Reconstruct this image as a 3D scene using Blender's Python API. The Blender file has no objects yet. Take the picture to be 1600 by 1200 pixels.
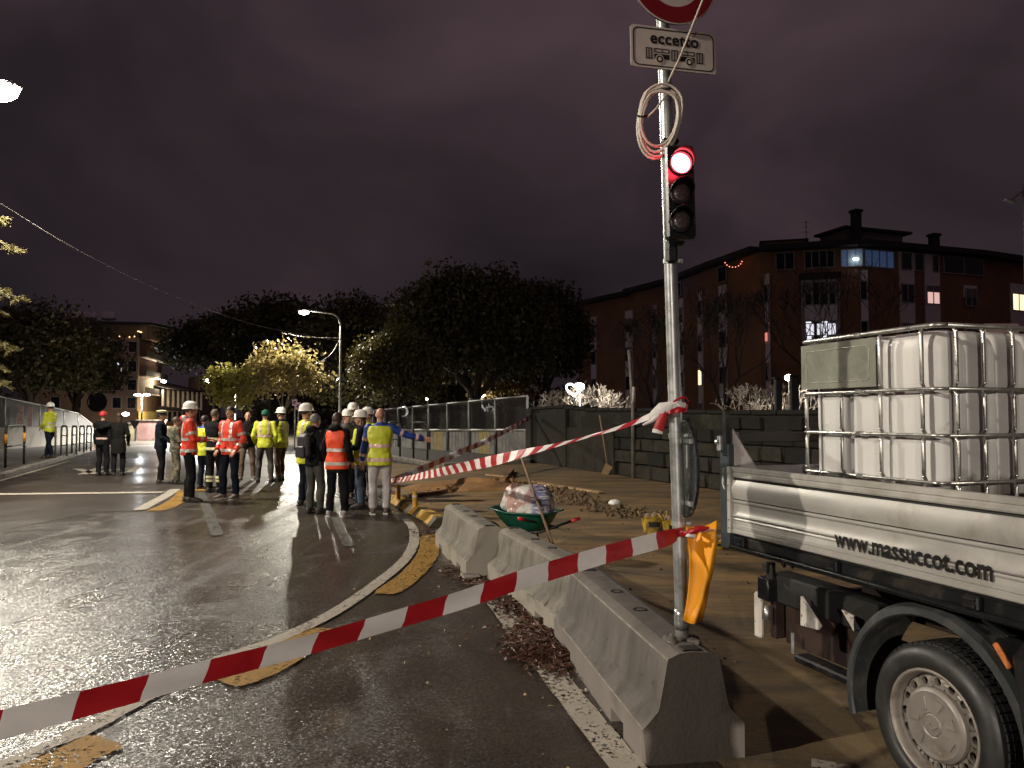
import bpy, bmesh, math, random
import numpy as np
from mathutils import Vector, Matrix, Euler
random.seed(7); np.random.seed(7)
SC = bpy.context.scene
COL = SC.collection
R = math.radians
# ------------------------------------------------------------------ camera
FPX = 1200.0; CAMH = 1.60; PITCH = math.atan(50/1200)
cam_d = bpy.data.cameras.new('camera'); cam = bpy.data.objects.new('camera', cam_d); COL.objects.link(cam)
cam.location = (0, 0, CAMH); cam.rotation_euler = (math.pi/2 + PITCH, 0, 0)
cam_d.sensor_width = 36; cam_d.lens = 36*FPX/1600; cam_d.clip_end = 2000; cam_d.clip_start = 0.05
SC.camera = cam
# ------------------------------------------------------------------ view + world
SC.view_settings.view_transform = 'Standard'
try: SC.view_settings.look = 'None'
except Exception: pass
SC.view_settings.exposure = 0.0; SC.view_settings.gamma = 1.0; SC.view_settings.use_curve_mapping = False
SC.cycles.use_denoising = True
try: SC.cycles.denoiser = 'OPENIMAGEDENOISE'
except Exception: pass
SC.cycles.max_bounces = 6; SC.cycles.transparent_max_bounces = 16
SC.cycles.sample_clamp_indirect = 4.0
SC.cycles.caustics_reflective = False; SC.cycles.caustics_refractive = False
W = bpy.data.worlds.new('World'); SC.world = W; W.use_nodes = True
def world():
    nt = W.node_tree; N = nt.nodes; L = nt.links; N.clear()
    out = N.new('ShaderNodeOutputWorld'); bg = N.new('ShaderNodeBackground'); L.new(bg.outputs[0], out.inputs[0])
    tc = N.new('ShaderNodeTexCoord'); sep = N.new('ShaderNodeSeparateXYZ'); L.new(tc.outputs['Generated'], sep.inputs[0])
    mp = N.new('ShaderNodeMapping'); mp.inputs['Scale'].default_value = (1.0, 1.0, 1.5); L.new(tc.outputs['Generated'], mp.inputs[0])
    no = N.new('ShaderNodeTexNoise'); no.inputs['Scale'].default_value = 2.6; no.inputs['Detail'].default_value = 4; no.inputs['Roughness'].default_value = .5; no.inputs['Distortion'].default_value=.35
    L.new(mp.outputs[0], no.inputs[0])
    # city glow overcast: brighter up and towards +X, dark low in -X
    m1 = N.new('ShaderNodeMapRange'); m1.inputs['From Min'].default_value = 0.0; m1.inputs['From Max'].default_value = .5; m1.inputs['To Min'].default_value = 0; m1.inputs['To Max'].default_value = .62
    L.new(sep.outputs['Z'], m1.inputs[0])
    m2 = N.new('ShaderNodeMapRange'); m2.inputs['From Min'].default_value = -.3; m2.inputs['From Max'].default_value = .6; m2.inputs['To Min'].default_value = 0; m2.inputs['To Max'].default_value = .30
    L.new(sep.outputs['X'], m2.inputs[0])
    a = N.new('ShaderNodeMath'); a.operation='ADD'; L.new(m1.outputs[0], a.inputs[0]); L.new(m2.outputs[0], a.inputs[1])
    m3 = N.new('ShaderNodeMapRange'); m3.inputs['From Min'].default_value=.3; m3.inputs['From Max'].default_value=.72; m3.inputs['To Min'].default_value=-.34; m3.inputs['To Max'].default_value=.36
    L.new(no.outputs[0], m3.inputs[0])
    b = N.new('ShaderNodeMath'); b.operation='ADD'; b.use_clamp=True; L.new(a.outputs[0], b.inputs[0]); L.new(m3.outputs[0], b.inputs[1])
    cr = N.new('ShaderNodeValToRGB'); L.new(b.outputs[0], cr.inputs[0])
    e = cr.color_ramp.elements; e[0].position=0; e[0].color=(.0115,.0085,.0112,1); e[1].position=1; e[1].color=(.066,.042,.049,1)
    x = e.new(.45); x.color=(.030,.0205,.0250,1)
    L.new(cr.outputs[0], bg.inputs[0]); bg.inputs[1].default_value = 1.0
world()
# ------------------------------------------------------------------ ray helpers (image point -> place in the world)
def ray(px, py):
    cx = (px-800)/FPX; cy = (600-py)/FPX; c, s = math.cos(PITCH), math.sin(PITCH)
    return Vector((cx, c-cy*s, s+cy*c))
def G(px, py, z=0.0):
    d = ray(px, py); t = (z-CAMH)/d.z
    return Vector((d.x*t, d.y*t, z))
def D(px, py, Y):
    d = ray(px, py); t = Y/d.y
    return Vector((d.x*t, Y, CAMH+d.z*t))
def tag(o, label=None, cat=None, group=None, kind=None):
    if label: o['label'] = label
    if cat: o['category'] = cat
    if group: o['group'] = group
    if kind: o['kind'] = kind
    return o
def mat4(o): return Matrix.LocRotScale(o.location, o.rotation_euler, o.scale)
def thing(name, label, cat, loc=(0,0,0), rz=0, group=None, rot=None):
    o = bpy.data.objects.new(name, None); COL.objects.link(o); o.empty_display_size = .2
    o.location = loc; o.rotation_euler = rot if rot else (0,0,rz)
    return tag(o, label, cat, group)
def copy_tree(o, parent=None):
    c = o.copy(); COL.objects.link(c); c.parent = parent
    for ch in [k for k in bpy.data.objects if k.parent == o]: copy_tree(ch, c)
    return c
def link(name, me, parent=None, mats=None, smooth=False):
    o = bpy.data.objects.new(name, me); COL.objects.link(o)
    if mats is not None:
        for m in (mats if isinstance(mats,(list,tuple)) else [mats]): me.materials.append(m)
    if parent: o.parent = parent
    if smooth: me.shade_smooth()
    return o
class MB:
    def __init__(s): s.v=[]; s.f=[]; s.m=[]; s.mi=0
    def add(s, vs, fs):
        b=len(s.v); s.v += [tuple(v) for v in vs]; s.f += [tuple(b+i for i in f) for f in fs]; s.m += [s.mi]*len(fs); return s
    def box(s, c, d, rot=None, bev=0.0):
        x,y,z=[k/2 for k in d]; M=(rot.to_matrix() if isinstance(rot,Euler) else rot) if rot is not None else None
        if bev>0:
            # chamfered box: 24 verts
            b=min(bev,x*.9,y*.9,z*.9); pts=[];idx={}
            for sx in(-1,1):
                for sy in(-1,1):
                    for sz in(-1,1):
                        for ax in range(3):
                            p=[sx*(x-b),sy*(y-b),sz*(z-b)]; p[ax]=(sx,sy,sz)[ax]*(x,y,z)[ax]
                            idx[(sx,sy,sz,ax)]=len(pts); pts.append(Vector(p))
            F=[]
            for ax in range(3):
                o=[k for k in range(3) if k!=ax]
                for sg in(-1,1):
                    q=[]
                    for (a,b2) in((-1,-1),(1,-1),(1,1),(-1,1)):
                        k=[0,0,0];k[ax]=sg;k[o[0]]=a;k[o[1]]=b2;q.append(idx[(*k,ax)])
                    F.append(q)
                # edges parallel to ax
                for a in(-1,1):
                    for b2 in(-1,1):
                        k0=[0,0,0];k0[o[0]]=a;k0[o[1]]=b2;k1=list(k0);k0[ax]=-1;k1[ax]=1
                        F.append([idx[(*k0,o[0])],idx[(*k1,o[0])],idx[(*k1,o[1])],idx[(*k0,o[1])]])
            for sx in(-1,1):
                for sy in(-1,1):
                    for sz in(-1,1): F.append([idx[(sx,sy,sz,a)] for a in range(3)])
            if M is not None: pts=[M@p for p in pts]
            c=Vector(c); pts=[p+c for p in pts]
            # fix winding
            G2=[]
            for q in F:
                n=(pts[q[1]]-pts[q[0]]).cross(pts[q[2]]-pts[q[0]]); ctr=sum((pts[i] for i in q),Vector())/len(q)-c
                G2.append(q if n.dot(ctr)>0 else q[::-1])
            return s.add(pts,G2)
        pts=[Vector((a*x,b*y,e*z)) for e in(-1,1) for b in(-1,1) for a in(-1,1)]
        if M is not None: pts=[M@p for p in pts]
        c=Vector(c); pts=[p+c for p in pts]
        return s.add(pts,[(0,2,3,1),(4,5,7,6),(0,1,5,4),(2,6,7,3),(0,4,6,2),(1,3,7,5)])
    def tube(s, pts, r, n=8, cap=True, sq=None):
        pts=[Vector(p) for p in pts]; rs=r if isinstance(r,(list,tuple)) else [r]*len(pts)
        rings=[]; t0=(pts[1]-pts[0]).normalized(); up=Vector((0,0,1)) if abs(t0.z)<.9 else Vector((1,0,0))
        u=t0.cross(up).normalized()
        for i,p in enumerate(pts):
            a=pts[max(i-1,0)]; b=pts[min(i+1,len(pts)-1)]; t=(b-a)
            t = t.normalized() if t.length>1e-9 else t0
            u=(u-t*u.dot(t)); u = u.normalized() if u.length>1e-6 else t.orthogonal().normalized()
            w=t.cross(u)
            rr=rs[i]; ra,rb=(rr if isinstance(rr,(tuple,list)) else (rr,rr))
            rings.append([p+u*(math.cos(2*math.pi*k/n)*ra)+w*(math.sin(2*math.pi*k/n)*rb) for k in range(n)])
        vs=[v for rg in rings for v in rg]; fs=[]
        for i in range(len(pts)-1):
            for k in range(n):
                a=i*n+k; b=i*n+(k+1)%n; fs.append((a,b,b+n,a+n))
        if cap: fs.append(tuple(range(n-1,-1,-1))); fs.append(tuple((len(pts)-1)*n+k for k in range(n)))
        return s.add(vs,fs)
    def lathe(s, prof, c=(0,0,0), n=24, M=None, close=False):
        vs=[];fs=[]
        for (r,z) in prof:
            for k in range(n):
                a=2*math.pi*k/n; p=Vector((r*math.cos(a),r*math.sin(a),z)); p=M@p if M is not None else p; vs.append(p+Vector(c))
        for i in range(len(prof)-1):
            for k in range(n):
                a=i*n+k;b=i*n+(k+1)%n; fs.append((a,b,b+n,a+n))
        if close: fs.append(tuple(range(n-1,-1,-1))); fs.append(tuple((len(prof)-1)*n+k for k in range(n)))
        return s.add(vs,fs)
    def ellipsoid(s, c, r, n=12, m=8, M=None):
        prof=[(math.sin(math.pi*i/m) if 0<i<m else 1e-4,-math.cos(math.pi*i/m)) for i in range(m+1)]
        vs=[];fs=[]
        for (a,z) in prof:
            for k in range(n):
                t=2*math.pi*k/n; p=Vector((a*math.cos(t)*r[0],a*math.sin(t)*r[1],z*r[2])); p=M@p if M is not None else p; vs.append(p+Vector(c))
        for i in range(m):
            for k in range(n):
                a=i*n+k;b=i*n+(k+1)%n; fs.append((a,b,b+n,a+n))
        return s.add(vs,fs)
    def extrude(s, prof, p0, p1, xa, za, n=1, cap=True):
        """prof = closed list of (a,b) in the plane (xa,za); swept p0 -> p1"""
        p0=Vector(p0);p1=Vector(p1);xa=Vector(xa);za=Vector(za);k=len(prof);vs=[];fs=[]
        for i in range(n+1):
            c=p0.lerp(p1,i/n)
            for (a,b) in prof: vs.append(c+xa*a+za*b)
        for i in range(n):
            for j in range(k):
                a=i*k+j;b=i*k+(j+1)%k; fs.append((a,b,b+k,a+k))
        if cap: fs.append(tuple(range(k-1,-1,-1))); fs.append(tuple(n*k+j for j in range(k)))
        return s.add(vs,fs)
    def mesh(s, name, parent=None, world=True):
        me=bpy.data.meshes.new(name); vs=s.v
        if parent is not None and world:
            Mi=mat4(parent).inverted() if parent.parent is None else (mat4(parent.parent)@mat4(parent)).inverted()
            vs=[tuple(Mi@Vector(v)) for v in vs]
        me.from_pydata(vs,[],s.f); me.polygons.foreach_set('material_index',s.m); me.update(); return me
    def build(s, name, mats, parent=None, smooth=False, world=False, sharp=None, fix=True):
        me=s.mesh(name,parent,world)
        if fix:
            bm=bmesh.new(); bm.from_mesh(me); bmesh.ops.recalc_face_normals(bm,faces=bm.faces); bm.to_mesh(me); bm.free()
        o=link(name,me,parent,mats)
        if smooth:
            if sharp: me.shade_smooth(); me.set_sharp_from_angle(angle=R(sharp))
            else: me.shade_smooth()
        return o
def npmesh(name, V, k, mats, parent=None, midx=None):
    """V: (n,k,3) separate polygons of k corners"""
    n=V.shape[0]; me=bpy.data.meshes.new(name); me.vertices.add(n*k); me.vertices.foreach_set('co',V.astype(np.float32).ravel())
    me.loops.add(n*k); me.loops.foreach_set('vertex_index',np.arange(n*k,dtype=np.int32))
    me.polygons.add(n); me.polygons.foreach_set('loop_start',np.arange(0,n*k,k,dtype=np.int32))
    if midx is not None: me.polygons.foreach_set('material_index',midx.astype(np.int32))
    me.update(calc_edges=True); return link(name,me,parent,mats)
# ------------------------------------------------------------------ materials
def newmat(name):
    m=bpy.data.materials.new(name); m.use_nodes=True; nt=m.node_tree; p=nt.nodes['Principled BSDF']; return m,nt,nt.nodes,nt.links,p
def noise(N,L,vec,scale,detail=3,rough=.5,dist=0):
    n=N.new('ShaderNodeTexNoise'); n.inputs['Scale'].default_value=scale; n.inputs['Detail'].default_value=detail; n.inputs['Roughness'].default_value=rough; n.inputs['Distortion'].default_value=dist
    L.new(vec,n.inputs['Vector']); return n.outputs[0]
def mrange(N,L,v,a,b,c,d):
    n=N.new('ShaderNodeMapRange'); n.inputs[1].default_value=a;n.inputs[2].default_value=b;n.inputs[3].default_value=c;n.inputs[4].default_value=d; L.new(v,n.inputs[0]); return n.outputs[0]
def mixc(N,L,f,a,b):
    n=N.new('ShaderNodeMix'); n.data_type='RGBA'
    if isinstance(f,(int,float)): n.inputs[0].default_value=f
    else: L.new(f,n.inputs[0])
    for i,c in((6,a),(7,b)):
        if isinstance(c,(tuple,list)): n.inputs[i].default_value=(*c[:3],1)
        else: L.new(c,n.inputs[i])
    return n.outputs[2]
def bump(N,L,h,strength,dist,prev=None):
    b=N.new('ShaderNodeBump'); b.inputs['Strength'].default_value=strength; b.inputs['Distance'].default_value=dist; L.new(h,b.inputs['Height'])
    if prev is not None: L.new(prev,b.inputs['Normal'])
    return b.outputs[0]
def M(name, col, rough=.6, metal=0.0, var=.18, scale=6, bmp=0.0, bscale=60, bdist=.003, dirt=None, dscale=2.5, dlo=.52, dhi=.68, world=False, emit=None, es=0, trans=0, alpha=1, spec=None, rvar=.08, coat=0, sheen=0):
    m,nt,N,L,p=newmat(name)
    if world:
        g=N.new('ShaderNodeNewGeometry'); vec=g.outputs['Position']
    else:
        g=N.new('ShaderNodeTexCoord'); oi=N.new('ShaderNodeObjectInfo'); ad=N.new('ShaderNodeVectorMath'); ad.operation='MULTIPLY_ADD'
        L.new(oi.outputs['Random'],ad.inputs[0]); ad.inputs[1].default_value=(37,21,13); L.new(g.outputs['Object'],ad.inputs[2]); vec=ad.outputs[0]
    n1=noise(N,L,vec,scale,4,.6)
    c=mixc(N,L,mrange(N,L,n1,.3,.7,0,1),tuple(k*(1-var) for k in col),tuple(min(1,k*(1+var)) for k in col))
    if dirt:
        n2=noise(N,L,vec,dscale,6,.65,.4); c=mixc(N,L,mrange(N,L,n2,dlo,dhi,0,1),c,dirt)
    L.new(c,p.inputs['Base Color']); L.new(mrange(N,L,n1,.3,.7,max(.02,rough-rvar),min(1,rough+rvar)),p.inputs['Roughness'])
    p.inputs['Metallic'].default_value=metal
    if bmp: L.new(bump(N,L,noise(N,L,vec,bscale,4,.6),bmp,bdist),p.inputs['Normal'])
    if emit: p.inputs['Emission Color'].default_value=(*emit,1); p.inputs['Emission Strength'].default_value=es
    if trans: p.inputs['Transmission Weight'].default_value=trans
    if alpha<1: p.inputs['Alpha'].default_value=alpha
    if coat: p.inputs['Coat Weight'].default_value=coat
    if spec is not None: p.inputs['Specular IOR Level'].default_value=spec
    return m
MT={}
def mt(name,*a,**k):
    if name not in MT: MT[name]=M(name,*a,**k)
    return MT[name]
steel=M('galvanised_steel',(.52,.53,.53),.38,.85,.22,14,.25,50,.001,dirt=(.33,.32,.30),dscale=9)
dark_steel=M('dark_steel',(.011,.012,.014),.42,.3,.3,9,.2,60,.001,dirt=(.06,.05,.04),dscale=6)
black_plastic=M('black_plastic',(.012,.012,.013),.35,0,.2,10)
black_matt=M('black_rubber',(.014,.014,.014),.75,0,.3,10,.3,80)
red_paint=M('red_tape',(.42,.012,.02),.35,0,.12,12)
white_paint=M('white_tape',(.80,.78,.76),.38,0,.06,12)
white_plastic=M('white_plastic',(.74,.72,.68),.35,0,.08,9)
wood=M('wood',(.30,.19,.10),.7,0,.3,12,.3,40,.002)
bark=M('bark',(.075,.055,.04),.9,0,.35,7,.6,20,.02)
bark_pale=M('pale_bark',(.30,.26,.21),.8,0,.3,7,.4,20,.01)
skin=M('skin',(.50,.27,.18),.5,0,.12,18)
hair_dark=M('dark_hair',(.018,.013,.010),.55,0,.3,30,.5,120,.003)
hair_grey=M('grey_hair',(.16,.15,.14),.6,0,.3,30,.5,120,.003)
hair_brown=M('brown_hair',(.045,.026,.016),.55,0,.3,30,.5,120,.003)
_dg=None
def remesh(mb,vox,smooth=6,disp=0,dsize=.09,name='tmp'):
    me=bpy.data.meshes.new(name); me.from_pydata(mb.v,[],mb.f); me.update()
    bm=bmesh.new(); bm.from_mesh(me); bmesh.ops.recalc_face_normals(bm,faces=bm.faces); bm.to_mesh(me); bm.free()
    o=bpy.data.objects.new(name,me); COL.objects.link(o); m=o.modifiers.new('r','REMESH'); m.mode='VOXEL'; m.voxel_size=vox
    s=o.modifiers.new('s','SMOOTH'); s.factor=.5; s.iterations=smooth
    if disp:
        tx=bpy.data.textures.get('folds%d'%int(dsize*1000)) or bpy.data.textures.new('folds%d'%int(dsize*1000),'CLOUDS'); tx.noise_scale=dsize; tx.noise_depth=2
        d=o.modifiers.new('d','DISPLACE'); d.texture=tx; d.strength=disp; d.mid_level=.5; d.texture_coords='LOCAL'
    dg=bpy.context.evaluated_depsgraph_get(); r=bpy.data.meshes.new_from_object(o.evaluated_get(dg)); bpy.data.objects.remove(o); bpy.data.meshes.remove(me); r.shade_smooth(); return r
# ================================================================== LAMPS (street lamps, seen and unseen)
def lamp_light(name, loc, power, col, parent, radius=.12, spot=None, aim=None, blend=.35):
    ld=bpy.data.lights.new(name,'SPOT' if spot else 'POINT'); ld.energy=power; ld.color=col; ld.shadow_soft_size=radius
    if spot: ld.spot_size=R(spot); ld.spot_blend=blend
    o=bpy.data.objects.new(name,ld); COL.objects.link(o)
    Mi=mat4(parent).inverted() if parent else Matrix(); o.location=Mi@Vector(loc)
    if spot and aim: o.rotation_euler=Vector(aim).to_track_quat('-Z','Y').to_euler()
    o.parent=parent; return o
lens_mat=M('lamp_lens',(.9,.9,.85),.3,emit=(1,.95,.83),es=60)
lens_mat2=M('lamp_lens_bright',(.9,.9,.85),.3,emit=(1,.93,.8),es=260)
lens_mat3=M('lamp_lens_soft',(.9,.9,.85),.3,emit=(.93,.97,1),es=9)
pole_mat=M('painted_pole',(.42,.42,.40),.45,.5,.2,6,.2,40)
def arm_lamp(name,label,base,head,power,col,arm_dir,spot=168,lens=lens_mat,pole_r=.07,rad=.16):
    """pole at base, arm bending over to the lamp head"""
    t=thing(name,label,'street lamp',base); b=Vector(base); h=Vector(head)
    m=MB(); m.lathe([(.11,0),(.11,.5),(pole_r,.6),(pole_r*.7,h.z-.9-b.z)],b,12); 
    top=Vector((b.x,b.y,h.z-.9)); pts=[top]
    hv=Vector((h.x-b.x,h.y-b.y,0)); Lh=hv.length; hv.normalize()
    rr=.75
    for k in range(1,8):
        a=math.pi/2*k/7; pts.append(top+hv*(rr*(1-math.cos(a)))+Vector((0,0,rr*math.sin(a))))
    pts.append(b+hv*(Lh-.45)+Vector((0,0,h.z+.02-b.z)))
    m.build('pole',pole_mat,t,True,world=True,sharp=40)
    m=MB(); m.tube(pts,[pole_r*.7]*7+[pole_r*.6]*(len(pts)-7),10); m.build('arm',pole_mat,t,True,world=True)
    ang=math.atan2(hv.y,hv.x); RM=Euler((0,0,ang))
    m=MB(); m.box(h+Vector((0,0,.06)),(.75,.30,.10),RM,.04); m.build('lamp_head',pole_mat,t,world=True)
    m=MB(); m.ellipsoid(h-Vector((0,0,.03)),((.36,.22,.20) if lens is lens_mat2 else (.30,.19,.14)),14,8,RM.to_matrix()); m.build('lamp_lens',lens,t,True,world=True)
    lamp_light('lamp_light',h-Vector((0,0,.34)),power,col,t,rad,spot,(0,0,-1),.25)
    return t
L1=D(2,140,15)
arm_lamp('street_lamp','bright street lamp at the top left edge of the picture, above the conifer',(L1.x-2.3,L1.y+.3,0),L1,5200,(1,.91,.76),None,lens=lens_mat2)
L2=D(475,487,44); p2=G(531,700); 
arm_lamp('street_lamp','tall curved arm street lamp lit over the yellow leaved tree behind the workers',(D(531,640,43.4).x,43.4,0),L2,5200,(1,.93,.78),None,lens=lens_mat,pole_r=.075)
arm_lamp('street_lamp','street lamp outside the picture to the left of the barriers',(-15.0,-1.8,0),(-12.7,-1.6,8.0),7500,(1,.89,.74),None,lens=lens_mat)
arm_lamp('street_lamp','street lamp far behind the viewer',(-9.8,-31.5,0),(-6.0,-31,8.4),52000,(1,.88,.75),None,lens=lens_mat)
pA=D(326,594,50)
arm_lamp('street_lamp','lower street lamp added unseen behind the left edge of the lime leaved tree',(pA.x+1.6,50.5,0),pA,30000,(1,.95,.84),None,lens=lens_mat,pole_r=.06)  # unseen lamp, inferred from the road shadows, added to backlight the workers
# twin headed square lamp, far left
def twin_lamp(px,py,Y,base_py,label,power,heads=((-.55,0),(.55,0))):
    h=D(px,py,Y); t=thing('park_lamp',label,'lamp',(h.x,Y,0)); m=MB(); m.tube([(h.x,Y,0),(h.x,Y,h.z)],[.11,.07],8); m.build('pole',M('white_pole',(.7,.7,.72),.5),t,True,world=True)
    for dx,dy in heads:
        m=MB(); m.tube([(h.x,Y,h.z-.15),(h.x+dx,Y+dy,h.z)],.04,6); m.build('bracket',pole_mat,t,world=True)
        m=MB(); m.ellipsoid((h.x+dx,Y+dy,h.z),(.42,.2,.13),12,6); m.build('lamp_lens',lens_mat3,t,True,world=True)
    lamp_light('lamp_light',(h.x,Y-.3,h.z+.1),power,(.93,.97,1),t,.2); return t
twin_lamp(222,617,87,672,'white twin headed lamp on a pale pole between the embracing couple and the police officer',1000)

# ================================================================== GROUND
def asphalt():
    m,nt,N,L,p=newmat('wet_asphalt'); g=N.new('ShaderNodeNewGeometry'); v=g.outputs['Position']
    sep=N.new('ShaderNodeSeparateXYZ'); L.new(v,sep.inputs[0])
    big=noise(N,L,v,.28,4,.6,.6); mid=noise(N,L,v,1.6,5,.65,.3); fine=noise(N,L,v,34,3,.6)
    vo=N.new('ShaderNodeTexVoronoi'); vo.inputs['Scale'].default_value=78; L.new(v,vo.inputs['Vector'])
    vo2=N.new('ShaderNodeTexVoronoi'); vo2.inputs['Scale'].default_value=150; L.new(v,vo2.inputs['Vector'])
    base=mixc(N,L,mrange(N,L,mid,.3,.7,0,1),(.022,.0178,.0135),(.046,.036,.027))
    base=mixc(N,L,mrange(N,L,vo2.outputs['Color'],.55,.95,0,.55),base,(.085,.07,.055))
    stain=noise(N,L,v,.75,6,.7,.8); base=mixc(N,L,mrange(N,L,stain,.60,.72,0,.75),base,(.085,.06,.035))
    L.new(base,p.inputs['Base Color'])
    r=mrange(N,L,big,.35,.65,.25,.33); pt=noise(N,L,v,1.0,5,.7,1.2); tm=N.new('ShaderNodeMapping'); tm.inputs['Rotation'].default_value=(0,0,R(18)); tm.inputs['Scale'].default_value=(2.2,.16,1); L.new(v,tm.inputs[0]); tk_=noise(N,L,tm.outputs[0],1.3,4,.6,.3)
    r2=N.new('ShaderNodeMath'); r2.operation='ADD'; L.new(r,r2.inputs[0]); L.new(mrange(N,L,pt,.52,.66,0,.22),r2.inputs[1]); r3=N.new('ShaderNodeMath'); r3.operation='ADD'; L.new(r2.outputs[0],r3.inputs[0]); L.new(mrange(N,L,tk_,.5,.68,0,.16),r3.inputs[1]); L.new(r3.outputs[0],p.inputs['Roughness'])
    def facet(vv,k,prev):
        sb=N.new('ShaderNodeVectorMath'); sb.operation='SUBTRACT'; L.new(vv.outputs['Color'],sb.inputs[0]); sb.inputs[1].default_value=(.5,.5,.5)
        sc=N.new('ShaderNodeVectorMath'); sc.operation='MULTIPLY'; L.new(sb.outputs[0],sc.inputs[0]); sc.inputs[1].default_value=(k,k,.0)
        ad=N.new('ShaderNodeVectorMath'); ad.operation='ADD'; L.new(sc.outputs[0],ad.inputs[0]); L.new(prev,ad.inputs[1]); nm=N.new('ShaderNodeVectorMath'); nm.operation='NORMALIZE'; L.new(ad.outputs[0],nm.inputs[0]); return nm.outputs[0]
    n=bump(N,L,fine,.35,.004); n=facet(vo,.27,n); n=facet(vo2,.36,n)
    # newer, closer-grained asphalt beyond the old joint at about ten metres
    L.new(n,p.inputs['Normal'])
    p.inputs['Specular IOR Level'].default_value=.7
    # water film in hollows
    cw=mrange(N,L,mid,.33,.60,.10,.0); L.new(cw,p.inputs['Coat Weight']); p.inputs['Coat Roughness'].default_value=.13; p.inputs['Coat IOR'].default_value=1.33
    L.new(bump(N,L,noise(N,L,v,9,3,.5),.25,.006),p.inputs['Coat Normal'])
    return m
def smooth_asphalt():
    m,nt,N,L,p=newmat('fine_asphalt'); g=N.new('ShaderNodeNewGeometry'); v=g.outputs['Position']
    big=noise(N,L,v,.35,4,.6,.6); mid=noise(N,L,v,2.2,5,.65,.3); fine=noise(N,L,v,60,3,.6)
    base=mixc(N,L,mrange(N,L,mid,.3,.7,0,1),(.030,.023,.018),(.046,.036,.028)); L.new(base,p.inputs['Base Color'])
    L.new(mrange(N,L,big,.35,.65,.36,.6),p.inputs['Roughness']); L.new(bump(N,L,fine,.35,.004),p.inputs['Normal'])
    L.new(mrange(N,L,big,.4,.6,.25,.0),p.inputs['Coat Weight']); p.inputs['Coat Roughness'].default_value=.2; return m
def dirtmat():
    m,nt,N,L,p=newmat('sandy_dirt'); g=N.new('ShaderNodeNewGeometry'); v=g.outputs['Position']
    mp=N.new('ShaderNodeMapping'); mp.inputs['Rotation'].default_value=(0,0,R(25)); mp.inputs['Scale'].default_value=(.45,1.5,1); L.new(v,mp.inputs[0]); sv=mp.outputs[0]
    a=noise(N,L,sv,1.1,6,.65,.5); b=noise(N,L,v,.35,4,.6,.4); c=noise(N,L,v,45,4,.7)
    col=mixc(N,L,mrange(N,L,a,.38,.60,0,1),(.085,.056,.024),(.245,.150,.056)); a2=noise(N,L,sv,4.5,5,.7,.8); col=mixc(N,L,mrange(N,L,a2,.48,.66,0,.75),col,(.055,.040,.022)); a3=noise(N,L,v,.9,5,.7,.6); col=mixc(N,L,mrange(N,L,a3,.56,.66,0,.6),col,(.26,.165,.07))
    col=mixc(N,L,mrange(N,L,b,.50,.64,0,.7),col,(.080,.058,.032))
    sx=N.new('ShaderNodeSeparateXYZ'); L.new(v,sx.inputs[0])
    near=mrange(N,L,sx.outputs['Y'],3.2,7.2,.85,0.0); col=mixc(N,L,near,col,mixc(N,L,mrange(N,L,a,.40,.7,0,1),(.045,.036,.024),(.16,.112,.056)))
    col=mixc(N,L,mrange(N,L,c,.5,.8,0,.55),col,(.20,.15,.09))
    L.new(col,p.inputs['Base Color']); p.inputs['Roughness'].default_value=.85
    n=bump(N,L,a,.5,.03); n=bump(N,L,c,.6,.008,n); L.new(n,p.inputs['Normal']); return m
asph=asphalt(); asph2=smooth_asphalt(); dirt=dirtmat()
def sheet(name,pts,z,mat,kind='structure',thick=0):
    m=MB(); n=len(pts); m.add([(p[0],p[1],z) for p in pts],[tuple(range(n))]); o=m.build(name,mat,fix=False); 
    me=o.data
    if me.polygons[0].normal.z<0: me.flip_normals()
    return tag(o,kind=kind)
sheet('ground',[(-600,-200),(600,-200),(600,900),(-600,900)],-.06,M('ground_soil',(.045,.04,.032),.9,0,.4,.5,world=True))
sheet('road',[(-13.6,-14),(9,-14),(9,9),(6,17),(1.4,27),(-4,50),(-16,110),(-60,170),(-90,170),(-44,86),(-19.9,36.6),(-13.0,19.6),(-12.2,12)],0,asph)
# smoother resurfaced strip beyond the old joint
j0=G(-60,842);j1=G(150,800);j2=G(300,796)
sheet('road_resurfaced',[G(-330,860)[:],(-13.05,19.7),(-19.85,36.5),(-43.6,86),(-56,110),(-22,110),(-9,50),G(440,726),G(400,770),G(270,797),j1,j0],.004,asph2)
# the dirt covered works area right of the barriers
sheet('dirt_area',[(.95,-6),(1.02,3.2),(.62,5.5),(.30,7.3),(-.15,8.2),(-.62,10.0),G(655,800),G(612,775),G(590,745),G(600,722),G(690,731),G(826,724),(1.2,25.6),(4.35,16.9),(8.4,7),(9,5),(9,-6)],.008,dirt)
# ------------------------------------------------------------------ painted road markings
def paintmat(name,col,keep):
    m,nt,N,L,p=newmat(name); g=N.new('ShaderNodeNewGeometry'); v=g.outputs['Position']
    a=noise(N,L,v,38,4,.75); b=noise(N,L,v,3,4,.6)
    c=mixc(N,L,mrange(N,L,b,.3,.7,0,1),tuple(k*.72 for k in col),col); L.new(c,p.inputs['Base Color']); p.inputs['Roughness'].default_value=.75
    s=N.new('ShaderNodeMath'); s.operation='ADD'; L.new(a,s.inputs[0]); L.new(mrange(N,L,b,.3,.7,-.07,.07),s.inputs[1])
    L.new(mrange(N,L,s.outputs[0],keep,keep+.05,1,0),p.inputs['Alpha']); L.new(bump(N,L,noise(N,L,v,60,3,.6),.4,.004),p.inputs['Normal']); return m
wpaint=paintmat('worn_white_paint',(.40,.36,.30),.55); ypaint=paintmat('worn_yellow_paint',(.33,.175,.015),.53); gpaint=paintmat('old_grey_paint',(.085,.08,.068),.53)
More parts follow.
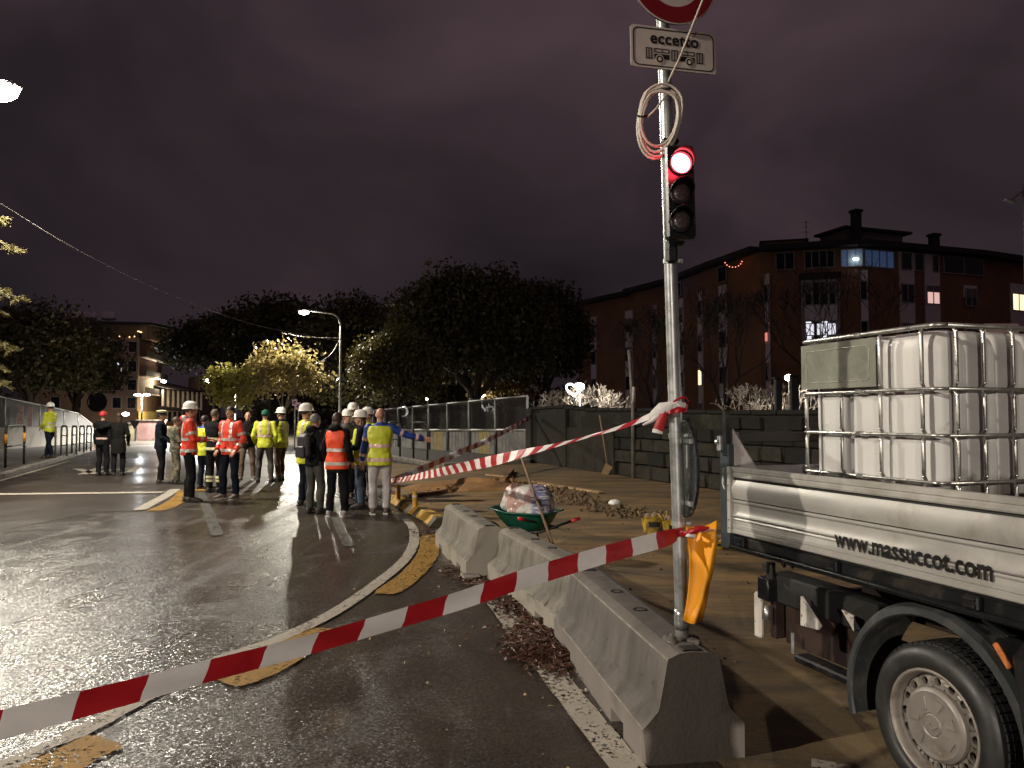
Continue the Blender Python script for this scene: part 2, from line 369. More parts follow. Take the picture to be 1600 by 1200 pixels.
def strip(name,px,w,mat,z=.014,sm=True,seg=8,wend=None,label=None):
    P=[G(*p) for p in px]
    if sm and len(P)>2:
        Q=[]
        for i in range(len(P)-1):
            p0=P[max(i-1,0)];p1=P[i];p2=P[i+1];p3=P[min(i+2,len(P)-1)]
            for k in range(seg):
                t=k/seg; Q.append(.5*((2*p1)+(-p0+p2)*t+(2*p0-5*p1+4*p2-p3)*t*t+(-p0+3*p1-3*p2+p3)*t**3))
        Q.append(P[-1]); P=Q
    T=[]
    for i in range(len(P)-1):
        k=max(1,int((P[i+1]-P[i]).length/.09))
        if P[i].y>20: k=1
        T+=[P[i].lerp(P[i+1],j/k) for j in range(k)]
    P=T+[P[-1]]; rj=random.Random(len(P)); ed=(lambda i: min(1,.72+.14*min(i,len(P)-1-i))) if P[0].y<20 else (lambda i:1)
    vs=[];fs=[];n=len(P)
    for i,p in enumerate(P):
        t=(P[min(i+1,n-1)]-P[max(i-1,0)]).normalized(); nn=Vector((-t.y,t.x,0)); ww=w if wend is None else w+(wend-w)*i/(n-1)
        vs+= [(p+nn*ww/2*ed(i)*rj.uniform(.93,1.03))[:2]+(z,),(p-nn*ww/2*ed(i)*rj.uniform(.93,1.03))[:2]+(z,)]
    for i in range(n-1): fs.append((2*i,2*i+1,2*i+3,2*i+2))
    m=MB(); m.add(vs,fs); o=m.build(name,mat,fix=False); 
    if o.data.polygons[0].normal.z<0: o.data.flip_normals()
    return tag(o,kind='structure')
strip('road_marking',[(634,812),(645,826),(647,848),(632,876),(590,912),(520,960),(430,1003),(340,1034),(240,1085),(120,1150),(-40,1222)],.13,wpaint)
strip('road_marking',[(748,908),(800,976),(860,1052),(975,1196),(1100,1350)],.17,wpaint)
strip('road_marking',[(-200,773),(0,773),(255,770)],.34,wpaint,sm=False)
strip('road_marking',[(217,798),(258,776),(275,765)],.22,wpaint,sm=False)
strip('road_marking',[(240,799),(262,792),(283,778),(290,768)],.32,ypaint)
strip('road_marking',[(296,766),(312,768)],.6,ypaint,sm=False)
strip('road_marking',[(313,770),(325,800),(340,838)],.17,gpaint)
strip('road_marking',[(516,790),(530,825),(545,855)],.13,gpaint)
strip('road_marking',[(672,836),(668,868),(640,902),(600,930)],.25,ypaint)
strip('road_marking',[(520,985),(470,1010),(400,1050),(345,1068)],.33,ypaint)
strip('road_marking',[(170,1160),(120,1180),(60,1215)],.30,ypaint)
strip('road_marking',[(-60,768),(0,752),(60,735),(108,721)],.14,wpaint,sm=False)
for a in ([(120,733),(150,741)],[(128,742),(160,730)],[(150,738),(205,732)],[(198,741),(220,727)]):
    strip('road_marking',a,.25,wpaint,sm=False)
strip('road_marking',[(1268,1196),(1330,1206)],.12,wpaint,sm=False)
# ------------------------------------------------------------------ pavements
kerbm=M('kerb_stone',(.24,.22,.19),.7,0,.25,5,.4,40,.003,dirt=(.10,.09,.07),dscale=4)
pavem=M('pavement_asphalt',(.075,.068,.058),.75,0,.3,3,.4,60,.003,world=True)
def pavement(name,outer,kerbpath,h=.12):
    m=MB(); n=len(outer); m.add([(p[0],p[1],h) for p in outer],[tuple(range(n))]); m.add([(p[0],p[1],h) for p in outer]+[(p[0],p[1],-.04) for p in outer],[(i,(i+1)%n,n+(i+1)%n,n+i) for i in range(n)])
    o=m.build(name,pavem); tag(o,kind='structure')
    st=None
    for i in range(len(kerbpath)-1):
        a=Vector((*kerbpath[i][:2],0));b=Vector((*kerbpath[i+1][:2],0)); Ln=(b-a).length; k=max(1,int(Ln/1.0)); t=(b-a)/Ln; ang=math.atan2(t.y,t.x)
        for j in range(k):
            if st is None:
                mm=MB(); mm.box((0,0,0),(.985,.20,.17),None,.015); st=mm.build('kerb_stone',kerbm); s=st
            else: s=st.copy(); COL.objects.link(s)
            s.parent=o; c=a+t*((j+.5)*Ln/k); s.location=(c.x,c.y,.055+random.uniform(-.008,.008)); s.rotation_euler=(0,0,ang+random.uniform(-.012,.012)); s.scale=(Ln/k,1,1)
    return o
kl=[(-12.1,12),(-13.0,19.6),(-19.9,36.6),(-30,58)]
pavement('pavement_left',[(-60,12),(-12.2,12),(-13.1,19.6),(-20,36.6),(-30,58),(-60,58)],kl)
# right pavement before the corrugated fence
rk=[G(560,712),G(610,717),G(690,731),G(826,724)]
pavement('pavement_right',[rk[0],rk[1],rk[2],rk[3],(3,32),(-6,48),(-12,48)],rk)

# ================================================================== FENCES
rail_m=M('grey_painted_rail',(.20,.20,.19),.5,.3,.2,8)
def scrim():
    m,nt,N,L,p=newmat('dark_mesh_net'); g=N.new('ShaderNodeTexCoord'); p.inputs['Base Color'].default_value=(.020,.015,.014,1); p.inputs['Roughness'].default_value=.7
    a=noise(N,L,g.outputs['Object'],2.5,3,.5); L.new(mrange(N,L,a,.3,.7,.62,.86),p.inputs['Alpha']); return m
scrim_m=scrim()
def corr():
    m,nt,N,L,p=newmat('corrugated_metal'); g=N.new('ShaderNodeNewGeometry'); v=g.outputs['Position']
    a=noise(N,L,v,1.3,5,.65,.5); b=noise(N,L,v,7,4,.6)
    c=mixc(N,L,mrange(N,L,a,.35,.6,0,1),(.19,.19,.19),(.34,.33,.31)); c=mixc(N,L,mrange(N,L,b,.6,.72,0,.7),c,(.12,.085,.06)); L.new(c,p.inputs['Base Color']); p.inputs['Metallic'].default_value=.35; p.inputs['Roughness'].default_value=.5; return m
corr_m=corr(); corr_y=M('yellowed_sheet',(.42,.34,.16),.55,.2,.2,6)
fr=thing('corrugated_fence','grey corrugated hoarding topped with dark netting between posts','fence',(1.5,28,0))
fpx=[824,774,733,699,670,645,622,601,583,567]
def fY(px): return 1/(.03597-(824-px)*4.37e-5)
for i,px in enumerate(fpx):
    Y=fY(px); top=D(px,618.7+(824-px)*.0951,Y); wt=D(px,672,Y)
    m=MB(); m.tube([(top.x,Y,0),(top.x,Y,top.z)],.045,8); m.build('post',rail_m,fr,True,world=True)
    if i+1<len(fpx):
        q=fpx[i+1]; Y2=fY(q); t2=D(q,618.7+(824-q)*.0951,Y2); w2=D(q,672,Y2)
        m=MB(); m.tube([top,t2],.035,6); m.build('top_rail',rail_m,fr,True,world=True)
        m=MB(); m.tube([wt,w2],.05,6); m.build('middle_rail',M('pale_rail',(.34,.33,.31),.5,.3) if i==0 else bpy.data.materials['pale_rail'],fr,True,world=True)
        a=Vector((top.x,Y,0)); b=Vector((t2.x,Y2,0)); dd=(b-a); nn=Vector((dd.y,-dd.x,0)).normalized(); 
        if nn.y>0: nn=-nn
        m=MB(); pr=[]; K=int(dd.length/.26)*4; vs=[];fs=[]
        for k in range(K+1):
            t=k/K; off=[-.05,.05,.05,-.05][k%4]; c=a+dd*t+nn*(off-.06); zt=wt.z+(w2.z-wt.z)*t-.03; vs+=[(c.x,c.y,.10),(c.x,c.y,zt)]
        for k in range(K): fs.append((2*k,2*k+2,2*k+3,2*k+1))
        m.add(vs,fs)
        if i in (1,3): m.m=[1 if (8<=f<18) else 0 for f in range(len(fs))]
        o=m.build('corrugated_sheet',[corr_m,corr_y],fr,False,world=True)
        so=o.modifiers.new('s','SOLIDIFY'); so.thickness=.004
        m=MB(); z0=wt.z+.04; z1=w2.z+.04; c0=a-nn*.06; c1=b-nn*.06
        m.add([(c0.x,c0.y,z0),(c1.x,c1.y,z1),(c1.x,c1.y,t2.z-.03),(c0.x,c0.y,top.z-.03)],[(0,1,2,3)]); o=m.build('netting',scrim_m,fr,world=True); so=o.modifiers.new('s','SOLIDIFY'); so.thickness=.003
# left fence : low concrete wall with netting frame
conc=M('concrete_wall',(.15,.138,.115),.8,0,.25,1.4,.3,30,.004,dirt=(.08,.072,.06),dscale=1.2,world=True)
fl=thing('netted_fence','dark netting on a low concrete wall behind the hoop barriers at left','fence',(-24,35,0))
lp=[(-110,31.5,592),(8,34.5,622),(62,37.5,632.5),(100,40.2,641),(122,42,646),(143,45,662)]
for i,(px,Y,ty) in enumerate(lp):
    top=D(px,ty,Y); wt=D(px,667,Y); m=MB(); m.tube([(top.x,Y,wt.z-.05),top],.04,8); m.build('post',rail_m,fl,True,world=True)
    if i+1<len(lp):
        q,Y2,ty2=lp[i+1]; t2=D(q,ty2,Y2); w2=D(q,667,Y2)
        m=MB(); m.tube([top,t2],.04,6); m.build('top_rail',rail_m,fl,True,world=True)
        m=MB(); m.add([(wt.x,Y,wt.z),(w2.x,Y2,w2.z),(t2.x,Y2,t2.z-.04),(top.x,Y,top.z-.04)],[(0,1,2,3)]); o=m.build('netting',scrim_m,fl,world=True); so=o.modifiers.new('s','SOLIDIFY'); so.thickness=.003
        m=MB(); n2=Vector((w2.y-wt.y if False else Y2-Y, -(w2.x-wt.x),0)).normalized()*.2
        A=[Vector((wt.x,Y,0)),Vector((w2.x,Y2,0))]
        m.add([A[0]+n2/2,A[1]+n2/2,A[1]-n2/2,A[0]-n2/2]+[ (A[0]+n2/2)+Vector((0,0,wt.z-.02)),(A[1]+n2/2)+Vector((0,0,w2.z-.02)),(A[1]-n2/2)+Vector((0,0,w2.z-.02)),(A[0]-n2/2)+Vector((0,0,wt.z-.02))],[(0,1,5,4),(1,2,6,5),(2,3,7,6),(3,0,4,7),(4,5,6,7)])
        m.build('concrete_base',conc,fl,world=True)
for k,(px,w,lab) in enumerate([(31.5,8,'torn pale poster with a dark diagonal tear on the left netting'),(47,6,'plain narrow pink poster on the left netting')]):
    Y=35.3+k*.6; a=D(px-w/2,633+k*2,Y-.25); b=D(px+w/2,666,Y-.25); m=MB(); m.box(((a.x+b.x)/2,Y-.25,(a.z+b.z)/2),(abs(b.x-a.x),.01,a.z-b.z)); o=m.build('poster',M('poster_paper_%d'%k,(.42,.30,.28),.8,0,.3,6,dirt=(.05,.04,.04),dscale=4)); tag(o,lab,'poster')
# hoop barriers
hoopm=M('hoop_paint',(.03,.026,.025),.4,.3,.2,10); hoopg=M('hoop_grey',(.16,.16,.155),.5,.4,.3,10); oband=M('orange_band',(.62,.27,.02),.4,emit=None)
def hoop(p0,p1,h,label,mat,bands=False,group=None,mid=(.5,)):
    p0=Vector(p0);p1=Vector(p1); t=thing('hoop_barrier',label,'hoop barrier',p0,group=group); d=(p1-p0).normalized(); r=.16
    pts=[p0,p0+Vector((0,0,h-r))]
    for k in range(1,6):
        a=math.pi/2*k/6; pts.append(p0+d*(r*(1-math.cos(a)))+Vector((0,0,h-r+r*math.sin(a))))
    pts.append(p0+d*r+Vector((0,0,h))); pts.append(p1-d*r+Vector((0,0,h)))
    for k in range(1,7):
        a=math.pi/2*(1-k/6); pts.append(p1-d*(r*(1-math.cos(a)))+Vector((0,0,h-r+r*math.sin(a))))
    pts.append(p1.copy())
    m=MB(); m.tube(pts,.034,10); m.build('hoop',mat,t,True,world=True)
    for q in mid:
        m=MB(); m.tube([p0+Vector((0,0,h*q)),p1+Vector((0,0,h*q))],.02,8); m.build('crossbar',mat,t,True,world=True)
    if bands:
        for p in(p0,p1):
            m=MB(); m.tube([p+Vector((0,0,h*.57)),p+Vector((0,0,h*.80))],.042,12); m.build('reflective_band',oband,t,True,world=True)
hoop(G(8,731,.12),G(37,725,.12),1.2,'black hoop barrier with two orange bands, nearest on the left pavement',hoopm,True)
hoop(G(-60,752,.12),G(-25,741,.12),1.2,'black hoop barrier at the left edge, before the orange banded one',hoopm,True)
for k,(a,b,la) in enumerate([((74,711),(86,716),'grey hoop barrier right behind the walking worker in yellow'),((95,712),(104,713),'second grey hoop barrier along the kerb, counted from the walking worker'),((112,709),(119,710),'third grey hoop barrier along the kerb, counted from the walking worker'),((124,706),(131,707),'fourth grey hoop barrier along the kerb, counted from the walking worker'),((135,704),(142,705),'fifth grey hoop barrier along the kerb, beside the man in the red cap')]):
    pa=G(*a,.12); pb=G(*b,.12); hh=CAMH-(665.5-650)/1200*pa.y-.12; hoop(pa,pb,hh,la,hoopg,False,'grey hoop barriers along the left kerb',(.35,.68))
hoop(G(646,716,.12),G(668,718,.12),1.25,'dark hoop barrier before the corrugated fence, by the pointing hand',hoopm)
hoop(G(605,713,.12),G(625,714,.12),1.25,'dark hoop barrier behind the pointing arm, left of the other one',hoopm)

# ================================================================== STONE WALL
stone_m=M('wall_stone',(.024,.020,.014),.9,0,.5,3,.8,14,.03,dirt=(.04,.036,.03),dscale=2.2)
stone_d=M('shaded_wall_stone',(.009,.008,.0065),.95,0,.42,3,.8,14,.03,dirt=(.030,.024,.017),dscale=2.2,dlo=.6,dhi=.7)  # darker copy for upper courses and coping, shade put into the colour
mortar=M('wall_mortar',(.009,.0078,.006),.95,0,.3,4,.5,30,.01,world=True,dirt=(.03,.035,.02),dscale=1.5)
def plasterm():
    m,nt,N,L,p=newmat('old_plaster'); g=N.new('ShaderNodeNewGeometry'); v=g.outputs['Position']; sep=N.new('ShaderNodeSeparateXYZ'); L.new(v,sep.inputs[0])
    a=noise(N,L,v,1.7,6,.7,.6); b=noise(N,L,v,7,5,.7); col=mixc(N,L,mrange(N,L,a,.36,.62,0,1),(.009,.0075,.005),(.032,.027,.018)); col=mixc(N,L,mrange(N,L,b,.5,.68,0,.7),col,(.020,.020,.010))
    ad=N.new('ShaderNodeMath'); ad.operation='ADD'; L.new(sep.outputs['Z'],ad.inputs[0]); L.new(mrange(N,L,a,.3,.7,-.45,.45),ad.inputs[1]); col=mixc(N,L,mrange(N,L,ad.outputs[0],.95,1.25,0,.85),col,(.010,.009,.007))  # upper plaster darkened: shade painted in, with a ragged edge
    L.new(col,p.inputs['Base Color']); p.inputs['Roughness'].default_value=.95; L.new(bump(N,L,b,.7,.02),p.inputs['Normal']); return m
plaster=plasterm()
wa=Vector((.62,27.1,0)); wb=Vector((4.251,17.087,0)); wd=(wb-wa).normalized(); wend=wb+wd*9.5; wn=Vector((wd.y,-wd.x,0)); 
if wn.x>0: wn=-wn
wallt=thing('stone_wall','long dark old stone wall along the far side of the works area','wall',wa)
Lw=(wend-wa).length
m=MB(); hh=[1.80,1.86,1.74,1.72,1.66,1.62,1.62,1.60,1.60]; K=len(hh)
for i in range(K-1):
    a=wa+wd*(Lw*i/(K-1)); b=wa+wd*(Lw*(i+1)/(K-1)); nb=-wn*.45
    v=[a,b,b+nb,a+nb]; m.add([p-Vector((0,0,.05)) for p in v]+[v[0]+Vector((0,0,hh[i])),v[1]+Vector((0,0,hh[i+1])),v[2]+Vector((0,0,hh[i+1])),v[3]+Vector((0,0,hh[i]))],[(0,1,5,4),(1,2,6,5),(2,3,7,6),(3,0,4,7),(4,5,6,7)])
m.build('wall_core',mortar,wallt,world=True)
base_st=[]
for k in range(5):
    mm=MB(); mm.box((0,0,0),(1,.16,1),None,.06); 
    mm.v=[(x+random.uniform(-.035,.035),y+random.uniform(-.02,.02),z+random.uniform(-.05,.05)) for x,y,z in mm.v]; base_st.append(mm.mesh('stone')); base_st[-1].materials.append(stone_m if k<3 else stone_d)
wang=math.atan2(wd.y,wd.x)
row=0; z=.0
for row,rh in enumerate([.36,.34,.32,.30,.26]):
    s=6.6+random.uniform(-.3,.3) if row<4 else 7.2
    while s<Lw-.2:
        w=random.uniform(.38,1.05); 
        if not(row==4 and random.random()<.25):
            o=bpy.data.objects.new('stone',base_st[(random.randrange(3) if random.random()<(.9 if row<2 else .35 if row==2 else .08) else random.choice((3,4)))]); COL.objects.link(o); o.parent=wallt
            c=wd*(s+w/2)+wn*random.uniform(.0,.03); o.location=(c.x,c.y,z+rh/2); o.rotation_euler=(0,0,wang+random.uniform(-.01,.01)); o.scale=(w-.03,1,rh-.025)
        s+=w
    z+=rh
# rendered part on the far left with pilasters
for (s0,s1,zt,off) in [(0.1,3.2,1.70,.06),(3.25,6.45,1.25,.09),(2.9,3.4,1.8,.14),(6.2,6.62,1.36,.15),(.0,.5,1.86,.16)]:
    m=MB(); seg=10; vs=[];fs=[]
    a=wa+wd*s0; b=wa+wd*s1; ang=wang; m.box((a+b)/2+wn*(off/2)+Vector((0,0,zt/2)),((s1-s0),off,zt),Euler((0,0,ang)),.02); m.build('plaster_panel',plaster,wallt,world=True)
tops=MB()
for k in range(26):
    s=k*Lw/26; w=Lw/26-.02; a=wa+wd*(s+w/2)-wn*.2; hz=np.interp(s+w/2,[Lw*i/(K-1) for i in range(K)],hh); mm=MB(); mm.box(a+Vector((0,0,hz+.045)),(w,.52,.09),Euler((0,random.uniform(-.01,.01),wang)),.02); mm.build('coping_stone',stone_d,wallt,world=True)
# ================================================================== BUILDINGS
brick_m=M('brown_render',(.31,.155,.088),.85,0,.22,.5,world=True,dirt=(.20,.105,.065),dscale=.25)
cream_m=M('cream_panel',(.85,.76,.78),.7,0,.1,1,world=True)
roof_m=M('dark_roof',(.03,.025,.025),.8,0,.3,1,world=True)
glass_m=M('dark_window_glass',(.012,.012,.016),.12,0,.2,1)
frame_m=M('window_frame',(.40,.36,.35),.6)
shut_m=M('roller_shutter',(.22,.18,.18),.7)
def lit(name,c,s): return M(name,(.5,.5,.5),.5,emit=c,es=s)
lit_warm=lit('lit_window_warm',(1,.72,.45),1.6); lit_white=lit('lit_window_white',(.88,.88,1),.9); lit_red=lit('lit_window_red',(1,.30,.22),.8); lit_blue=lit('lit_window_blue',(.08,.20,.50),.13); lit_pink=lit('lit_blind',(1,.62,.55),.75)
ap=thing('apartment_block','large dark brown apartment block with pale vertical strips, behind the traffic light and truck','apartment block',(20,60,0))
plan=[(905,90),(985,82),(1057,75),(1112,68),(1190,61),(1345,59),(1532,63),(1660,68),(1800,72)]
HP=14.7
PV=[Vector((D(px,650,Y).x,Y,0)) for px,Y in plan]
def fac(px):
    for i in range(len(plan)-1):
        if plan[i][0]<=px<=plan[i+1][0]:
            r=ray(px,650); a=PV[i];b=PV[i+1]; dx,dy=r.x,r.y; ex,ey=(b-a).x,(b-a).y
            den=dx*(-ey)+ex*dy; t=(a.x*(-ey)+ex*a.y)/den; p=Vector((dx*t,dy*t,0)); d=(b-a).normalized(); n=Vector((d.y,-d.x,0)); return p,d,n
for i in range(len(PV)-1):
    a,b=PV[i],PV[i+1]; d=(b-a).normalized(); n=Vector((d.y,-d.x,0)); m=MB(); q=-n*9
    v=[a,b,b+q,a+q]; H=HP if i>0 else HP-.2
    m.add(v+[p+Vector((0,0,H)) for p in v],[(0,1,5,4),(1,2,6,5),(2,3,7,6),(3,0,4,7),(4,5,6,7)]); m.build('wall',brick_m,ap,world=True)
    v=[a+n*.9,b+n*.9,b+q,a+q]; m=MB(); m.add([p+Vector((0,0,H+.02)) for p in v]+[p+Vector((0,0,H+.02+.42)) for k,p in enumerate(v)],[(0,1,5,4),(1,2,6,5),(2,3,7,6),(3,0,4,7),(4,5,6,7),(3,2,1,0)]); m.build('roof',roof_m,ap,world=True)
def panel(px0,px1,z0,z1,mat,name,off=.12,parent=ap):
    a,d,n=fac(px0); b,d2,_=fac(px1); c=(a+b)/2+n*off/2; m=MB(); m.box(c+Vector((0,0,(z0+z1)/2)),((b-a).length,off,z1-z0),Euler((0,0,math.atan2(d.y,d.x)))); return m.build(name,mat,parent,world=True)
def window(px0,px1,zc,h,mat,off=.12,panes=2,blind=0):
    a,d,n=fac(px0); b,_,_=fac(px1); w=(b-a).length; c=(a+b)/2; rot=Euler((0,0,math.atan2(d.y,d.x)))
    m=MB(); z=Vector((0,0,zc)); t=.07
    for k in(-1,1): m.box(c+n*(off+.04)+d*k*(w/2-t/2)+z,(t,.08,h),rot); m.box(c+n*(off+.042)+Vector((0,0,zc+k*(h/2-t/2))),(w-2*t,.08,t),rot)
    for k in range(1,panes): m.box(c+n*(off+.04)+d*(w*k/panes-w/2)+z,(t,.08,h-2*t),rot)
    f=m.build('window',frame_m,ap,world=True)
    m=MB(); m.box(Vector(c+n*(off+.012)+z),(w-.02,.03,h-.02),rot); me=m.mesh('pane',ap); g=link('pane',me,f,[mat])
    if blind:
        m=MB(); m.box(c+n*(off+.03)+Vector((0,0,zc+h/2-h*blind/2)),(w-.1,.03,h*blind),rot); link('shutter',m.mesh('shutter',ap),f,[shut_m])
strips=[(925,933),(979,990),(1022,1028),(1064,1070),(1093,1100),(1126,1138),(1188,1210),(1337,1358),(1409,1432),(1449,1472),(1510,1530),(1583,1606),(1650,1675)]
litmap={(1188,2):lit_red,(1449,3):lit_pink,(1449,2):lit_warm,(1583,3):lit_warm,(1093,1):lit_warm}
for (a,b) in strips:
    hi = 12.9 if a not in(1409,1449) else 14.6
    if a!=1510: panel(a,b,0,hi,cream_m,'pale_panel',.10)
    else:
        for z0 in(2.2,5.4,8.6,11.8): panel(a,b,z0-.5,z0+.5,cream_m,'pale_panel',.10)
    for k in range(4):
        zc=1.9+3.1*k; window(a+ (1 if b-a>12 else .2),b-(1 if b-a>12 else .2),zc+.1,1.5,litmap.get((a,k),glass_m),.10,2 if b-a>15 else 1,random.choice([0,0,.35,.5]))
# bay window with arched dark hood
panel(1256,1312,0,12.2,cream_m,'pale_panel',.5); panel(1254,1258.5,0,12.2,frame_m,'bay_jamb',.62); panel(1309.5,1314,0,12.2,frame_m,'bay_jamb',.62)
panel(1252,1316,12.2,12.7,roof_m,'bay_hood',.8)
for k,(zc,mt_) in enumerate([(1.9,glass_m),(5.0,glass_m),(8.1,glass_m),(11.1,glass_m)]):
    for j in range(4): window(1259+j*12.6,1259+j*12.6+11.4,zc,1.8,(lit_white if (k==2 and j in(0,2)) else mt_),.5,1,(.5 if j!=1 and k==3 else 0))
for j in range(3): window(1259+j*17,1259+j*17+15,8.3,1.0,lit_white,.62,2)
# attic band of glazing under the eaves
for (a,b,mt_,n) in [(1215,1245,glass_m,2),(1260,1308,glass_m,4),(1318,1352,lit_blue,3),(1353,1400,lit_blue,4),(1411,1428,glass_m,1),(1432,1446,glass_m,1),(1460,1470,glass_m,1),(1478,1540,glass_m,2),(1126,1140,glass_m,1),(1060,1068,glass_m,1)]:
    window(a,b,13.85,1.4,mt_,.10,n)
a,d,n=fac(1341); m=MB(); m.ellipsoid(a+n*.3+Vector((0,0,13.7)),(.25,.12,.12),8,5); m.build('bright_lamp',lit('blue_white_bulb',(.7,.9,1),6),ap,world=True)
# rooftop rooms, chimneys, aerial
def roofbox(px0,px1,z0,z1,mat,name,back=2.0,depth=4):
    a,d,n=fac(px0); b,_,_=fac(px1); c=(a+b)/2-n*(back+depth/2); m=MB(); m.box(c+Vector((0,0,(z0+z1)/2)),((b-a).length,depth,z1-z0),Euler((0,0,math.atan2(d.y,d.x)))); return m.build(name,mat,ap,world=True)
roofbox(1198,1264,15.0,15.85,brick_m,'roof_room'); roofbox(1192,1272,15.85,16.05,roof_m,'roof')
roofbox(1358,1448,15.0,16.6,shut_m,'roof_room',2.0,3); roofbox(1350,1458,16.6,16.8,roof_m,'roof',1.6,3.6)
for px,z in((1363,17.8),(1487,16.5)):
    roofbox(px-4.5,px+4.5,15.0,z,roof_m,'chimney',1,.6); roofbox(px-6,px+6,z,z+.2,roof_m,'chimney_cap',.9,.8)
a,d,n=fac(1272); m=MB(); m.tube([a-n*4+Vector((0,0,15.0)),a-n*4+Vector((0,0,18.0))],.03,5)
for z,w in((17.8,.5),(17.4,.35),(17.0,.6)): m.box(a-n*4+Vector((0,0,z)),(w,.03,.03))
m.build('aerial',dark_steel,ap,world=True)
# coloured festoon lights on balconies
def festoon(pts,mat,label,r=.05,step=.28):
    P=[Vector(p) for p in pts]; t=thing('string_lights',label,'string lights',P[0])
    m=MB(); m.tube(P,.012,4); m.build('cable',black_matt,t,world=True)
    m=MB()
    for i in range(len(P)-1):
        n=max(1,int((P[i+1]-P[i]).length/step))
        for k in range(n): m.ellipsoid(P[i].lerp(P[i+1],(k+.5)/n)-Vector((0,0,.04)),(r,r,r),6,4)
    tag(m.build('bulbs',mat,t,world=True),kind='stuff')
a,_,n=fac(1168); c=a+n*1.1
festoon([c+Vector((-.8,0,14.3)),c+Vector((-.5,0,13.9)),c+Vector((0,0,13.8)),c+Vector((.5,0,14.0)),c+Vector((.7,0,14.4))],lit('red_bulbs',(1,.25,.15),3),'red string lights sagging on the top corner of the apartment block',.045,.22)
a,_,n=fac(1066); c=a+n*1.2+Vector((0,0,14.4)); bl=thing('string_lights','ball of blue lights on the brown apartment block, right of the traffic light pole','string lights',c)
m=MB(); 
for k in range(26):
    v=Vector((random.gauss(0,1),random.gauss(0,1),random.gauss(0,1))).normalized()*.36; m.ellipsoid(c+v,(.055,.055,.055),6,4)
tag(m.build('bulbs',lit('blue_bulbs',(.1,.25,1),2.2),bl,world=True),kind='stuff')
m=MB(); m.tube([c+Vector((math.cos(t)*.34,0,math.sin(t)*.34)) for t in [k*math.pi/5 for k in range(11)]],.012,4); m.tube([c-n*1.2,c],.012,4); m.build('wire_ring',black_matt,bl,world=True)

# ---- left apartment house
beige=M('beige_render',(.26,.18,.135),.85,0,.15,.4,world=True,dirt=(.22,.16,.12),dscale=.3)
def box_house(name,label,px0,px1,Y,ztop,depth,py_side,mat):
    a=D(px0,650,Y);b=D(px1,650,Y); t=thing(name,label,'building',(a.x,Y,0)); return t,Vector((a.x,Y,0)),Vector((b.x,Y,0))
lh=thing('apartment_house','tall beige balcony house behind the left trees, string lights on its terrace','building',(-80,118,0))
A=Vector((D(28,650,112).x,112,0)); B=Vector((D(214,650,118).x,118,0)); C=Vector((D(251,650,134).x,134,0)); E_=A+Vector((-4,30,0))
def slab(v,z0,z1,mat,name,par):
    m=MB(); k=len(v); m.add([p+Vector((0,0,z0)) for p in v]+[p+Vector((0,0,z1)) for p in v],[(i,(i+1)%k,k+(i+1)%k,k+i) for i in range(k)]+[tuple(range(k,2*k)),tuple(range(k-1,-1,-1))]); return m.build(name,mat,par,world=True)
def xz(py,Y): return CAMH+(650-py)/1200*Y
slab([A,B,C,E_],0,xz(527,118),beige,'wall',lh)
A2=Vector((D(60,650,114).x,116,0));B2=Vector((D(196,650,114).x,120,0)); slab([A2,B2,B2+Vector((2,12,0)),E_],xz(527,118),xz(506,118),beige,'attic_wall',lh)
slab([A2-Vector((1,1,0)),B2+Vector((1,-1,0)),B2+Vector((3,13,0)),E_],xz(506,118)+.02,xz(503,118)+.1,roof_m,'roof',lh)
for px in(132,170): 
    c=D(px,494,120); m=MB(); m.box(c,(3.6 if px<150 else 2,1.5,1.3),None,.3); m.build('roof_unit',cream_m,lh,world=True)
def seg_window(a,b,t,zc,w,h,mat,par,off=.05,fr=True):
    d=(b-a).normalized(); n=Vector((d.y,-d.x,0)); n=n if n.y<0 else -n; c=a.lerp(b,t)+n*off; rot=Euler((0,0,math.atan2(d.y,d.x)))
    m=MB(); th=.09
    for k in(-1,1): m.box(c+d*k*(w/2)+Vector((0,0,zc)),(th,.12,h+th),rot); m.box(c+Vector((0,0,zc+k*h/2)),(w-th,.11,th),rot)
    f=m.build('window',frame_m if fr else beige,par,world=True); m=MB(); m.box(c+Vector((0,0,zc)),(w-.04,.05,h-.04),rot); link('pane',m.mesh('pane',par),f,[mat])
fl_z=[xz(p,124) for p in(643,616,590,561,532)]
for zi in range(4):
    zc=(fl_z[zi]+fl_z[zi+1])/2-.1
    for t in(.35,.75): seg_window(B,C,t,zc,1.1,1.9,(lit_pink if False else glass_m),lh)
    for t in(.12,.3,.48,.66,.82,.95): seg_window(A,B,t,zc,1.2,1.7,(lit_white if (zi==2 and t==.82) else glass_m),lh)
    # balcony slab and parapet along the side
    n=Vector(((C-B).y,-(C-B).x,0)).normalized(); b0=B+(C-B)*.05; b1=B+(C-B)*1.0
    if zi: slab([b0,b1,b1+n*1.0,b0+n*1.0],fl_z[zi]-.12,fl_z[zi]+.05,cream_m,'balcony_slab',lh); slab([b0+n*.95,b1+n*.95,b1+n*1.03,b0+n*1.03],fl_z[zi]+.05,fl_z[zi]+.95,roof_m,'balcony_rail',lh)
seg_window(B,C,.05,(fl_z[2]+fl_z[3])/2,.35,2.2,lit_white,lh)
n=Vector(((C-B).y,-(C-B).x,0)).normalized()
slab([B+n*.1,C+n*.1,C+n*.25,B+n*.25],0,fl_z[0],M('yellow_render',(.42,.33,.13),.8,0,.1,.5,world=True),'ground_floor_wall',lh)
seg_window(B,C,.55,1.6,1.2,2.6,glass_m,lh,.3)
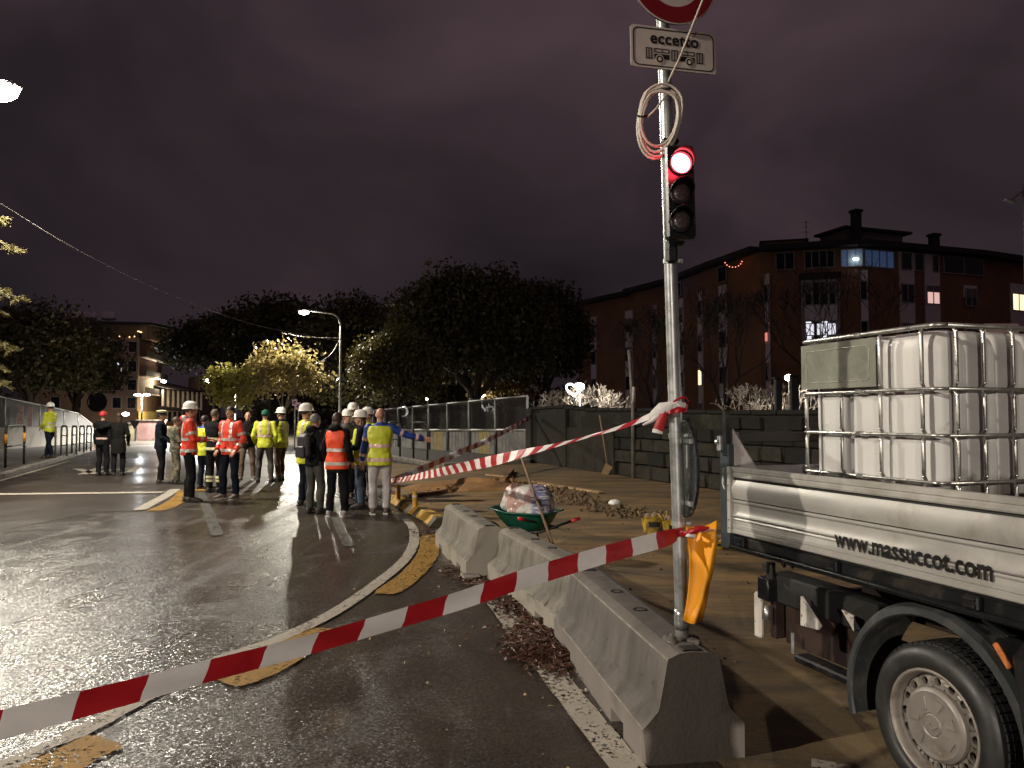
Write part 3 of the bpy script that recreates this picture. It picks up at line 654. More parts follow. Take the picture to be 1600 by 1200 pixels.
c=D(152,628,115.5); m=MB(); m.lathe([(0.01,0),(1.35,0),(1.35,.12),(1.5,.12),(1.5,0)],c,20,Matrix.Rotation(math.pi/2,3,'X')); m.build('round_window',glass_m,lh,world=True)
zt=xz(527,118); 
for (P_,Q_,lab) in [(D(183,525,117.5),D(214,525,117.3),'warm string lights along the lower front edge of the left house terrace'),(D(215,517,117.3),D(249,525,133),'warm string lights along the raised side edge of the left house terrace')]:
    festoon([P_,P_.lerp(Q_,.5)-Vector((0,0,.15)),Q_],lit('warm_bulbs_'+str(int(P_.x)),(1,.62,.25),3.5),lab,.10,.55)
# terrace screen
slab([B,C,C-Vector((.1,0,0)),B-Vector((.1,0,0))],zt,zt+.9,roof_m,'terrace_screen',lh)
for (px,py,Y,s,lab,pw) in [(196,647,110,.55,'oval white lamp on the yellow wall above the embracing couple',500),(256,596,128,.45,'small white lamp high above the arcade roof',1200),(72,551,108,.18,'tiny white light among the dark trees at the left',0)]:
    c=D(px,py,Y); t=thing('wall_lamp',lab,'lamp',c); m=MB(); m.ellipsoid(c,(s,s*.4,s*.45),10,6); m.build('lamp_lens',lens_mat,t,world=True); m=MB(); m.box(c+Vector((0,.3,0)),(.1,.6,.1)); m.build('bracket',pole_mat,t,world=True)
    if pw: lamp_light('lamp_light',c-Vector((0,.5,.3)),pw,(1,.8,.5),t,.2)
t=thing('wall_lamp','shop lamp lighting the yellow ground floor beside the white lamp pole','lamp',D(240,650,122)); c=D(240,650,122)-Vector((-2.5,2,-.6)); m=MB(); m.ellipsoid(c,(.12,.12,.1),8,5); m.build('lamp_lens',lens_mat,t,world=True); m=MB(); m.tube([c,c+Vector((0,3,.2))],.03,5); m.build('bracket',pole_mat,t,world=True); lamp_light('lamp_light',c-Vector((0,.1,.2)),1800,(1,.78,.4),t,.2)
# ---- arcade building
ar=thing('arcade_building','low beige building with a row of white columns right of the balcony house','building',(-60,135,0))
a=Vector((D(252,650,128).x,128,0)); b=Vector((D(312,650,142).x,142,0)); c=Vector((D(332,650,160).x,160,0))
slab([a,b,b+Vector((-4,14,0)),a+Vector((-4,14,0))],0,xz(608,128),beige,'wall',ar); slab([b,c,c+Vector((-6,9,0)),b+Vector((-6,9,0))],0,xz(590,150),beige,'wall',ar)
m_=MB(); n=Vector(((b-a).y,-(b-a).x,0)).normalized()
v=[a+n*1.2,b+n*1.2,b-n*8,a-n*8]; m=MB(); m.add([v[0]+Vector((0,0,xz(608,128))),v[1]+Vector((0,0,xz(608,128))),v[2]+Vector((0,0,xz(588,128))),v[3]+Vector((0,0,xz(588,128)))]+[p+Vector((0,0,xz(608,128)-.2)) for p in v[:2]],[(0,1,2,3),(0,4,5,1)]); m.build('roof',roof_m,ar,world=True)
for k in range(9):
    t=k/8; p=a.lerp(b,t)+n*.25; m=MB(); m.box(p+Vector((0,0,(xz(640,128)+xz(609,128))/2)),(.35,.35,xz(609,128)-xz(640,128)),None); m.build('column',cream_m,ar,world=True)
    if k<8: seg_window(a,b,t+.0625,(xz(640,128)+xz(611,128))/2,1.3,2.4,glass_m,ar,.05)
    if k<8: seg_window(a,b,t+.0625,1.5,1.2,1.8,glass_m,ar,.05)
for k in range(6): seg_window(b,c,.1+k*.16,xz(632,150),1.0,2.6,glass_m,ar,.05); seg_window(b,c,.1+k*.16,xz(606,150)-.6,.9,1.4,glass_m,ar,.05)
m=MB(); p0=D(252,637,100); p1=D(290,640,104)
for k in range(9):
    q=p0.lerp(p1,k/8); m.ellipsoid(q,(.5,.5,.22),8,5)
cn=thing('scalloped_awning','row of small pinkish scalloped canopies behind the police officer','awning',(p0.x,p0.y,0)); m.build('canopy',M('pink_canvas',(.32,.20,.17),.8,emit=None),cn,world=True)
m=MB(); m.tube([Vector((p0.x,p0.y,0)),p0],.06,6); m.tube([Vector((p1.x,p1.y,0)),p1],.06,6); m.build('post',pole_mat,cn,world=True)
# far street clutter below the lamp
gw=thing('give_way_sign','small dark triangular sign seen from behind near the yellow wall','sign',G(211,700)); 
gp=G(211,690); gw.location=(gp.x,gp.y,0); m=MB(); m.tube([(gp.x,gp.y,0),(gp.x,gp.y,D(211,660,gp.y).z)],.035,6); m.build('pole',dark_steel,gw,world=True)
cz=D(211,663,gp.y).z; s=.35; m=MB(); m.extrude([(-s,.25),(s,.25),(0,-.35)],(gp.x,gp.y-.05,cz),(gp.x,gp.y-.08,cz),(1,0,0),(0,0,1)); m.build('plate',black_plastic,gw,world=True)
for k,(px,py,lab) in enumerate([(190,700,'low pale wall across the end of the road'),(236,700,'pinkish builders barrier at the end of the road')]):
    a=G(px-22,py-12+0);b=G(px+22,py-12+0); t=thing('end_wall' if k==0 else 'site_barrier',lab,'wall' if k==0 else 'barrier',a); m=MB()
    h=1.1 if k==0 else 1.3; m.box(((a.x+b.x)/2,a.y,h/2),(abs(b.x-a.x),.2,h),None,.03); m.build('panel',M('end_panel_%d'%k,((.30,.26,.18) if k==0 else (.26,.15,.14)),.8,0,.3,1.5,dirt=(.1,.09,.08),dscale=1.5),t,world=True)
    m=MB(); m.box(((a.x+b.x)/2,a.y,h+.03),(abs(b.x-a.x)+.1,.28,.06)); m.build('coping',kerbm,t,world=True)
# ================================================================== TREES
def leafmat(name,c1,c2,rough=.55,trans=.25):
    m,nt,N,L,p=newmat(name); g=N.new('ShaderNodeNewGeometry'); oi=N.new('ShaderNodeObjectInfo')
    n=noise(N,L,g.outputs['Position'],1.1,4,.7); wn=N.new('ShaderNodeTexWhiteNoise'); L.new(g.outputs['Random Per Island'],wn.inputs[0]) if 'Random Per Island' in g.outputs else None
    c=mixc(N,L,mrange(N,L,n,.3,.7,0,1),c1,c2); c=mixc(N,L,mrange(N,L,g.outputs['Random Per Island'],0,1,0,.55),c,tuple(min(1,k*1.7) for k in c2))
    L.new(c,p.inputs['Base Color']); p.inputs['Roughness'].default_value=rough
    tr=N.new('ShaderNodeBsdfTranslucent'); L.new(c,tr.inputs[0]); mx=N.new('ShaderNodeMixShader'); mx.inputs[0].default_value=trans
    out=N['Material Output']; L.new(p.outputs[0],mx.inputs[1]); L.new(tr.outputs[0],mx.inputs[2]); L.new(mx.outputs[0],out.inputs[0]); return m
def crown_pts(center,rad,nclump,cr,flat=1.0,shell=.55):
    cl=[]
    for _ in range(nclump):
        v=np.random.normal(size=3); v/=np.linalg.norm(v); r=shell+(1-shell)*np.random.rand()
        if v[2]<-.55: v[2]*=-.5
        cl.append(np.array(center)+v*np.array(rad)*r)
    return cl
def leaf_cloud(name,clumps,cr,per,size,mat,parent,flat=.8,droop=0):
    out=[]
    for c in clumps:
        n=int(per*random.uniform(.6,1.3)); s=cr*random.uniform(.6,1.25)
        p=np.clip(np.random.normal(size=(n,3)),-1.7,1.7)*s*.5*np.array([1,1,flat])+c
        if droop: p[:,2]-=np.abs(np.random.normal(size=n))*droop
        out.append(p)
    P=np.concatenate(out); n=len(P); a=np.random.normal(size=(n,3)); a/=np.linalg.norm(a,axis=1)[:,None]; b=np.random.normal(size=(n,3)); b-=a*(a*b).sum(1)[:,None]; b/=np.linalg.norm(b,axis=1)[:,None]
    s=size*(.6+.8*np.random.rand(n))[:,None]
    V=np.stack([P-a*s*.5,P-b*s*.33+a*s*.05,P+a*s*.6,P+b*s*.33+a*s*.05],1)
    if parent is not None: V=V-np.array(parent.location)[None,None,:]
    return npmesh(name,V,4,mat,parent)
def limbs(mb,p,d,L,r,depth,spread=.6,targets=None,up=.15,split=(2,3),taper=.62,ns=6,minr=.012):
    n=3; pts=[p]; q=p.copy(); dd=d.copy(); rs=[r]
    for k in range(n):
        dd=(dd+Vector((random.gauss(0,.10),random.gauss(0,.10),random.gauss(0,.06)+up*.3))).normalized(); q=q+dd*L/n; pts.append(q.copy()); rs.append(max(minr,r*(1-(1-taper)*(k+1)/n)))
    mb.tube(pts,rs,ns if r>.06 else 4,False)
    if targets is not None: targets.append(np.array(q))
    if depth<=0: return
    for k in range(random.randint(*split)):
        a=Vector((random.gauss(0,1),random.gauss(0,1),random.gauss(0,1)*.5)); a=(a-dd*a.dot(dd)).normalized()
        nd=(dd+a*spread*random.uniform(.6,1.2)+Vector((0,0,up))).normalized()
        limbs(mb,q,nd,L*random.uniform(.62,.85),rs[-1]*random.uniform(.62,.8),depth-1,spread,targets,up,split,taper,ns,minr)
def tree(name,label,base,H,crown_c,crown_r,nclump,cr,per,size,lm,group=None,trunk_r=.35,tm=None,depth=3,cat='tree',droop=0,flat=.8,dens_core=True):
    t=thing(name,label,cat,base,group=group); b=Vector(base); mb=MB(); tg=[]
    th=max(1.5,(crown_c[2]-crown_r[2])*1.0); mb.tube([b-Vector((0,0,.05)),b+Vector((0,0,.4)),b+Vector((random.uniform(-.2,.2),0,th))],[trunk_r*1.35,trunk_r,trunk_r*.8],10,False)
    top=b+Vector((0,0,th))
    for k in range(5):
        a=k*2*math.pi/5+random.uniform(-.4,.4); limbs(mb,top,Vector((math.cos(a)*.6*crown_r[0]/crown_r[2],math.sin(a)*.6,1)).normalized(),crown_r[2]*.62,trunk_r*.5,depth,.7,tg)
    mb.build('trunk',tm or bark,t,True,world=True,fix=False)
    cl=crown_pts(crown_c,crown_r,nclump,cr)
    leaf_cloud('crown',cl,cr,per,size,lm,t,flat,droop); return t
dark_leaf=leafmat('dark_foliage',(.050,.046,.018),(.085,.075,.032)); olive=leafmat('olive_foliage',(.050,.045,.013),(.105,.085,.026)); autumn=leafmat('autumn_foliage',(.11,.065,.02),(.16,.11,.03)); lime=leafmat('yellow_green_leaves',(.28,.27,.05),(.42,.38,.09),.4,.3); brownleaf=leafmat('yellow_brown_leaves',(.20,.15,.05),(.36,.30,.12),.4,.3)
random.seed(11);np.random.seed(11)
def tr(name,label,px0,px1,pytop,Y,lm,nclump,per,size,cr,pybot=640,**k):
    cx=(px0+px1)/2; xa=D(px0,600,Y).x; xb=D(px1,600,Y).x; zt=D(cx,pytop,Y).z; zb=max(1.2,D(cx,pybot,Y).z); rx=(xb-xa)/2; rz=(zt-zb)/2
    return tree(name,label,((xa+xb)/2,Y,0),zt,((xa+xb)/2,Y,(zt+zb)/2),(rx*.92,rx*.7,rz*.92),nclump,cr,per,size,lm,**k)
tr('broad_tree','largest dark rounded tree, its crown highest in the middle behind the corrugated fence',600,885,420,46,dark_leaf,260,240,.26,1.35,pybot=632,trunk_r=.5)
tr('broad_tree','low olive tinged tree lit from the left, at the foot of the largest dark tree',548,690,515,41,olive,90,190,.19,1.0,pybot=650,trunk_r=.25)
tr('broad_tree','reddish brown autumn tree low to the right of the largest dark tree',730,850,545,52,autumn,40,100,.26,1.0,pybot=650,trunk_r=.25)
tr('broad_tree','dark tree whose crown joins the right side of the largest dark tree',785,912,428,52,dark_leaf,120,200,.27,1.3,pybot=632,trunk_r=.35)
tr('broad_tree','dark tree right behind the head of the tall curved lamp',455,645,472,70,dark_leaf,130,170,.36,1.9,pybot=610,trunk_r=.4)
tr('broad_tree','dark broad tree behind the yellow leaved tree, left of the curved lamp',335,520,468,78,dark_leaf,130,170,.4,2.0,pybot=610,trunk_r=.4)
tr('broad_tree','dark tree at the left end of the dark tree line, beside the arcade building',258,420,490,84,dark_leaf,110,170,.42,2.1,pybot=600,trunk_r=.4)
tr('broad_tree','low dark tree under the tree line between the curved lamp and the pointing man',490,615,560,60,dark_leaf,60,160,.3,1.4,pybot=650,trunk_r=.3)
tr('broad_tree','tall thin crowned dark tree in front of the balcony house, far left',48,190,500,62,dark_leaf,90,110,.32,1.7,pybot=640,trunk_r=.35)
tr('broad_tree','large dark tree above the left netting, behind the walking worker',-50,150,470,52,dark_leaf,120,130,.3,1.7,pybot=640,trunk_r=.4)
tr('leafy_tree','yellow leaved young tree shining under the curved street lamp',378,512,531,41.5,brownleaf,105,36,.22,.66,pybot=650,trunk_r=.10,tm=bark_pale)
tr('leafy_tree','bright lime leaved tree left of the lamp lit yellow brown tree',318,400,560,40,lime,60,36,.22,.6,pybot=655,trunk_r=.09,tm=bark_pale)
# far low wood closing the view under the crowns
def far_wood():
    rs_=np.random.RandomState(3); P=[]
    for px in range(-200,960,9):
        Y=105+rs_.rand()*22; x=(px-800)/1200*Y; h=7.5+3.5*math.sin(px*.013)+rs_.rand()*1.5
        k=70; P.append(np.stack([x+rs_.normal(size=k)*1.3,Y+rs_.normal(size=k)*2.0,rs_.rand(k)**.8*h],1))
    P=np.concatenate(P); n=len(P); a=rs_.normal(size=(n,3)); a/=np.linalg.norm(a,axis=1)[:,None]; b=rs_.normal(size=(n,3)); b-=a*(a*b).sum(1)[:,None]; b/=np.linalg.norm(b,axis=1)[:,None]; s=1.25
    V=np.stack([P-a*s*.5,P-b*s*.4,P+a*s*.5,P+b*s*.4],1); V=V[(V[:,:,0].mean(1)>-38)|(V[:,:,0].mean(1)<-110)]
    o=npmesh('distant_wood',V,4,dark_leaf); tag(o,'low dark wood closing the view beneath the tree crowns',kind='stuff')
far_wood()
# conifer at the left edge : trunk stands outside the picture
cf=thing('conifer','conifer reaching in at the left edge below the bright street lamp','tree',(-13.1,16.2,0)); mb=MB(); mb.tube([(-13.1,16.2,0),(-13.1,16.2,6),(-13.1,16.2,12)],[.22,.15,.03],8); mb.build('trunk',bark,cf,True,world=True)
needle=leafmat('conifer_needles',(.05,.05,.012),(.10,.08,.025),.6,.1); mb=MB(); ndl=[]
def branch(z,az,L,dr):
    p=Vector((-13.1,16.2,z)); pts=[p]; d=Vector((math.cos(az),math.sin(az),.10))
    for k in range(1,9):
        f=k/8; pts.append(p+d*L*f+Vector((0,0,-dr*f*f+ (.25*L*.15 if f>.8 else 0))))
    mb.tube(pts,[.05*(1-.8*k/8) for k in range(9)],5,False)
    for k in range(2,9):
        c=pts[k]; m_=int(9) 
        for j in range(m_):
            side=random.choice([-1,1]); w=(1-abs(k/8-.45))*.55*random.uniform(.3,1); q=c+Vector((-d.y,d.x,0))*side*w+d*random.uniform(-.1,.22)*1.0+Vector((0,0,-random.uniform(0,.45)*w*2)); ndl.append((c,q))
whorls=[(4.75,3.25),(4.1,3.0),(3.35,3.1),(2.9,2.6),(5.6,2.2),(6.3,2.0),(7.2,1.9)]
for z in [D(20,375,16).z,D(20,437,16).z,D(30,470,16).z,D(20,545,16).z,D(15,575,16).z]:
    L_={0:2.55,1:2.6,2:3.0,3:2.75,4:2.5}
for i,(py,L_) in enumerate([(372,2.55),(437,2.6),(466,3.02),(540,2.82),(568,2.55),(330,2.3),(500,2.2),(600,2.4),(290,2.0),(240,1.8)]):
    z=D(20,py,16).z+.25
    for az in (-.22,.35+random.uniform(-.1,.1),1.3,2.3,3.2,4.2,5.2): branch(z+random.uniform(-.1,.1),az,(L_-.42)*(1 if abs(az)<.3 else random.uniform(.75,.9)),.45)
mb.build('branches',bark,cf,world=True,fix=False)
V=[]
for c,q in ndl:
    for f in np.linspace(.1,1,12):
        p=np.array(c.lerp(q,f))
        for _ in range(4):
            d=np.random.normal(size=3); d/=np.linalg.norm(d); dd=np.array(q-c); dd/=np.linalg.norm(dd)+1e-6; d=d*.75+dd*.7; w=np.cross(d,np.random.normal(size=3)); w/=np.linalg.norm(w); V.append([p-w*.006,p+w*.006,p+d*.075+w*.003,p+d*.075-w*.003])
V=np.array(V)-np.array(cf.location)[None,None,:]; npmesh('crown',V,4,needle,cf)
# bare winter trees behind the wall
bark_dark=M('winter_bark',(.022,.017,.013),.95,0,.35,7)
def bare(px,Y,pyt,label,depth=5,r=.14,mat=None,spread=.75,group=None,lean=0,mr=.012):
    b=Vector((D(px,650,Y).x,Y,0)); H=D(px,pyt,Y).z; t=thing('bare_tree',label,'tree',b,group=group); mb=MB(); mb.tube([b-Vector((0,0,.05)),b+Vector((lean,0,H*.28))],[r*1.3,r],8,False)
    for k in range(4):
        a=k*math.pi/2+random.uniform(-.5,.5); limbs(mb,b+Vector((lean,0,H*.27)),Vector((math.cos(a)*.6,math.sin(a)*.6,.9 if k else 1.6)).normalized(),H*.26,r*.7,depth,spread,None,.22,(2,3),.62,5,mr)
    mb.build('trunk',mat or bark_dark,t,world=True,fix=False); return t
random.seed(5)
bare(1020,34,495,'dark leafless tree just left of the traffic light pole, before the apartment block')
bare(1133,33,478,'dark leafless tree right of the traffic light pole, before the apartment block')
bare(1285,36,440,'dark leafless tree whose twig tips show above the water tank')
bare(925,27,600,'low leafless tree with pale lit twigs behind the stone wall',5,.07,bark_pale,1.2,mr=.009)
bare(900,29,606,'low leafless shrubby tree with lit twigs at the left end of the stone wall lights',5,.06,bark_pale,1.2,mr=.009)
bare(1186,24,602,'low leafless tree with curling pale lit branches left of the water tank',5,.06,bark_pale,1.3,mr=.008)
bare(1228,26,600,'low leafless tree with lit twigs touching the left edge of the water tank',4,.06,bark_pale,1.3,mr=.008)
def yard_lamp(px,py,Y,label,power,r=.16):
    h=D(px,py,Y); t=thing('garden_lamp',label,'lamp',(h.x,Y,0)); m=MB(); m.tube([(h.x,Y,0),(h.x,Y,h.z-.1)],[.05,.035],8); m.build('pole',dark_steel,t,True,world=True); m=MB(); m.ellipsoid(h,(r,r,r*.75),12,8); m.build('lamp_globe',lens_mat,t,True,world=True)
    lamp_light('lamp_light',h-Vector((0,.25,.35)),power,(1,.93,.85),t,.12); return t
yard_lamp(906,604,26,'round white lamp over the lit twigs behind the stone wall',330)
yard_lamp(1233,590,25,'white lamp beside the left edge of the water tank',300,.14)
yard_lamp(753,617,52,'small white lamp above the corrugated fence',160,.2)
yard_lamp(668,623,60,'tiny white lamp above the left part of the corrugated fence',60,.13)
# heart shaped light
h=D(897,608,26.5); t=thing('heart_light','white heart shaped light decoration beside the round white lamp','light decoration',(h.x,26.5,0)); m=MB(); m.tube([(h.x,26.5,0),(h.x,26.5,h.z-.2)],.03,6); m.build('pole',dark_steel,t,world=True)
m=MB(); pts=[]
for k in range(25):
    a=2*math.pi*k/24; pts.append(h+Vector((.017*16*math.sin(a)**3,0,.017*(13*math.cos(a)-5*math.cos(2*a)-2*math.cos(3*a)-math.cos(4*a))*.9)))
m.tube(pts,.035,6); m.build('light_tube',lit('heart_tube',(1,.9,.88),5),t,world=True)
for (px,py,Y,kk,lab) in [(630,643,58,0,'white crescent light seen through the netting near the pointing man'),(760,638,50,1,'scattered white light spots behind the middle netting panel')]:
    c=D(px,py,Y); t=thing('light_decoration',lab,'light decoration',(c.x,Y,0)); m=MB(); m.tube([(c.x,Y,0),(c.x,Y,c.z-.2)],.03,5); m.build('pole',dark_steel,t,world=True); m=MB()
    if kk==0: m.tube([c+Vector((math.cos(a)*.30,0,math.sin(a)*.36)) for a in np.linspace(-1.9,1.9,9)],[.02,.05,.08,.1,.1,.09,.07,.05,.02],6)
    else:
        for q in range(8): m.tube([c+Vector((random.uniform(-.5,.6),0,random.uniform(-.3,.3))) for _ in range(2)],.03,5)
    m.build('light_tube',lit('deco_%d'%kk,(1,.92,.88),3.5),t,world=True)
# ================================================================== CONCRETE BARRIERS
def concm(name,c,d,e):
    m,nt,N,L,p=newmat(name); g=N.new('ShaderNodeTexCoord'); oi=N.new('ShaderNodeObjectInfo'); ad=N.new('ShaderNodeVectorMath'); ad.operation='MULTIPLY_ADD'; L.new(oi.outputs['Random'],ad.inputs[0]); ad.inputs[1].default_value=(37,21,13); L.new(g.outputs['Object'],ad.inputs[2]); v=ad.outputs[0]
    mp=N.new('ShaderNodeMapping'); mp.inputs['Scale'].default_value=(3,3,.5); L.new(v,mp.inputs[0])
    a=noise(N,L,v,3,6,.65,.3); b=noise(N,L,mp.outputs[0],2.2,5,.7); f=noise(N,L,v,55,4,.7); sp=noise(N,L,v,14,3,.6)
    col=mixc(N,L,mrange(N,L,a,.33,.67,0,1),c,d); col=mixc(N,L,mrange(N,L,b,.44,.66,0,.75),col,e); col=mixc(N,L,mrange(N,L,sp,.64,.72,0,.6),col,tuple(k*.5 for k in e))
    ge=N.new('ShaderNodeNewGeometry'); col=mixc(N,L,mrange(N,L,ge.outputs['Pointiness'],.515,.56,0,.55),col,tuple(min(1,k*1.9) for k in d))
    L.new(col,p.inputs['Base Color']); p.inputs['Roughness'].default_value=.82; n=bump(N,L,f,.45,.004); n=bump(N,L,a,.3,.003,n); L.new(n,p.inputs['Normal']); return m
conA=concm('weathered_concrete',(.105,.096,.078),(.190,.175,.145),(.050,.042,.031)); conB=concm('grey_concrete',(.078,.069,.062),(.125,.111,.100),(.045,.038,.031))
edgem=M('worn_concrete_edge',(.20,.18,.155),.8,0,.35,9,.5,40,.004,dirt=(.15,.13,.10),dscale=12,dlo=.5,dhi=.6)
def barrier(label,near,far,mat,Lb,seed,clip_in=.0):
    near=Vector((*near,0)); far=Vector((*far,0)); d=(far-near).normalized(); right=Vector((d.y,-d.x,0)); c0=near+right*.25
    t=thing('concrete_barrier',label,'concrete barrier',c0,group='concrete barriers in a row'); t.rotation_euler=(0,0,math.atan2(d.y,d.x)-math.pi/2)  # local +y along barrier
    rnd=random.Random(seed)
    half=[(.25,.0),(.25,.162),(.2455,.168),(.178,.238),(.170,.256),(.128,.468),(.123,.477),(.070,.500),(.0,.505)]
    def sect(y,notch,s=1.0,dz=0):
        h=[(a*s,b) for a,b in half]; z0=.075 if notch else 0.0; h[0]=(h[0][0],z0)
        pts=[(-a,b) for a,b in h]+[(a,b) for a,b in h[-2::-1]]
        return [Vector((a,y,b)) for a,b in pts]
    ys=[(0,0,.985),(.012,0,1.0),(.30,0,1),(.3001,1,1),(.335,1,1),(.52,1,1),(.5201,0,1)]; k=int((Lb-1.04)/.1)
    ys+=[(.5201+i*(Lb-1.0402)/k,0,1) for i in range(1,k)]+[(Lb-.5201,0,1),(Lb-.52,1,1),(Lb-.335,1,1),(Lb-.3001,1,1),(Lb-.30,0,1),(Lb-.012,0,1.0),(Lb,0,.985)]
    m=MB(); n=None; vs=[];fs=[]
    for (y,no,s) in ys: q=sect(y,no,s); n=len(q); vs+=q
    for i in range(len(ys)-1):
        for j in range(n): a=i*n+j;b=i*n+(j+1)%n; fs.append((a,b,b+n,a+n))
    fs+= [tuple(range(n-1,-1,-1)),tuple((len(ys)-1)*n+j for j in range(n))]
    m.add(vs,fs); nn_=n
    m.m=[1 if (k_<len(fs)-2 and (k_%nn_) in (1,5,nn_-7,nn_-3)) else 0 for k_ in range(len(fs))]
    b=m.build('body',[mat,edgem],t,True,sharp=14)
    # chipped edge
    bm=bmesh.new(); bm.from_mesh(b.data)
    for _ in range(7):
        v=rnd.choice([v for v in bm.verts if abs(abs(v.co.x)-.25)<.02 ]); v.co+=Vector((-math.copysign(rnd.uniform(.006,.02),v.co.x),0,-rnd.uniform(0,.01)))
    bm.to_mesh(b.data); bm.free(); b.data.set_sharp_from_angle(angle=R(14))
    for y in (Lb*.40,Lb*.63):
        m=MB(); m.lathe([(.040,.0),(.040,.004),(.030,.005),(.028,-.002),(.001,-.003)],(0,y,.5035),18); m.build('lifting_hole',M('hole_black',(.006,.005,.005),.95) if 'hole_black' not in bpy.data.materials else bpy.data.materials['hole_black'],t,True,sharp=40)
    for y in (.05,Lb-.05):
        m=MB(); m.box((0,y,.506),(.09,.07,.012),None,.004); m.build('joint_plate',black_matt,t)
    return t
B3=barrier('grey concrete barrier nearest the camera, holding the traffic light pole',(.597,3.58),(.323,5.373),conB,1.985,1)
B2=barrier('middle concrete barrier, lighter and beige, before the wheelbarrow',(.319,5.58),(-.23,7.512),conA,2.05,2)
B1=barrier('farthest beige concrete barrier of the row, beside the yellow curved marking',(-.455,7.62),(-.975,9.68),conA,2.03,3)
B0=barrier('concrete barrier outside the picture, next in the row towards the viewer',(.95,.18),(.79,2.12),conB,1.93,4)
# mortar lump round the pole foot
pb=Vector((.840,3.83,.503)); 
mp_=MB(); rnd=random.Random(9)
for k in range(16): a=rnd.uniform(0,6.28); r=rnd.uniform(.02,.085); mp_.ellipsoid(pb+Vector((math.cos(a)*r,math.sin(a)*r*1.2,.004-r*.05)),(rnd.uniform(.02,.045),rnd.uniform(.02,.045),rnd.uniform(.010,.026)),8,6)
q=remesh(mp_,.006,2,.006,.02); q.materials.append(conB); mo=link('mortar_lump',q); tag(mo,'lumpy mortar collar round the foot of the traffic light pole','mortar')

# ================================================================== POLE, SIGNS, TRAFFIC LIGHT
tA=D(1040,110,3.72); tB=D(1031,-120,3.70)
def pole_at(py):  # point of pole axis at picture row py
    a=Vector((pb.x,pb.y,.46)); return a.lerp(tB,(py-1000)/(-120-1000))
poleT=thing('sign_pole','leaning galvanised pole rising from the nearest concrete barrier, carrying the signs and traffic light','pole',pb-Vector((0,0,.03)))
steelp=M('galvanised_pole',(.46,.48,.48),.35,.75,.18,9,.25,60,.001,dirt=(.30,.30,.29),dscale=12)
m=MB(); m.tube([Vector((pb.x,pb.y,.46)),tB],.0325,28); m.build('pole',steelp,poleT,True,world=True,sharp=50)
pd=(tB-Vector((pb.x,pb.y,.46))).normalized()
m=MB(); c=pole_at(955); m.tube([c-pd*.05,c-pd*.02,c+pd*.02,c+pd*.05],[.0345,.038,.038,.0345],24); m.build('sleeve_joint',steelp,poleT,True,world=True)
def clamp(c,par,w=.022,mat=steelp):
    m=MB(); m.tube([c-pd*w/2,c+pd*w/2],.0375,24); m.box(c+Vector((.045,-.005,0)),(.03,.018,w),None,.003); m.tube([c+Vector((.045,-.03,0)),c+Vector((.045,.02,0))],.005,6); m.build('clamp',mat,par,True,world=True,sharp=40)
for py in(673,808): clamp(pole_at(py),poleT)
# plate 'eccetto' bus
def textmesh(s,size,bold=0,ext=.0008,space=1.0):
    cu=bpy.data.curves.new('t','FONT'); cu.body=s; cu.size=size; cu.offset=bold; cu.extrude=ext; cu.space_character=space; cu.align_x='CENTER'; cu.align_y='CENTER'; o=bpy.data.objects.new('t',cu); COL.objects.link(o); dg=bpy.context.evaluated_depsgraph_get(); me=bpy.data.meshes.new_from_object(o.evaluated_get(dg)); bpy.data.objects.remove(o); bpy.data.curves.remove(cu); return me
signface=M('sign_white',(.86,.80,.75),.45,0,.05,5,dirt=(.74,.66,.61),dscale=3); signred=M('sign_red',(.30,.008,.014),.45,0,.08,6); ink=M('sign_black',(.012,.010,.010),.5); signback=M('sign_back_grey',(.10,.105,.11),.5,.6,.2,8)
p1=D(986,37,3.585); p2=D(984.5,103,3.585); p3=D(1118.5,53,3.70); p4=D(1118,117,3.70)
ec=(p1+p2+p3+p4)/4; ex=((p3-p1)+(p4-p2)).normalized(); ez=((p1-p2)+(p3-p4)); ez=(ez-ex*ez.dot(ex)).normalized(); ey=ez.cross(ex).normalized() # ey = away from viewer?
if ey.y<0: ey=-ey
Wp=((p3-p1).length+(p4-p2).length)/2; Hp=((p1-p2).length+(p3-p4).length)/2
def rrect(w,h,r,n=5,c=(0,0)):
    pts=[]
    for (sx,sy,a0) in((1,1,0),(-1,1,90),(-1,-1,180),(1,-1,270)):
        for k in range(n+1): a=R(a0+90*k/n); pts.append((c[0]+sx*(w/2-r)+r*math.cos(a),c[1]+sy*(h/2-r)+r*math.sin(a)))
    return pts
es=thing('exception_sign','white plate reading eccetto above a bus drawing, high on the pole','road sign',ec)
def pl(prof,d0,d1,mat,name,par,c=ec):
    m=MB(); m.extrude(prof,c+ey*d0,c+ey*d1,ex,ez); return m.build(name,mat,par,world=True)
def ringp(outer,inner,d0,mat,name,par,c=ec,ex_=None,ez_=None,ey_=None,th=.0012):
    X=ex_ or ex;Z=ez_ or ez;Yv=ey_ or ey; n=len(outer); m=MB(); vs=[c+Yv*(d0)+X*a+Z*b for a,b in outer]+[c+Yv*d0+X*a+Z*b for a,b in inner]; vs+=[v+Yv*th for v in vs]
    fs=[(i,(i+1)%n,n+(i+1)%n,n+i) for i in range(n)]+[(2*n+i,2*n+(i+1)%n,(i+1)%n,i) for i in range(n)]+[(n+i,n+(i+1)%n,3*n+(i+1)%n,3*n+i) for i in range(n)]; m.add(vs,fs); return m.build(name,mat,par,world=True)
pl(rrect(Wp,Hp,.012),0,.006,signback,'plate',es); pl(rrect(Wp*.995,Hp*.995,.014),-.0015,.0,signface,'face',es)
ringp(rrect(Wp*.95,Hp*.90,.028),rrect(Wp*.925,Hp*.85,.024),-.0026,ink,'border',es)
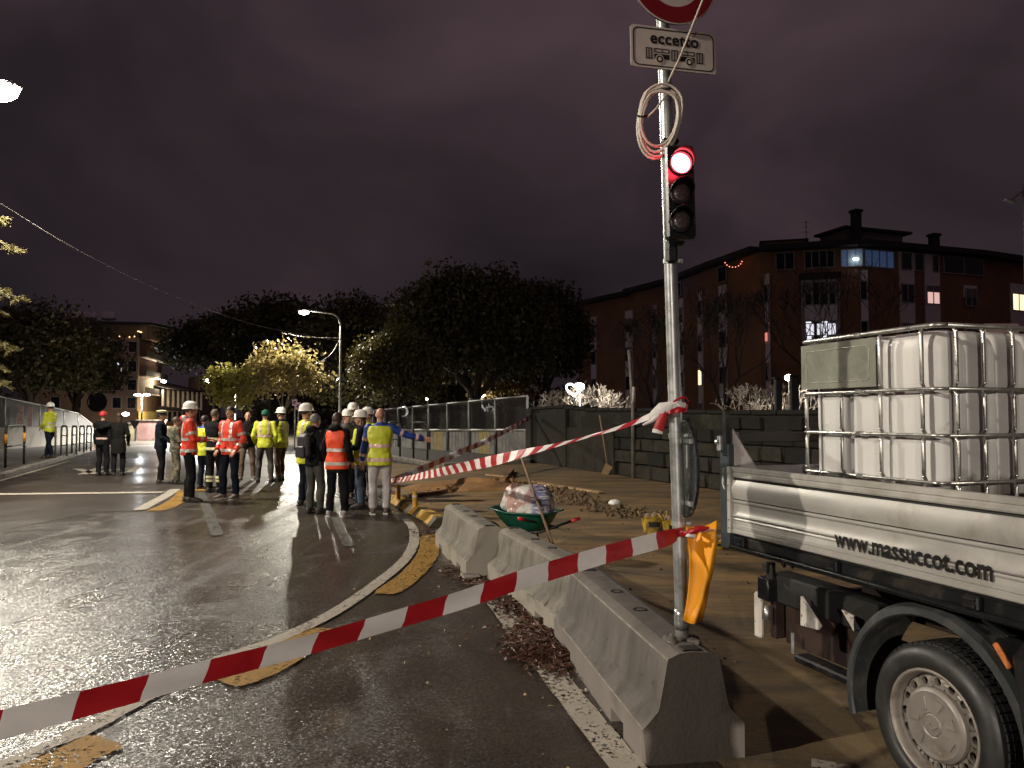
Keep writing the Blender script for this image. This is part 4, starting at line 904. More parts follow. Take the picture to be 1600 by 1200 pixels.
tm=textmesh('eccetto',.068,.0016,.0006,1.06); tm.materials.append(ink); to=bpy.data.objects.new('lettering',tm); COL.objects.link(to); to.parent=es
Rm=Matrix((ex,ez,-ey)).transposed(); to.rotation_euler=Rm.to_euler(); to.location=(ez*Hp*.215 - ey*.0025+ex*.004)
xw=[v.co.x for v in tm.vertices]; sx_=Wp*.565/(max(xw)-min(xw)); to.scale=(sx_,sx_,1)
# bus pictogram from bars, in sign units (u across -1..1, v up)
bus=MB()
U=Wp/1260; Vv=Hp/640   # picture crop units of the plate: 1260 x 640
def q(x0,y0,x1,y1): # crop coordinates measured from plate centre (x right, y down)
    c=ec-ey*.0026+ex*((x0+x1)/2*U)+ez*(-(y0+y1)/2*Vv); bus.extrude([(-abs(x1-x0)/2*U,-abs(y1-y0)/2*Vv),(abs(x1-x0)/2*U,-abs(y1-y0)/2*Vv),(abs(x1-x0)/2*U,abs(y1-y0)/2*Vv),(-abs(x1-x0)/2*U,abs(y1-y0)/2*Vv)],c,c+ey*.001,ex,ez)
def frame(x0,y0,x1,y1,t=14): q(x0,y0,x1,y0+t);q(x0,y1-t,x1,y1);q(x0,y0+t,x0+t,y1-t);q(x1-t,y0+t,x1,y1-t)
oy=20
frame(-415,oy-10,-320,oy+160); q(-374,oy+5,-362,oy+150)
frame(-290,oy-10,-70,oy+55); q(-185,oy,-175,oy+48); q(-290,oy+75,-70,oy+150)
frame(-40,oy-10,55,oy+160); q(2,oy+5,14,oy+150)
frame(85,oy-10,305,oy+55); q(190,oy,200,oy+48); q(85,oy+75,305,oy+150)
frame(335,oy-10,430,oy+160); q(376,oy+5,388,oy+150)
bus.build('bus_pictogram',ink,es,world=True)
for cx_ in(-215,225):
    for (r,mt_,dd) in((62,signface,-.0034),(48,ink,-.0040),(26,signface,-.0046)):
        c=ec+ex*(cx_*U)+ez*(-(oy+152)*Vv)+ey*dd; m=MB(); m.extrude([(math.cos(a)*r*U,math.sin(a)*r*U) for a in np.linspace(0,2*math.pi,25)[:-1]],c,c+ey*.0006,ex,ez); m.build('wheel_mark',mt_,es,world=True)
clamp(pole_at(66),es)
# round prohibition sign above
rc=D(1052,-36.5,3.62); ps=thing('prohibition_sign','round red bordered white sign cut by the top edge of the picture','road sign',rc)
circ=lambda r,n=64:[(math.cos(2*math.pi*k/n)*r,math.sin(2*math.pi*k/n)*r) for k in range(n)]
m=MB(); m.extrude(circ(.234),rc,rc+ey*.008,ex,ez); m.build('plate',signback,ps,world=True)
m=MB(); m.extrude(circ(.233),rc-ey*.0015,rc,ex,ez); m.build('face',signface,ps,world=True)
ringp(circ(.226),circ(.148),-.003,signred,'red_ring',ps,c=rc); m=MB(); m.extrude(circ(.04,12),rc+ey*.008,rc+ey*.012,ex,ez); m.build('back_rib',signback,ps,world=True)
clamp(pole_at(-20),ps)
# round sign turned edge on, lower down
dc=D(1070,733,3.80)+Vector((.012,.03,0)); rs_=.238; dn=Vector((-.999,-.035,0)).normalized(); da=Vector((dn.y,-dn.x,0)); 
rs=thing('round_sign','dark backed round sign turned edge on beside the pole, below the tape knot','road sign',dc)
Rd=Matrix((da,Vector((0,0,1)),dn)).transposed() if Matrix((da,Vector((0,0,1)),dn)).determinant()>0 else Matrix((-da,Vector((0,0,1)),dn)).transposed()
m=MB(); m.lathe([(.001,0),(rs_-.008,0),(rs_,-.004),(rs_+.002,.010),(rs_-.004,.012),(rs_-.008,.003),(.001,.003)],dc,48,Rd); m.build('plate',M('dark_sign_metal',(.035,.04,.045),.3,.5,.2,12,dirt=(.09,.09,.09),dscale=14),rs,True,world=True,sharp=35)
m=MB(); m.lathe([(.001,-.0015),(rs_-.010,-.0015)],dc,48,Rd); m.build('blue_face',M('sign_blue',(.01,.05,.30),.4),rs,True,world=True)
for z in(.14,-.16):
    c=dc+Vector((0,0,z)); m=MB(); m.box(c+dn*.012,(.30,.014,.022),Euler((0,0,math.atan2(da.y,da.x)))); m.build('back_rail',steelp,rs,world=True)
m=MB(); m.tube([dc+Vector((0,0,.01))+dn*.02-da*.10,dc+dn*.02-da*.10+Vector((0,0,.12))],.006,6); m.build('bracket_bolt',steelp,rs,world=True)
# cable coil
coilm=M('grey_cable',(.66,.60,.53),.5,0,.1,14)
ccn=D(1031,184,3.63); co=thing('cable_coil','coil of pale grey cable tied to the pole above the traffic light','cable',ccn)
m=MB(); rnd=random.Random(4); pts=[]
for k in range(7*24+1):
    tt=k/24; a=2*math.pi*tt; w=1+.10*math.sin(tt*2.3)+.04*math.sin(tt*5.1); rx=.098*w; rz=.168*(1+.16*math.sin(tt*1.9+1)); 
    x=rx*math.cos(a); z=rz*math.sin(a)*.98-.02*math.sin(tt*1.7)-.0*tt; 
    if z>.10: z=.10+(z-.10)*.55
    tl=R(-22); pts.append(ccn+Vector((x*math.cos(tl)-z*math.sin(tl)*.45,.012*math.sin(tt*3.3)-.01,x*math.sin(tl)*.4+z)))
m.tube(pts,.0062,7); m.build('coil',coilm,co,True,world=True)
m=MB(); e0=D(1044,128,3.62); m.tube([e0,D(1060,95,3.60),D(1080,45,3.55),D(1106,-20,3.50),D(1130,-90,3.5)],.0055,7); m.build('riser',coilm,co,True,world=True)
m=MB(); m.tube([D(1012,183,3.62),D(1025,170,3.61),D(1042,147,3.61)],.005,7); m.build('tail',coilm,co,True,world=True)
for (px,py) in((1041,138),(1003,181)):
    c=D(px,py,3.62); m=MB(); m.tube([c+Vector((math.cos(a)*.022,math.sin(a)*.02,math.sin(a)*.012)) for a in np.linspace(0,6.28,9)],.005,5); m.build('cable_tie',black_matt,co,True,world=True)
# traffic light
hb=M('signal_housing',(.006,.006,.007),.3,0,.2,20); tl=thing('traffic_light','black three lamp traffic light showing red on the leaning pole','traffic light',D(1062,302,3.58))
def tp(px,py,dy=0): return D(px,py,3.60+dy)
hc_=tp(1061,302,.03); hx=(tp(1085,302)-tp(1038,302)).length; hz=(tp(1060,229)-tp(1060,375)).length; lean=Euler((0,R(-1.2),R(7)))
m=MB(); m.box(hc_,(hx,.055,hz),lean,.010); hs=m.build('housing',hb,tl,world=True)
red_on=M('red_lamp_lit',(.6,.02,.02),.4,emit=(1,.10,.13),es=14); dim=M('unlit_lens',(.11,.075,.075),.25,0,.5,90,.5,90,.003,coat=.4)
Rl=lean.to_matrix()
for i,py in enumerate((255,301.5,344.5)):
    c=tp(1063.5,py,.0)+Vector((0,0,0)); M3=Rl@Matrix.Rotation(R(90),3,'X'); r=.049
    m=MB(); m.lathe([(r+.006,-.02),(r+.010,.0),(r+.009,.012),(r+.002,.014),(r,.004),(r,-.01)],c,30,M3); m.build('lens_ring',hb,tl,True,world=True,sharp=40)
    m=MB(); m.lathe([(.0005,.010),(r*.5,.008),(r*.98,.0),(r,-.008)],c,30,M3); m.build('lens',red_on if i==0 else dim,tl,True,world=True)
    # visor : half open hood
    m=MB(); vs=[];fs=[];n=22
    for j,q_ in enumerate(np.linspace(R(-25),R(205),n)):
        L_=.075*max(.12,math.sin(max(0,min(math.pi,(q_+R(25))/R(230)*math.pi))))
        for (rr,dep) in((r+.009,0),(r+.011,L_)): v=Rl@Vector((math.cos(q_)*rr,-dep,math.sin(q_)*rr)); vs.append(c+v)
    for j in range(n-1): fs.append((2*j,2*j+1,2*j+3,2*j+2))
    m.add(vs,fs); o=m.build('visor',hb,tl,True,world=True); so=o.modifiers.new('s','SOLIDIFY'); so.thickness=.003
lamp_light('lamp_light',tp(1063.5,255,-.06),3,(1,.03,.06),tl,.04)
m=MB(); m.box(pole_at(392)+Vector((.0,-.02,0)),(.055,.06,.11),None,.012); m.box(pole_at(380)+Vector((.02,-.02,.01)),(.09,.05,.03),None,.01); m.build('lower_bracket',hb,tl,world=True); clamp(pole_at(404),tl)
m=MB(); m.box(pole_at(222)+Vector((.01,-.02,0)),(.085,.06,.03),None,.01); m.build('upper_bracket',hb,tl,world=True)
m=MB(); m.tube([tp(1041,232,.05),tp(1040,300,.06),tp(1040,372,.05)],.004,5); m.build('housing_seam',steelp,tl,world=True)

# ================================================================== BARRIER TAPES
def tape(label,pts,w,stripe=.18,up=(0,0,1),twist=None,ph=0,name='barrier_tape',slant=.3):
    P=[Vector(p) for p in pts]; Q=[]
    for i in range(len(P)-1):
        p0=P[max(i-1,0)];p1=P[i];p2=P[i+1];p3=P[min(i+2,len(P)-1)]
        for k in range(24):
            t=k/24; Q.append(.5*((2*p1)+(-p0+p2)*t+(2*p0-5*p1+4*p2-p3)*t*t+(-p0+3*p1-3*p2+p3)*t**3))
    Q.append(P[-1]); s=[0]
    for i in range(1,len(Q)): s.append(s[-1]+(Q[i]-Q[i-1]).length)
    tot=s[-1]
    def at(d):
        d=max(0,min(tot,d)); i=min(len(s)-2,max(0,int(np.searchsorted(s,d))-1)); f=(d-s[i])/max(1e-9,s[i+1]-s[i]); return Q[i].lerp(Q[i+1],f),(Q[i+1]-Q[i]).normalized()
    n=int(tot/stripe)+1; vs=[];fs=[];mi=[]; sub=5
    tw=twist or (lambda f:0)
    for k in range(n*sub+1):
        d=k*stripe/sub-ph*stripe
        row=[]
        for j in range(4):
            b=(j/3-.5); dd=d+b*w*slant; c,t=at(dd); f=dd/tot; a=tw(f); side=(Vector(up)-t*Vector(up).dot(t)).normalized(); nn=t.cross(side); sd=side*math.cos(a)+nn*math.sin(a)
            ww=w*(1-.45*abs(math.sin(a*1.0))*0); row.append(c+sd*b*ww+nn*math.cos(a)*(.004*math.cos(b*6+f*30)))
        vs+=row
    for k in range(n*sub):
        for j in range(3): a=k*4+j; fs.append((a,a+1,a+5,a+4)); mi.append((k//sub)%2)
    m=MB(); m.add(vs,fs); m.m=mi; o=m.build(name,[red_paint,white_paint],None,True,fix=False); tag(o,label,'barrier tape'); return o
def tY(px): # plan line from left near point to pole: 1/Y linear in px
    return 1/(1/1.95+(px+40)/(1078+40)*(1/3.78-1/1.95))
lowpts=[(-60,1152),(0,1134),(150,1094),(300,1056),(450,1016),(580,980),(715,939),(818,905),(905,878),(1000,852),(1050,838),(1072,832)]
tape('red and white tape crossing the foreground from the left edge to the pole',[D(x,y,tY(x)) for x,y in lowpts],.077,.172,ph=.55,twist=lambda f:.35*math.sin(f*5)+ (1.1*max(0,(f-.93)/.07)))
def uY(px): return 1/(1/3.74+(1046-px)/(1046-606)*(1/14.2-1/3.74))
up_=[(1046,640),(1020,648),(985,662),(940,676),(880,693),(820,708),(760,722),(700,735),(650,745),(606,753)]
tape('red and white tape running from the pole knot back to the yellow bollards',[D(x,y,uY(x)) for x,y in up_],.10,.205,ph=.2,twist=lambda f:1.15*math.sin(f*9+.5)*math.exp(-f*1.5)+.2)
def vY(px): return 1/(1/26.3+(832-px)/(832-606)*(1/14.3-1/26.3))
tape('far red and white tape from the bollards to the stone wall corner',[D(x,y,vY(x)) for x,y in[(832,650),(800,668),(760,689),(720,706),(680,724),(640,741),(606,754)]],  .15,.33,twist=lambda f:.3*math.sin(f*30))
# knots
def knot(label,c,specs,parent=None):
    t=thing('tape_knot',label,'tape knot',c); 
    for i,(pts,ws,mt_) in enumerate(specs):
        P=[Vector(p) for p in pts]; m=MB(); vs=[];fs=[]; n=len(P)
        for k,(p,w) in enumerate(zip(P,ws)):
            tt=(P[min(k+1,n-1)]-P[max(k-1,0)]).normalized(); sd=tt.cross(Vector((0.1,-1,.1))).normalized(); vs+= [p+sd*w/2,p+Vector((0,-.008,0)),p-sd*w/2]
        for k in range(n-1): a=3*k; fs+=[(a,a+1,a+4,a+3),(a+1,a+2,a+5,a+4)]
        m.add(vs,fs); o=m.build('tape_tail' if i>1 else 'tape_wrap',mt_,t,True,world=True,fix=False)
    return t
k=pole_at(640); f=lambda px,py,dy=0:D(px,py,3.70+dy)
knot('knot of red and white tape tied round the pole above the round sign',k,[
 ([f(1043,634,.03),f(1046,636,-.03),f(1058,632,-.045),f(1070,634,-.03),f(1072,640,.03)],[.03]*5,white_paint),
 ([f(1043,641,.03),f(1048,643,-.035),f(1060,640,-.05),f(1070,640,-.035),f(1073,630,.02)],[.02,.03,.03,.03,.02],red_paint),
 ([f(1052,630,-.05),f(1035,638,-.06),f(1022,648,-.05),f(1014,653,-.03)],[.02,.06,.045,.02],white_paint),
 ([f(1048,634,-.05),f(1034,644,-.05),f(1018,658,-.05),f(1004,664,-.05)],[.018,.03,.018,.008],white_paint),
 ([f(1040,640,-.055),f(1034,655,-.06),f(1028,672,-.055)],[.02,.045,.05],red_paint),
 ([f(1028,671,-.055),f(1027,677,-.056)],[.05,.052],white_paint),
 ([f(1052,628,-.05),f(1062,622,-.05),f(1072,621,-.04),f(1076,627,-.04)],[.010,.012,.010,.006],red_paint)])
k=pole_at(832); f=lambda px,py,dy=0:D(px,py,3.72+dy)
knot('knot of red and white tape round the pole above the yellow sheet',k,[
 ([f(1060,836,.03),f(1064,836,-.035),f(1075,832,-.05),f(1085,829,-.03),f(1087,828,.03)],[.03,.03,.02,.03,.03],red_paint),
 ([f(1062,832,.0),f(1075,836,-.055),f(1086,838,-.02)],[.018,.02,.018],white_paint),
 ([f(1076,832,-.05),f(1092,826,-.06),f(1108,826,-.03)],[.02,.03,.02],red_paint)])
# yellow cloth hanging on the pole
yc=M('yellow_plastic_sheet',(.85,.34,.008),.5,0,.08,6,.15,20,.004)
ycl=thing('yellow_sheet','folded yellow orange plastic sheet hanging on the pole under the tape knot','plastic sheet',D(1090,900,3.75))
rows=[(822,1072,1120),(845,1075,1118),(870,1077,1114),(900,1077,1111),(930,1074,1107),(955,1070,1101),(969,1067,1098)]
m=MB(); vs=[];fs=[];n=13
for i,(py,xa,xb) in enumerate(rows):
    for j in range(n):
        u=j/(n-1); dep=3.74+.035*math.sin(u*4.6+i*.35)+.008*math.sin(u*9+i); yy=py+6*math.sin(u*3)-(10*u if i==0 else 0); vs.append(D(xa+(xb-xa)*u,yy,dep))
for i in range(len(rows)-1):
    for j in range(n-1): a=i*n+j; fs.append((a,a+1,a+n+1,a+n))
m.add(vs,fs); o=m.build('sheet',yc,ycl,True,world=True); so=o.modifiers.new('s','SOLIDIFY'); so.thickness=.002
m=MB(); vs=[];fs=[]
for i in range(7):
    for j in range(6):
        u=i/6;v=j/5; vs.append(D(1085+u*38,822+v*12*(1-u)+u*6,3.70+.03*math.sin(u*5+v*3)))
for i in range(6):
    for j in range(5): a=i*6+j; fs.append((a,a+1,a+7,a+6))
m.add(vs,fs); o=m.build('torn_film',M('thin_film',(.36,.28,.30),.3,alpha=.75),ycl,True,world=True)
m=MB(); vs=[];fs=[];rr=[(838,1116,1122),(860,1113,1119),(900,1106,1113),(930,1100,1104)]
for i,(py,a_,b_) in enumerate(rr):
    for j in range(3): vs.append(D(a_+(b_-a_)*j/2,py,3.80+.01*j))
for i in range(3):
    for j in range(2): a=i*3+j; fs.append((a,a+1,a+4,a+3))
m.add(vs,fs); o=m.build('back_fold',yc,ycl,True,world=True); so=o.modifiers.new('s','SOLIDIFY'); so.thickness=.002
# overhead wire
def wire(label,pts,r=.012):
    P=[Vector(p) for p in pts]; Q=[]
    for i in range(len(P)-1):
        p0=P[max(i-1,0)];p1=P[i];p2=P[i+1];p3=P[min(i+2,len(P)-1)]
        for k in range(6): t=k/6; Q.append(.5*((2*p1)+(-p0+p2)*t+(2*p0-5*p1+4*p2-p3)*t*t+(-p0+3*p1-3*p2+p3)*t**3))
    Q.append(P[-1]); m=MB(); m.tube(Q,r,6); o=m.build('overhead_wire',M('wire_'+str(len(bpy.data.materials)),(.45,.42,.38),.5),None,True); tag(o,label,'wire')
wire('long overhead wire slanting down from the left edge below the bright lamp',[D(-90,270,10.5),D(0,318,13),D(135,398,20),D(270,462,30),D(400,508,38),D(529,533,43.3)],.007)
wire('short drooping wire from the curved lamp pole into the yellow leaved tree',[D(530,532,43.3),D(518,552,43),D(505,562,42),D(490,570,41)],.018)
wire('short lit wire above the top of the yellow leaved tree',[D(438,520,41),D(460,524,42),D(485,527,43),D(529,528,43.4)],.016)
# ================================================================== TRUCK
TF=Vector((.316,-.949,0)).normalized(); TL=Vector((-TF.y,TF.x,0)); Tn=-TL   # forward (to cab), left (far side), visible outward normal
wc=Vector((*G(1458,1133,.328)[:2],.328))    # centre of the near wheel's outer face
tk=thing('flatbed_truck','grey aluminium sided flatbed truck parked on the right with a water tank on its bed','truck',(wc.x+TL.x*.95,wc.y+TL.y*.95,0)); tk.rotation_euler=(0,0,math.atan2(TF.y,TF.x))
TM=mat4(tk)
ang=math.atan2(TF.y,TF.x); RT=Euler((0,0,ang))
# truck local frame: X forward, Y left(far), origin midway; visible wheel plane at Y=-.95
XP=-1.03  # panel plane Y
def side(px,py,yl=XP):
    o=TM@Vector((0,yl,0)); d=ray(px,py); n=TL; t=(o-Vector((0,0,CAMH))).dot(n)/d.dot(n); p=Vector((0,0,CAMH))+d*t; return TM.inverted()@p
alu=M('aluminium_side',(.40,.395,.37),.48,.18,.10,3,.06,30,.002,dirt=(.27,.25,.21),dscale=4,dlo=.52,dhi=.74); alud=M('aluminium_groove',(.03,.03,.03),.6)
xr=side(1141,780).x; xf=xr+3.5
zt_=side(1141,729).z; zb=side(1141,832).z
print('panel x',xr,'z',zb,zt_, side(1600,787), side(1600,948))
h=zt_-zb
def board(z0,z1,prof,name='side_board',x0=None,x1=None,mat=alu):
    x0=xr+.03 if x0 is None else x0; x1=xf if x1 is None else x1
    m=MB(); m.extrude(prof,(x0,XP,0),(x1,XP,0),(0,-1,0),(0,0,1)); return m.build(name,mat,tk,True,sharp=25)
def Z(f): return zb+h*f
# profiles: (outward, z)
board(0,0,[(-.025,Z(.845)),(.006,Z(.845)),(.010,Z(.865)),(.010,Z(.905)),(.006,Z(.915)),(.006,Z(.925)),(.010,Z(.935)),(.010,Z(.985)),(.004,Z(1.0)),(-.025,Z(1.0))],'top_rail')
def arc(z0,z1,b,n=8,base=0): return [(base+b*math.sin(math.pi*k/n),z0+(z1-z0)*k/n) for k in range(n+1)]
board(0,0,[(-.025,Z(.525))]+arc(Z(.525),Z(.805),.014)+[(-.025,Z(.805))])
board(0,0,[(-.025,Z(.255)),(.004,Z(.255)),(.010,Z(.275)),(.004,Z(.29)),(-.004,Z(.34)),(-.006,Z(.40)),(-.002,Z(.455)),(.008,Z(.475)),(.010,Z(.495)),(.002,Z(.508)),(-.025,Z(.508))])
board(0,0,[(-.025,Z(.0)),(.004,Z(.0)),(.010,Z(.015)),(.010,Z(.06)),(.005,Z(.07)),(.005,Z(.085)),(.010,Z(.095)),(.010,Z(.135)),(.004,Z(.15)),(.002,Z(.20)),(.008,Z(.225)),(.004,Z(.245)),(-.025,Z(.245))])
m=MB(); m.box(((xr+xf)/2+.02,XP+.018,Z(.5)),(xf-xr-.05,.014,h*.97)); m.build('panel_core',alud,tk)
m=MB(); m.box((xr+.012,XP-.004,Z(.5)),(.030,.034,h*1.0),None,.003)
m.build('end_profile',alu,tk)
for f in(.08,.2,.5,.72,.9): 
    m=MB(); m.ellipsoid((xr+.012,XP-.022,Z(f)),(.004,.003,.004),8,5); m.build('rivet',dark_steel,tk)
# lettering on the second board from the bottom
a=side(1308,838); b=side(1556,888); 
tm=textmesh('www.massuccot.com',.10,.0022,.0006,1.04); ink2=M('black_vinyl',(.012,.012,.013),.4); tm.materials.append(ink2); xs=[v.co.x for v in tm.vertices]; ys=[v.co.y for v in tm.vertices]; wtx=max(xs)-min(xs)
o=bpy.data.objects.new('lettering',tm); COL.objects.link(o); o.parent=tk; sc_=(b.x-a.x)/wtx; o.scale=(sc_,sc_*1.22,1); o.rotation_euler=Matrix(((1,0,0),(0,0,-1),(0,1,0))).to_euler()
# flows over boards: sits 13 mm proud of the plane like the vinyl on the raised ribs
o.location=((a.x+b.x)/2,XP-.0125,(a.z+b.z)/2-.012)
print('text',a,b)
# steel corner post at the rear and its fittings
pr0=side(1115,760); pr1=side(1141,760)
gp_=M('grey_blue_post',(.040,.052,.060),.45,.2,.2,6)
xp=xr-.045
m=MB(); m.box((xp,XP+.02,(Z(-.25)+zt_+.13)/2),(.085,.06,zt_+.13-Z(-.25)),None,.006); m.build('corner_post',gp_,tk)
m=MB(); m.box((xp+.015,XP+.0,zt_+.19),(.035,.035,.26),None,.004); m.build('post_extension',dark_steel,tk)
m=MB(); m.box((xp-.02,XP-.02,zt_+.13),(.035,.03,.09),None,.006); m.ellipsoid((xp-.02,XP-.045,zt_+.14),(.015,.012,.015),10,6); m.tube([(xp+.02,XP-.025,zt_-.01),(xp+.02,XP-.03,zt_-.10)],.008,6); m.tube([(xp+.02,XP-.03,zt_-.10),(xp+.045,XP-.035,zt_-.13)],.006,6); m.build('latch',steel,tk)
# tailgate at the rear, far side board, cross bars
m=MB(); m.box((xr-.02,XP+1.03,Z(.5)),(.028,1.9,h),None,.004); m.build('tailgate',M('dull_aluminium',(.26,.235,.24),.5,.3,.1,4,dirt=(.16,.14,.14),dscale=4),tk)
m=MB(); m.box((xp,XP+1.03,zt_+.165),(.05,1.9,.06),None,.006); m.build('rack_bar',M('dark_bar',(.035,.028,.028),.6),tk)
m=MB(); m.box((xp,XP+2.05,(Z(-.25)+zt_+.35)/2),(.07,.06,zt_+.35-Z(-.25)),None,.006); m.build('corner_post',gp_,tk)
m=MB(); m.box(((xr+xf)/2,XP+2.06,Z(.5)),(xf-xr,.028,h),None,.004); m.build('far_side_board',bpy.data.materials['dull_aluminium'],tk)
m=MB(); m.extrude([(xr-.02,zt_-.01),(xr+.22,zt_-.01),(xr-.02,zt_+.22)],(0,XP+.03,0),(0,XP+.036,0),(1,0,0),(0,0,1)); m.build('corner_gusset',bpy.data.materials['dull_aluminium'],tk)
m=MB(); m.box(((xr+xf)/2,XP+1.03,Z(-.02)-.02),(xf-xr,1.98,.04)); m.build('bed_floor',M('bed_plywood',(.10,.075,.055),.8,0,.3,4),tk)
# under frame rail with hinges
m=MB(); m.box(((xr+xf)/2,XP+.03,zb-.055),(xf-xr-.02,.05,.085),None,.006); m.build('under_rail',dark_steel,tk)
m=MB(); m.tube([(xr+.0,XP-.005,zb-.075),(xf,XP-.005,zb-.075)],.014,10); m.build('rail_tube',M('black_gloss_tube',(.02,.022,.024),.25,.4,.2,6),tk,True)
for px in(1162,1306,1524):
    s=side(px,860+(px-1160)*.24); m=MB(); m.box((s.x,XP-.012,zb-.035),(.065,.03,.055),None,.006); m.box((s.x,XP-.03,zb-.045),(.05,.02,.018),None,.004); m.box((s.x,XP-.03,zb-.02),(.05,.02,.012),None,.004); m.build('hinge',dark_steel,tk)
for k in range(6):
    m=MB(); m.box((xr+.9+k*.5,XP+.55,zb-.10),(.05,.5,.10),None,.004); m.build('cross_member',dark_steel,tk)
# chassis beams and the painted rear beam
rustp=M('rusty_red_beam',(.030,.014,.010),.75,.1,.35,5,.3,30,.003,dirt=(.02,.016,.014),dscale=4); wpk=M('chipped_white_paint',(.52,.49,.44),.6,0,.08,5,.2,40,.002,dirt=(.13,.10,.08),dscale=34,dlo=.60,dhi=.64)
for yy in(-.40,.40):
    m=MB(); m.box(((xr+.35+xf)/2,yy,.64),(xf-xr-.35,.07,.17),None,.006); m.build('chassis_beam',rustp,tk)
def sp(px,py,yl): return side(px,py,yl)
yb=-.78
p0=sp(1178,925,yb); p1=sp(1194,997,yb)
print('beam',p0,p1)
xb=(p0.x+p1.x)/2
m=MB(); m.box((xb,yb,(p0.z+p1.z)/2),(.065,.035,abs(p0.z-p1.z)+.02),None,.012); m.build('beam_end_plate',wpk,tk)
m=MB(); m.box((xb+.06,yb+.55,(p0.z+p1.z)/2),(.05,1.0,abs(p0.z-p1.z)*1.0),None,.006); m.build('rear_beam',rustp,tk)
m=MB(); m.box((xb+.07,yb+.02,p0.z+.045),(.10,.09,.13),None,.006); m.tube([(xb+.09,yb+.02,p0.z+.10),(xb+.09,yb+.02,p0.z+.20)],.026,10); m.tube([(xb+.09,yb-.02,p0.z+.15),(xb+.09,yb-.02,p0.z+.19)],.018,8); m.build('post_bracket',dark_steel,tk,True,sharp=40)
m=MB(); m.tube([(xb+.08,yb-.0,p0.z-.05),(xb+.09,yb-.015,p0.z-.13)],[.014,.022],10); m.build('tow_ring',steel,tk,True)
m=MB(); m.box((xb+.45,yb+.12,p0.z+.05),(.85,.16,.16),None,.01); m.build('cross_plate',black_matt,tk)
m=MB(); m.box((xb+.62,yb+.08,p0.z-.13),(.95,.012,.24),None,.004); m.build('chassis_web',rustp,tk)
q0=sp(1258,931,yb-.0);q1=sp(1290,982,yb);q2=sp(1258,979,yb)
m=MB(); m.extrude([(q0.x,q0.z),(q0.x+.012,q0.z+.0),(q1.x,q1.z+.015),(q1.x-.02,q1.z-.01),(q2.x,q2.z+.01)],(0,yb-.03,0),(0,yb-.02,0),(1,0,0),(0,0,1)); m.build('spring_bracket',wpk,tk)
q0=sp(1322,952,yb);q1=sp(1342,986,yb)
m=MB(); m.extrude([(q0.x,q0.z),(q1.x,q0.z-.01),(q1.x,q1.z),(q1.x-.03,q1.z+.03)],(0,yb-.03,0),(0,yb-.02,0),(1,0,0),(0,0,1)); m.build('spring_bracket',wpk,tk)
m=MB(); m.tube([(xb+.30,yb-.0,p0.z-.15),(xb+.30,yb-.0,p0.z-.26)],.010,8); m.build('bolt',steel,tk)
m=MB(); m.box((xb+.55,yb+.02,p0.z-.27),(.42,.10,.04),None,.01); m.build('leaf_spring',dark_steel,tk)
m=MB(); m.tube([(xb+.19,yb,zb-.10),(xb+.22,yb,zb-.16),(xb+.24,yb,zb-.18)],.012,6); m.tube([(xb+.30,yb,zb-.10),(xb+.28,yb,zb-.14),(xb+.31,yb,zb-.175)],.009,6); m.build('hose',black_matt,tk)
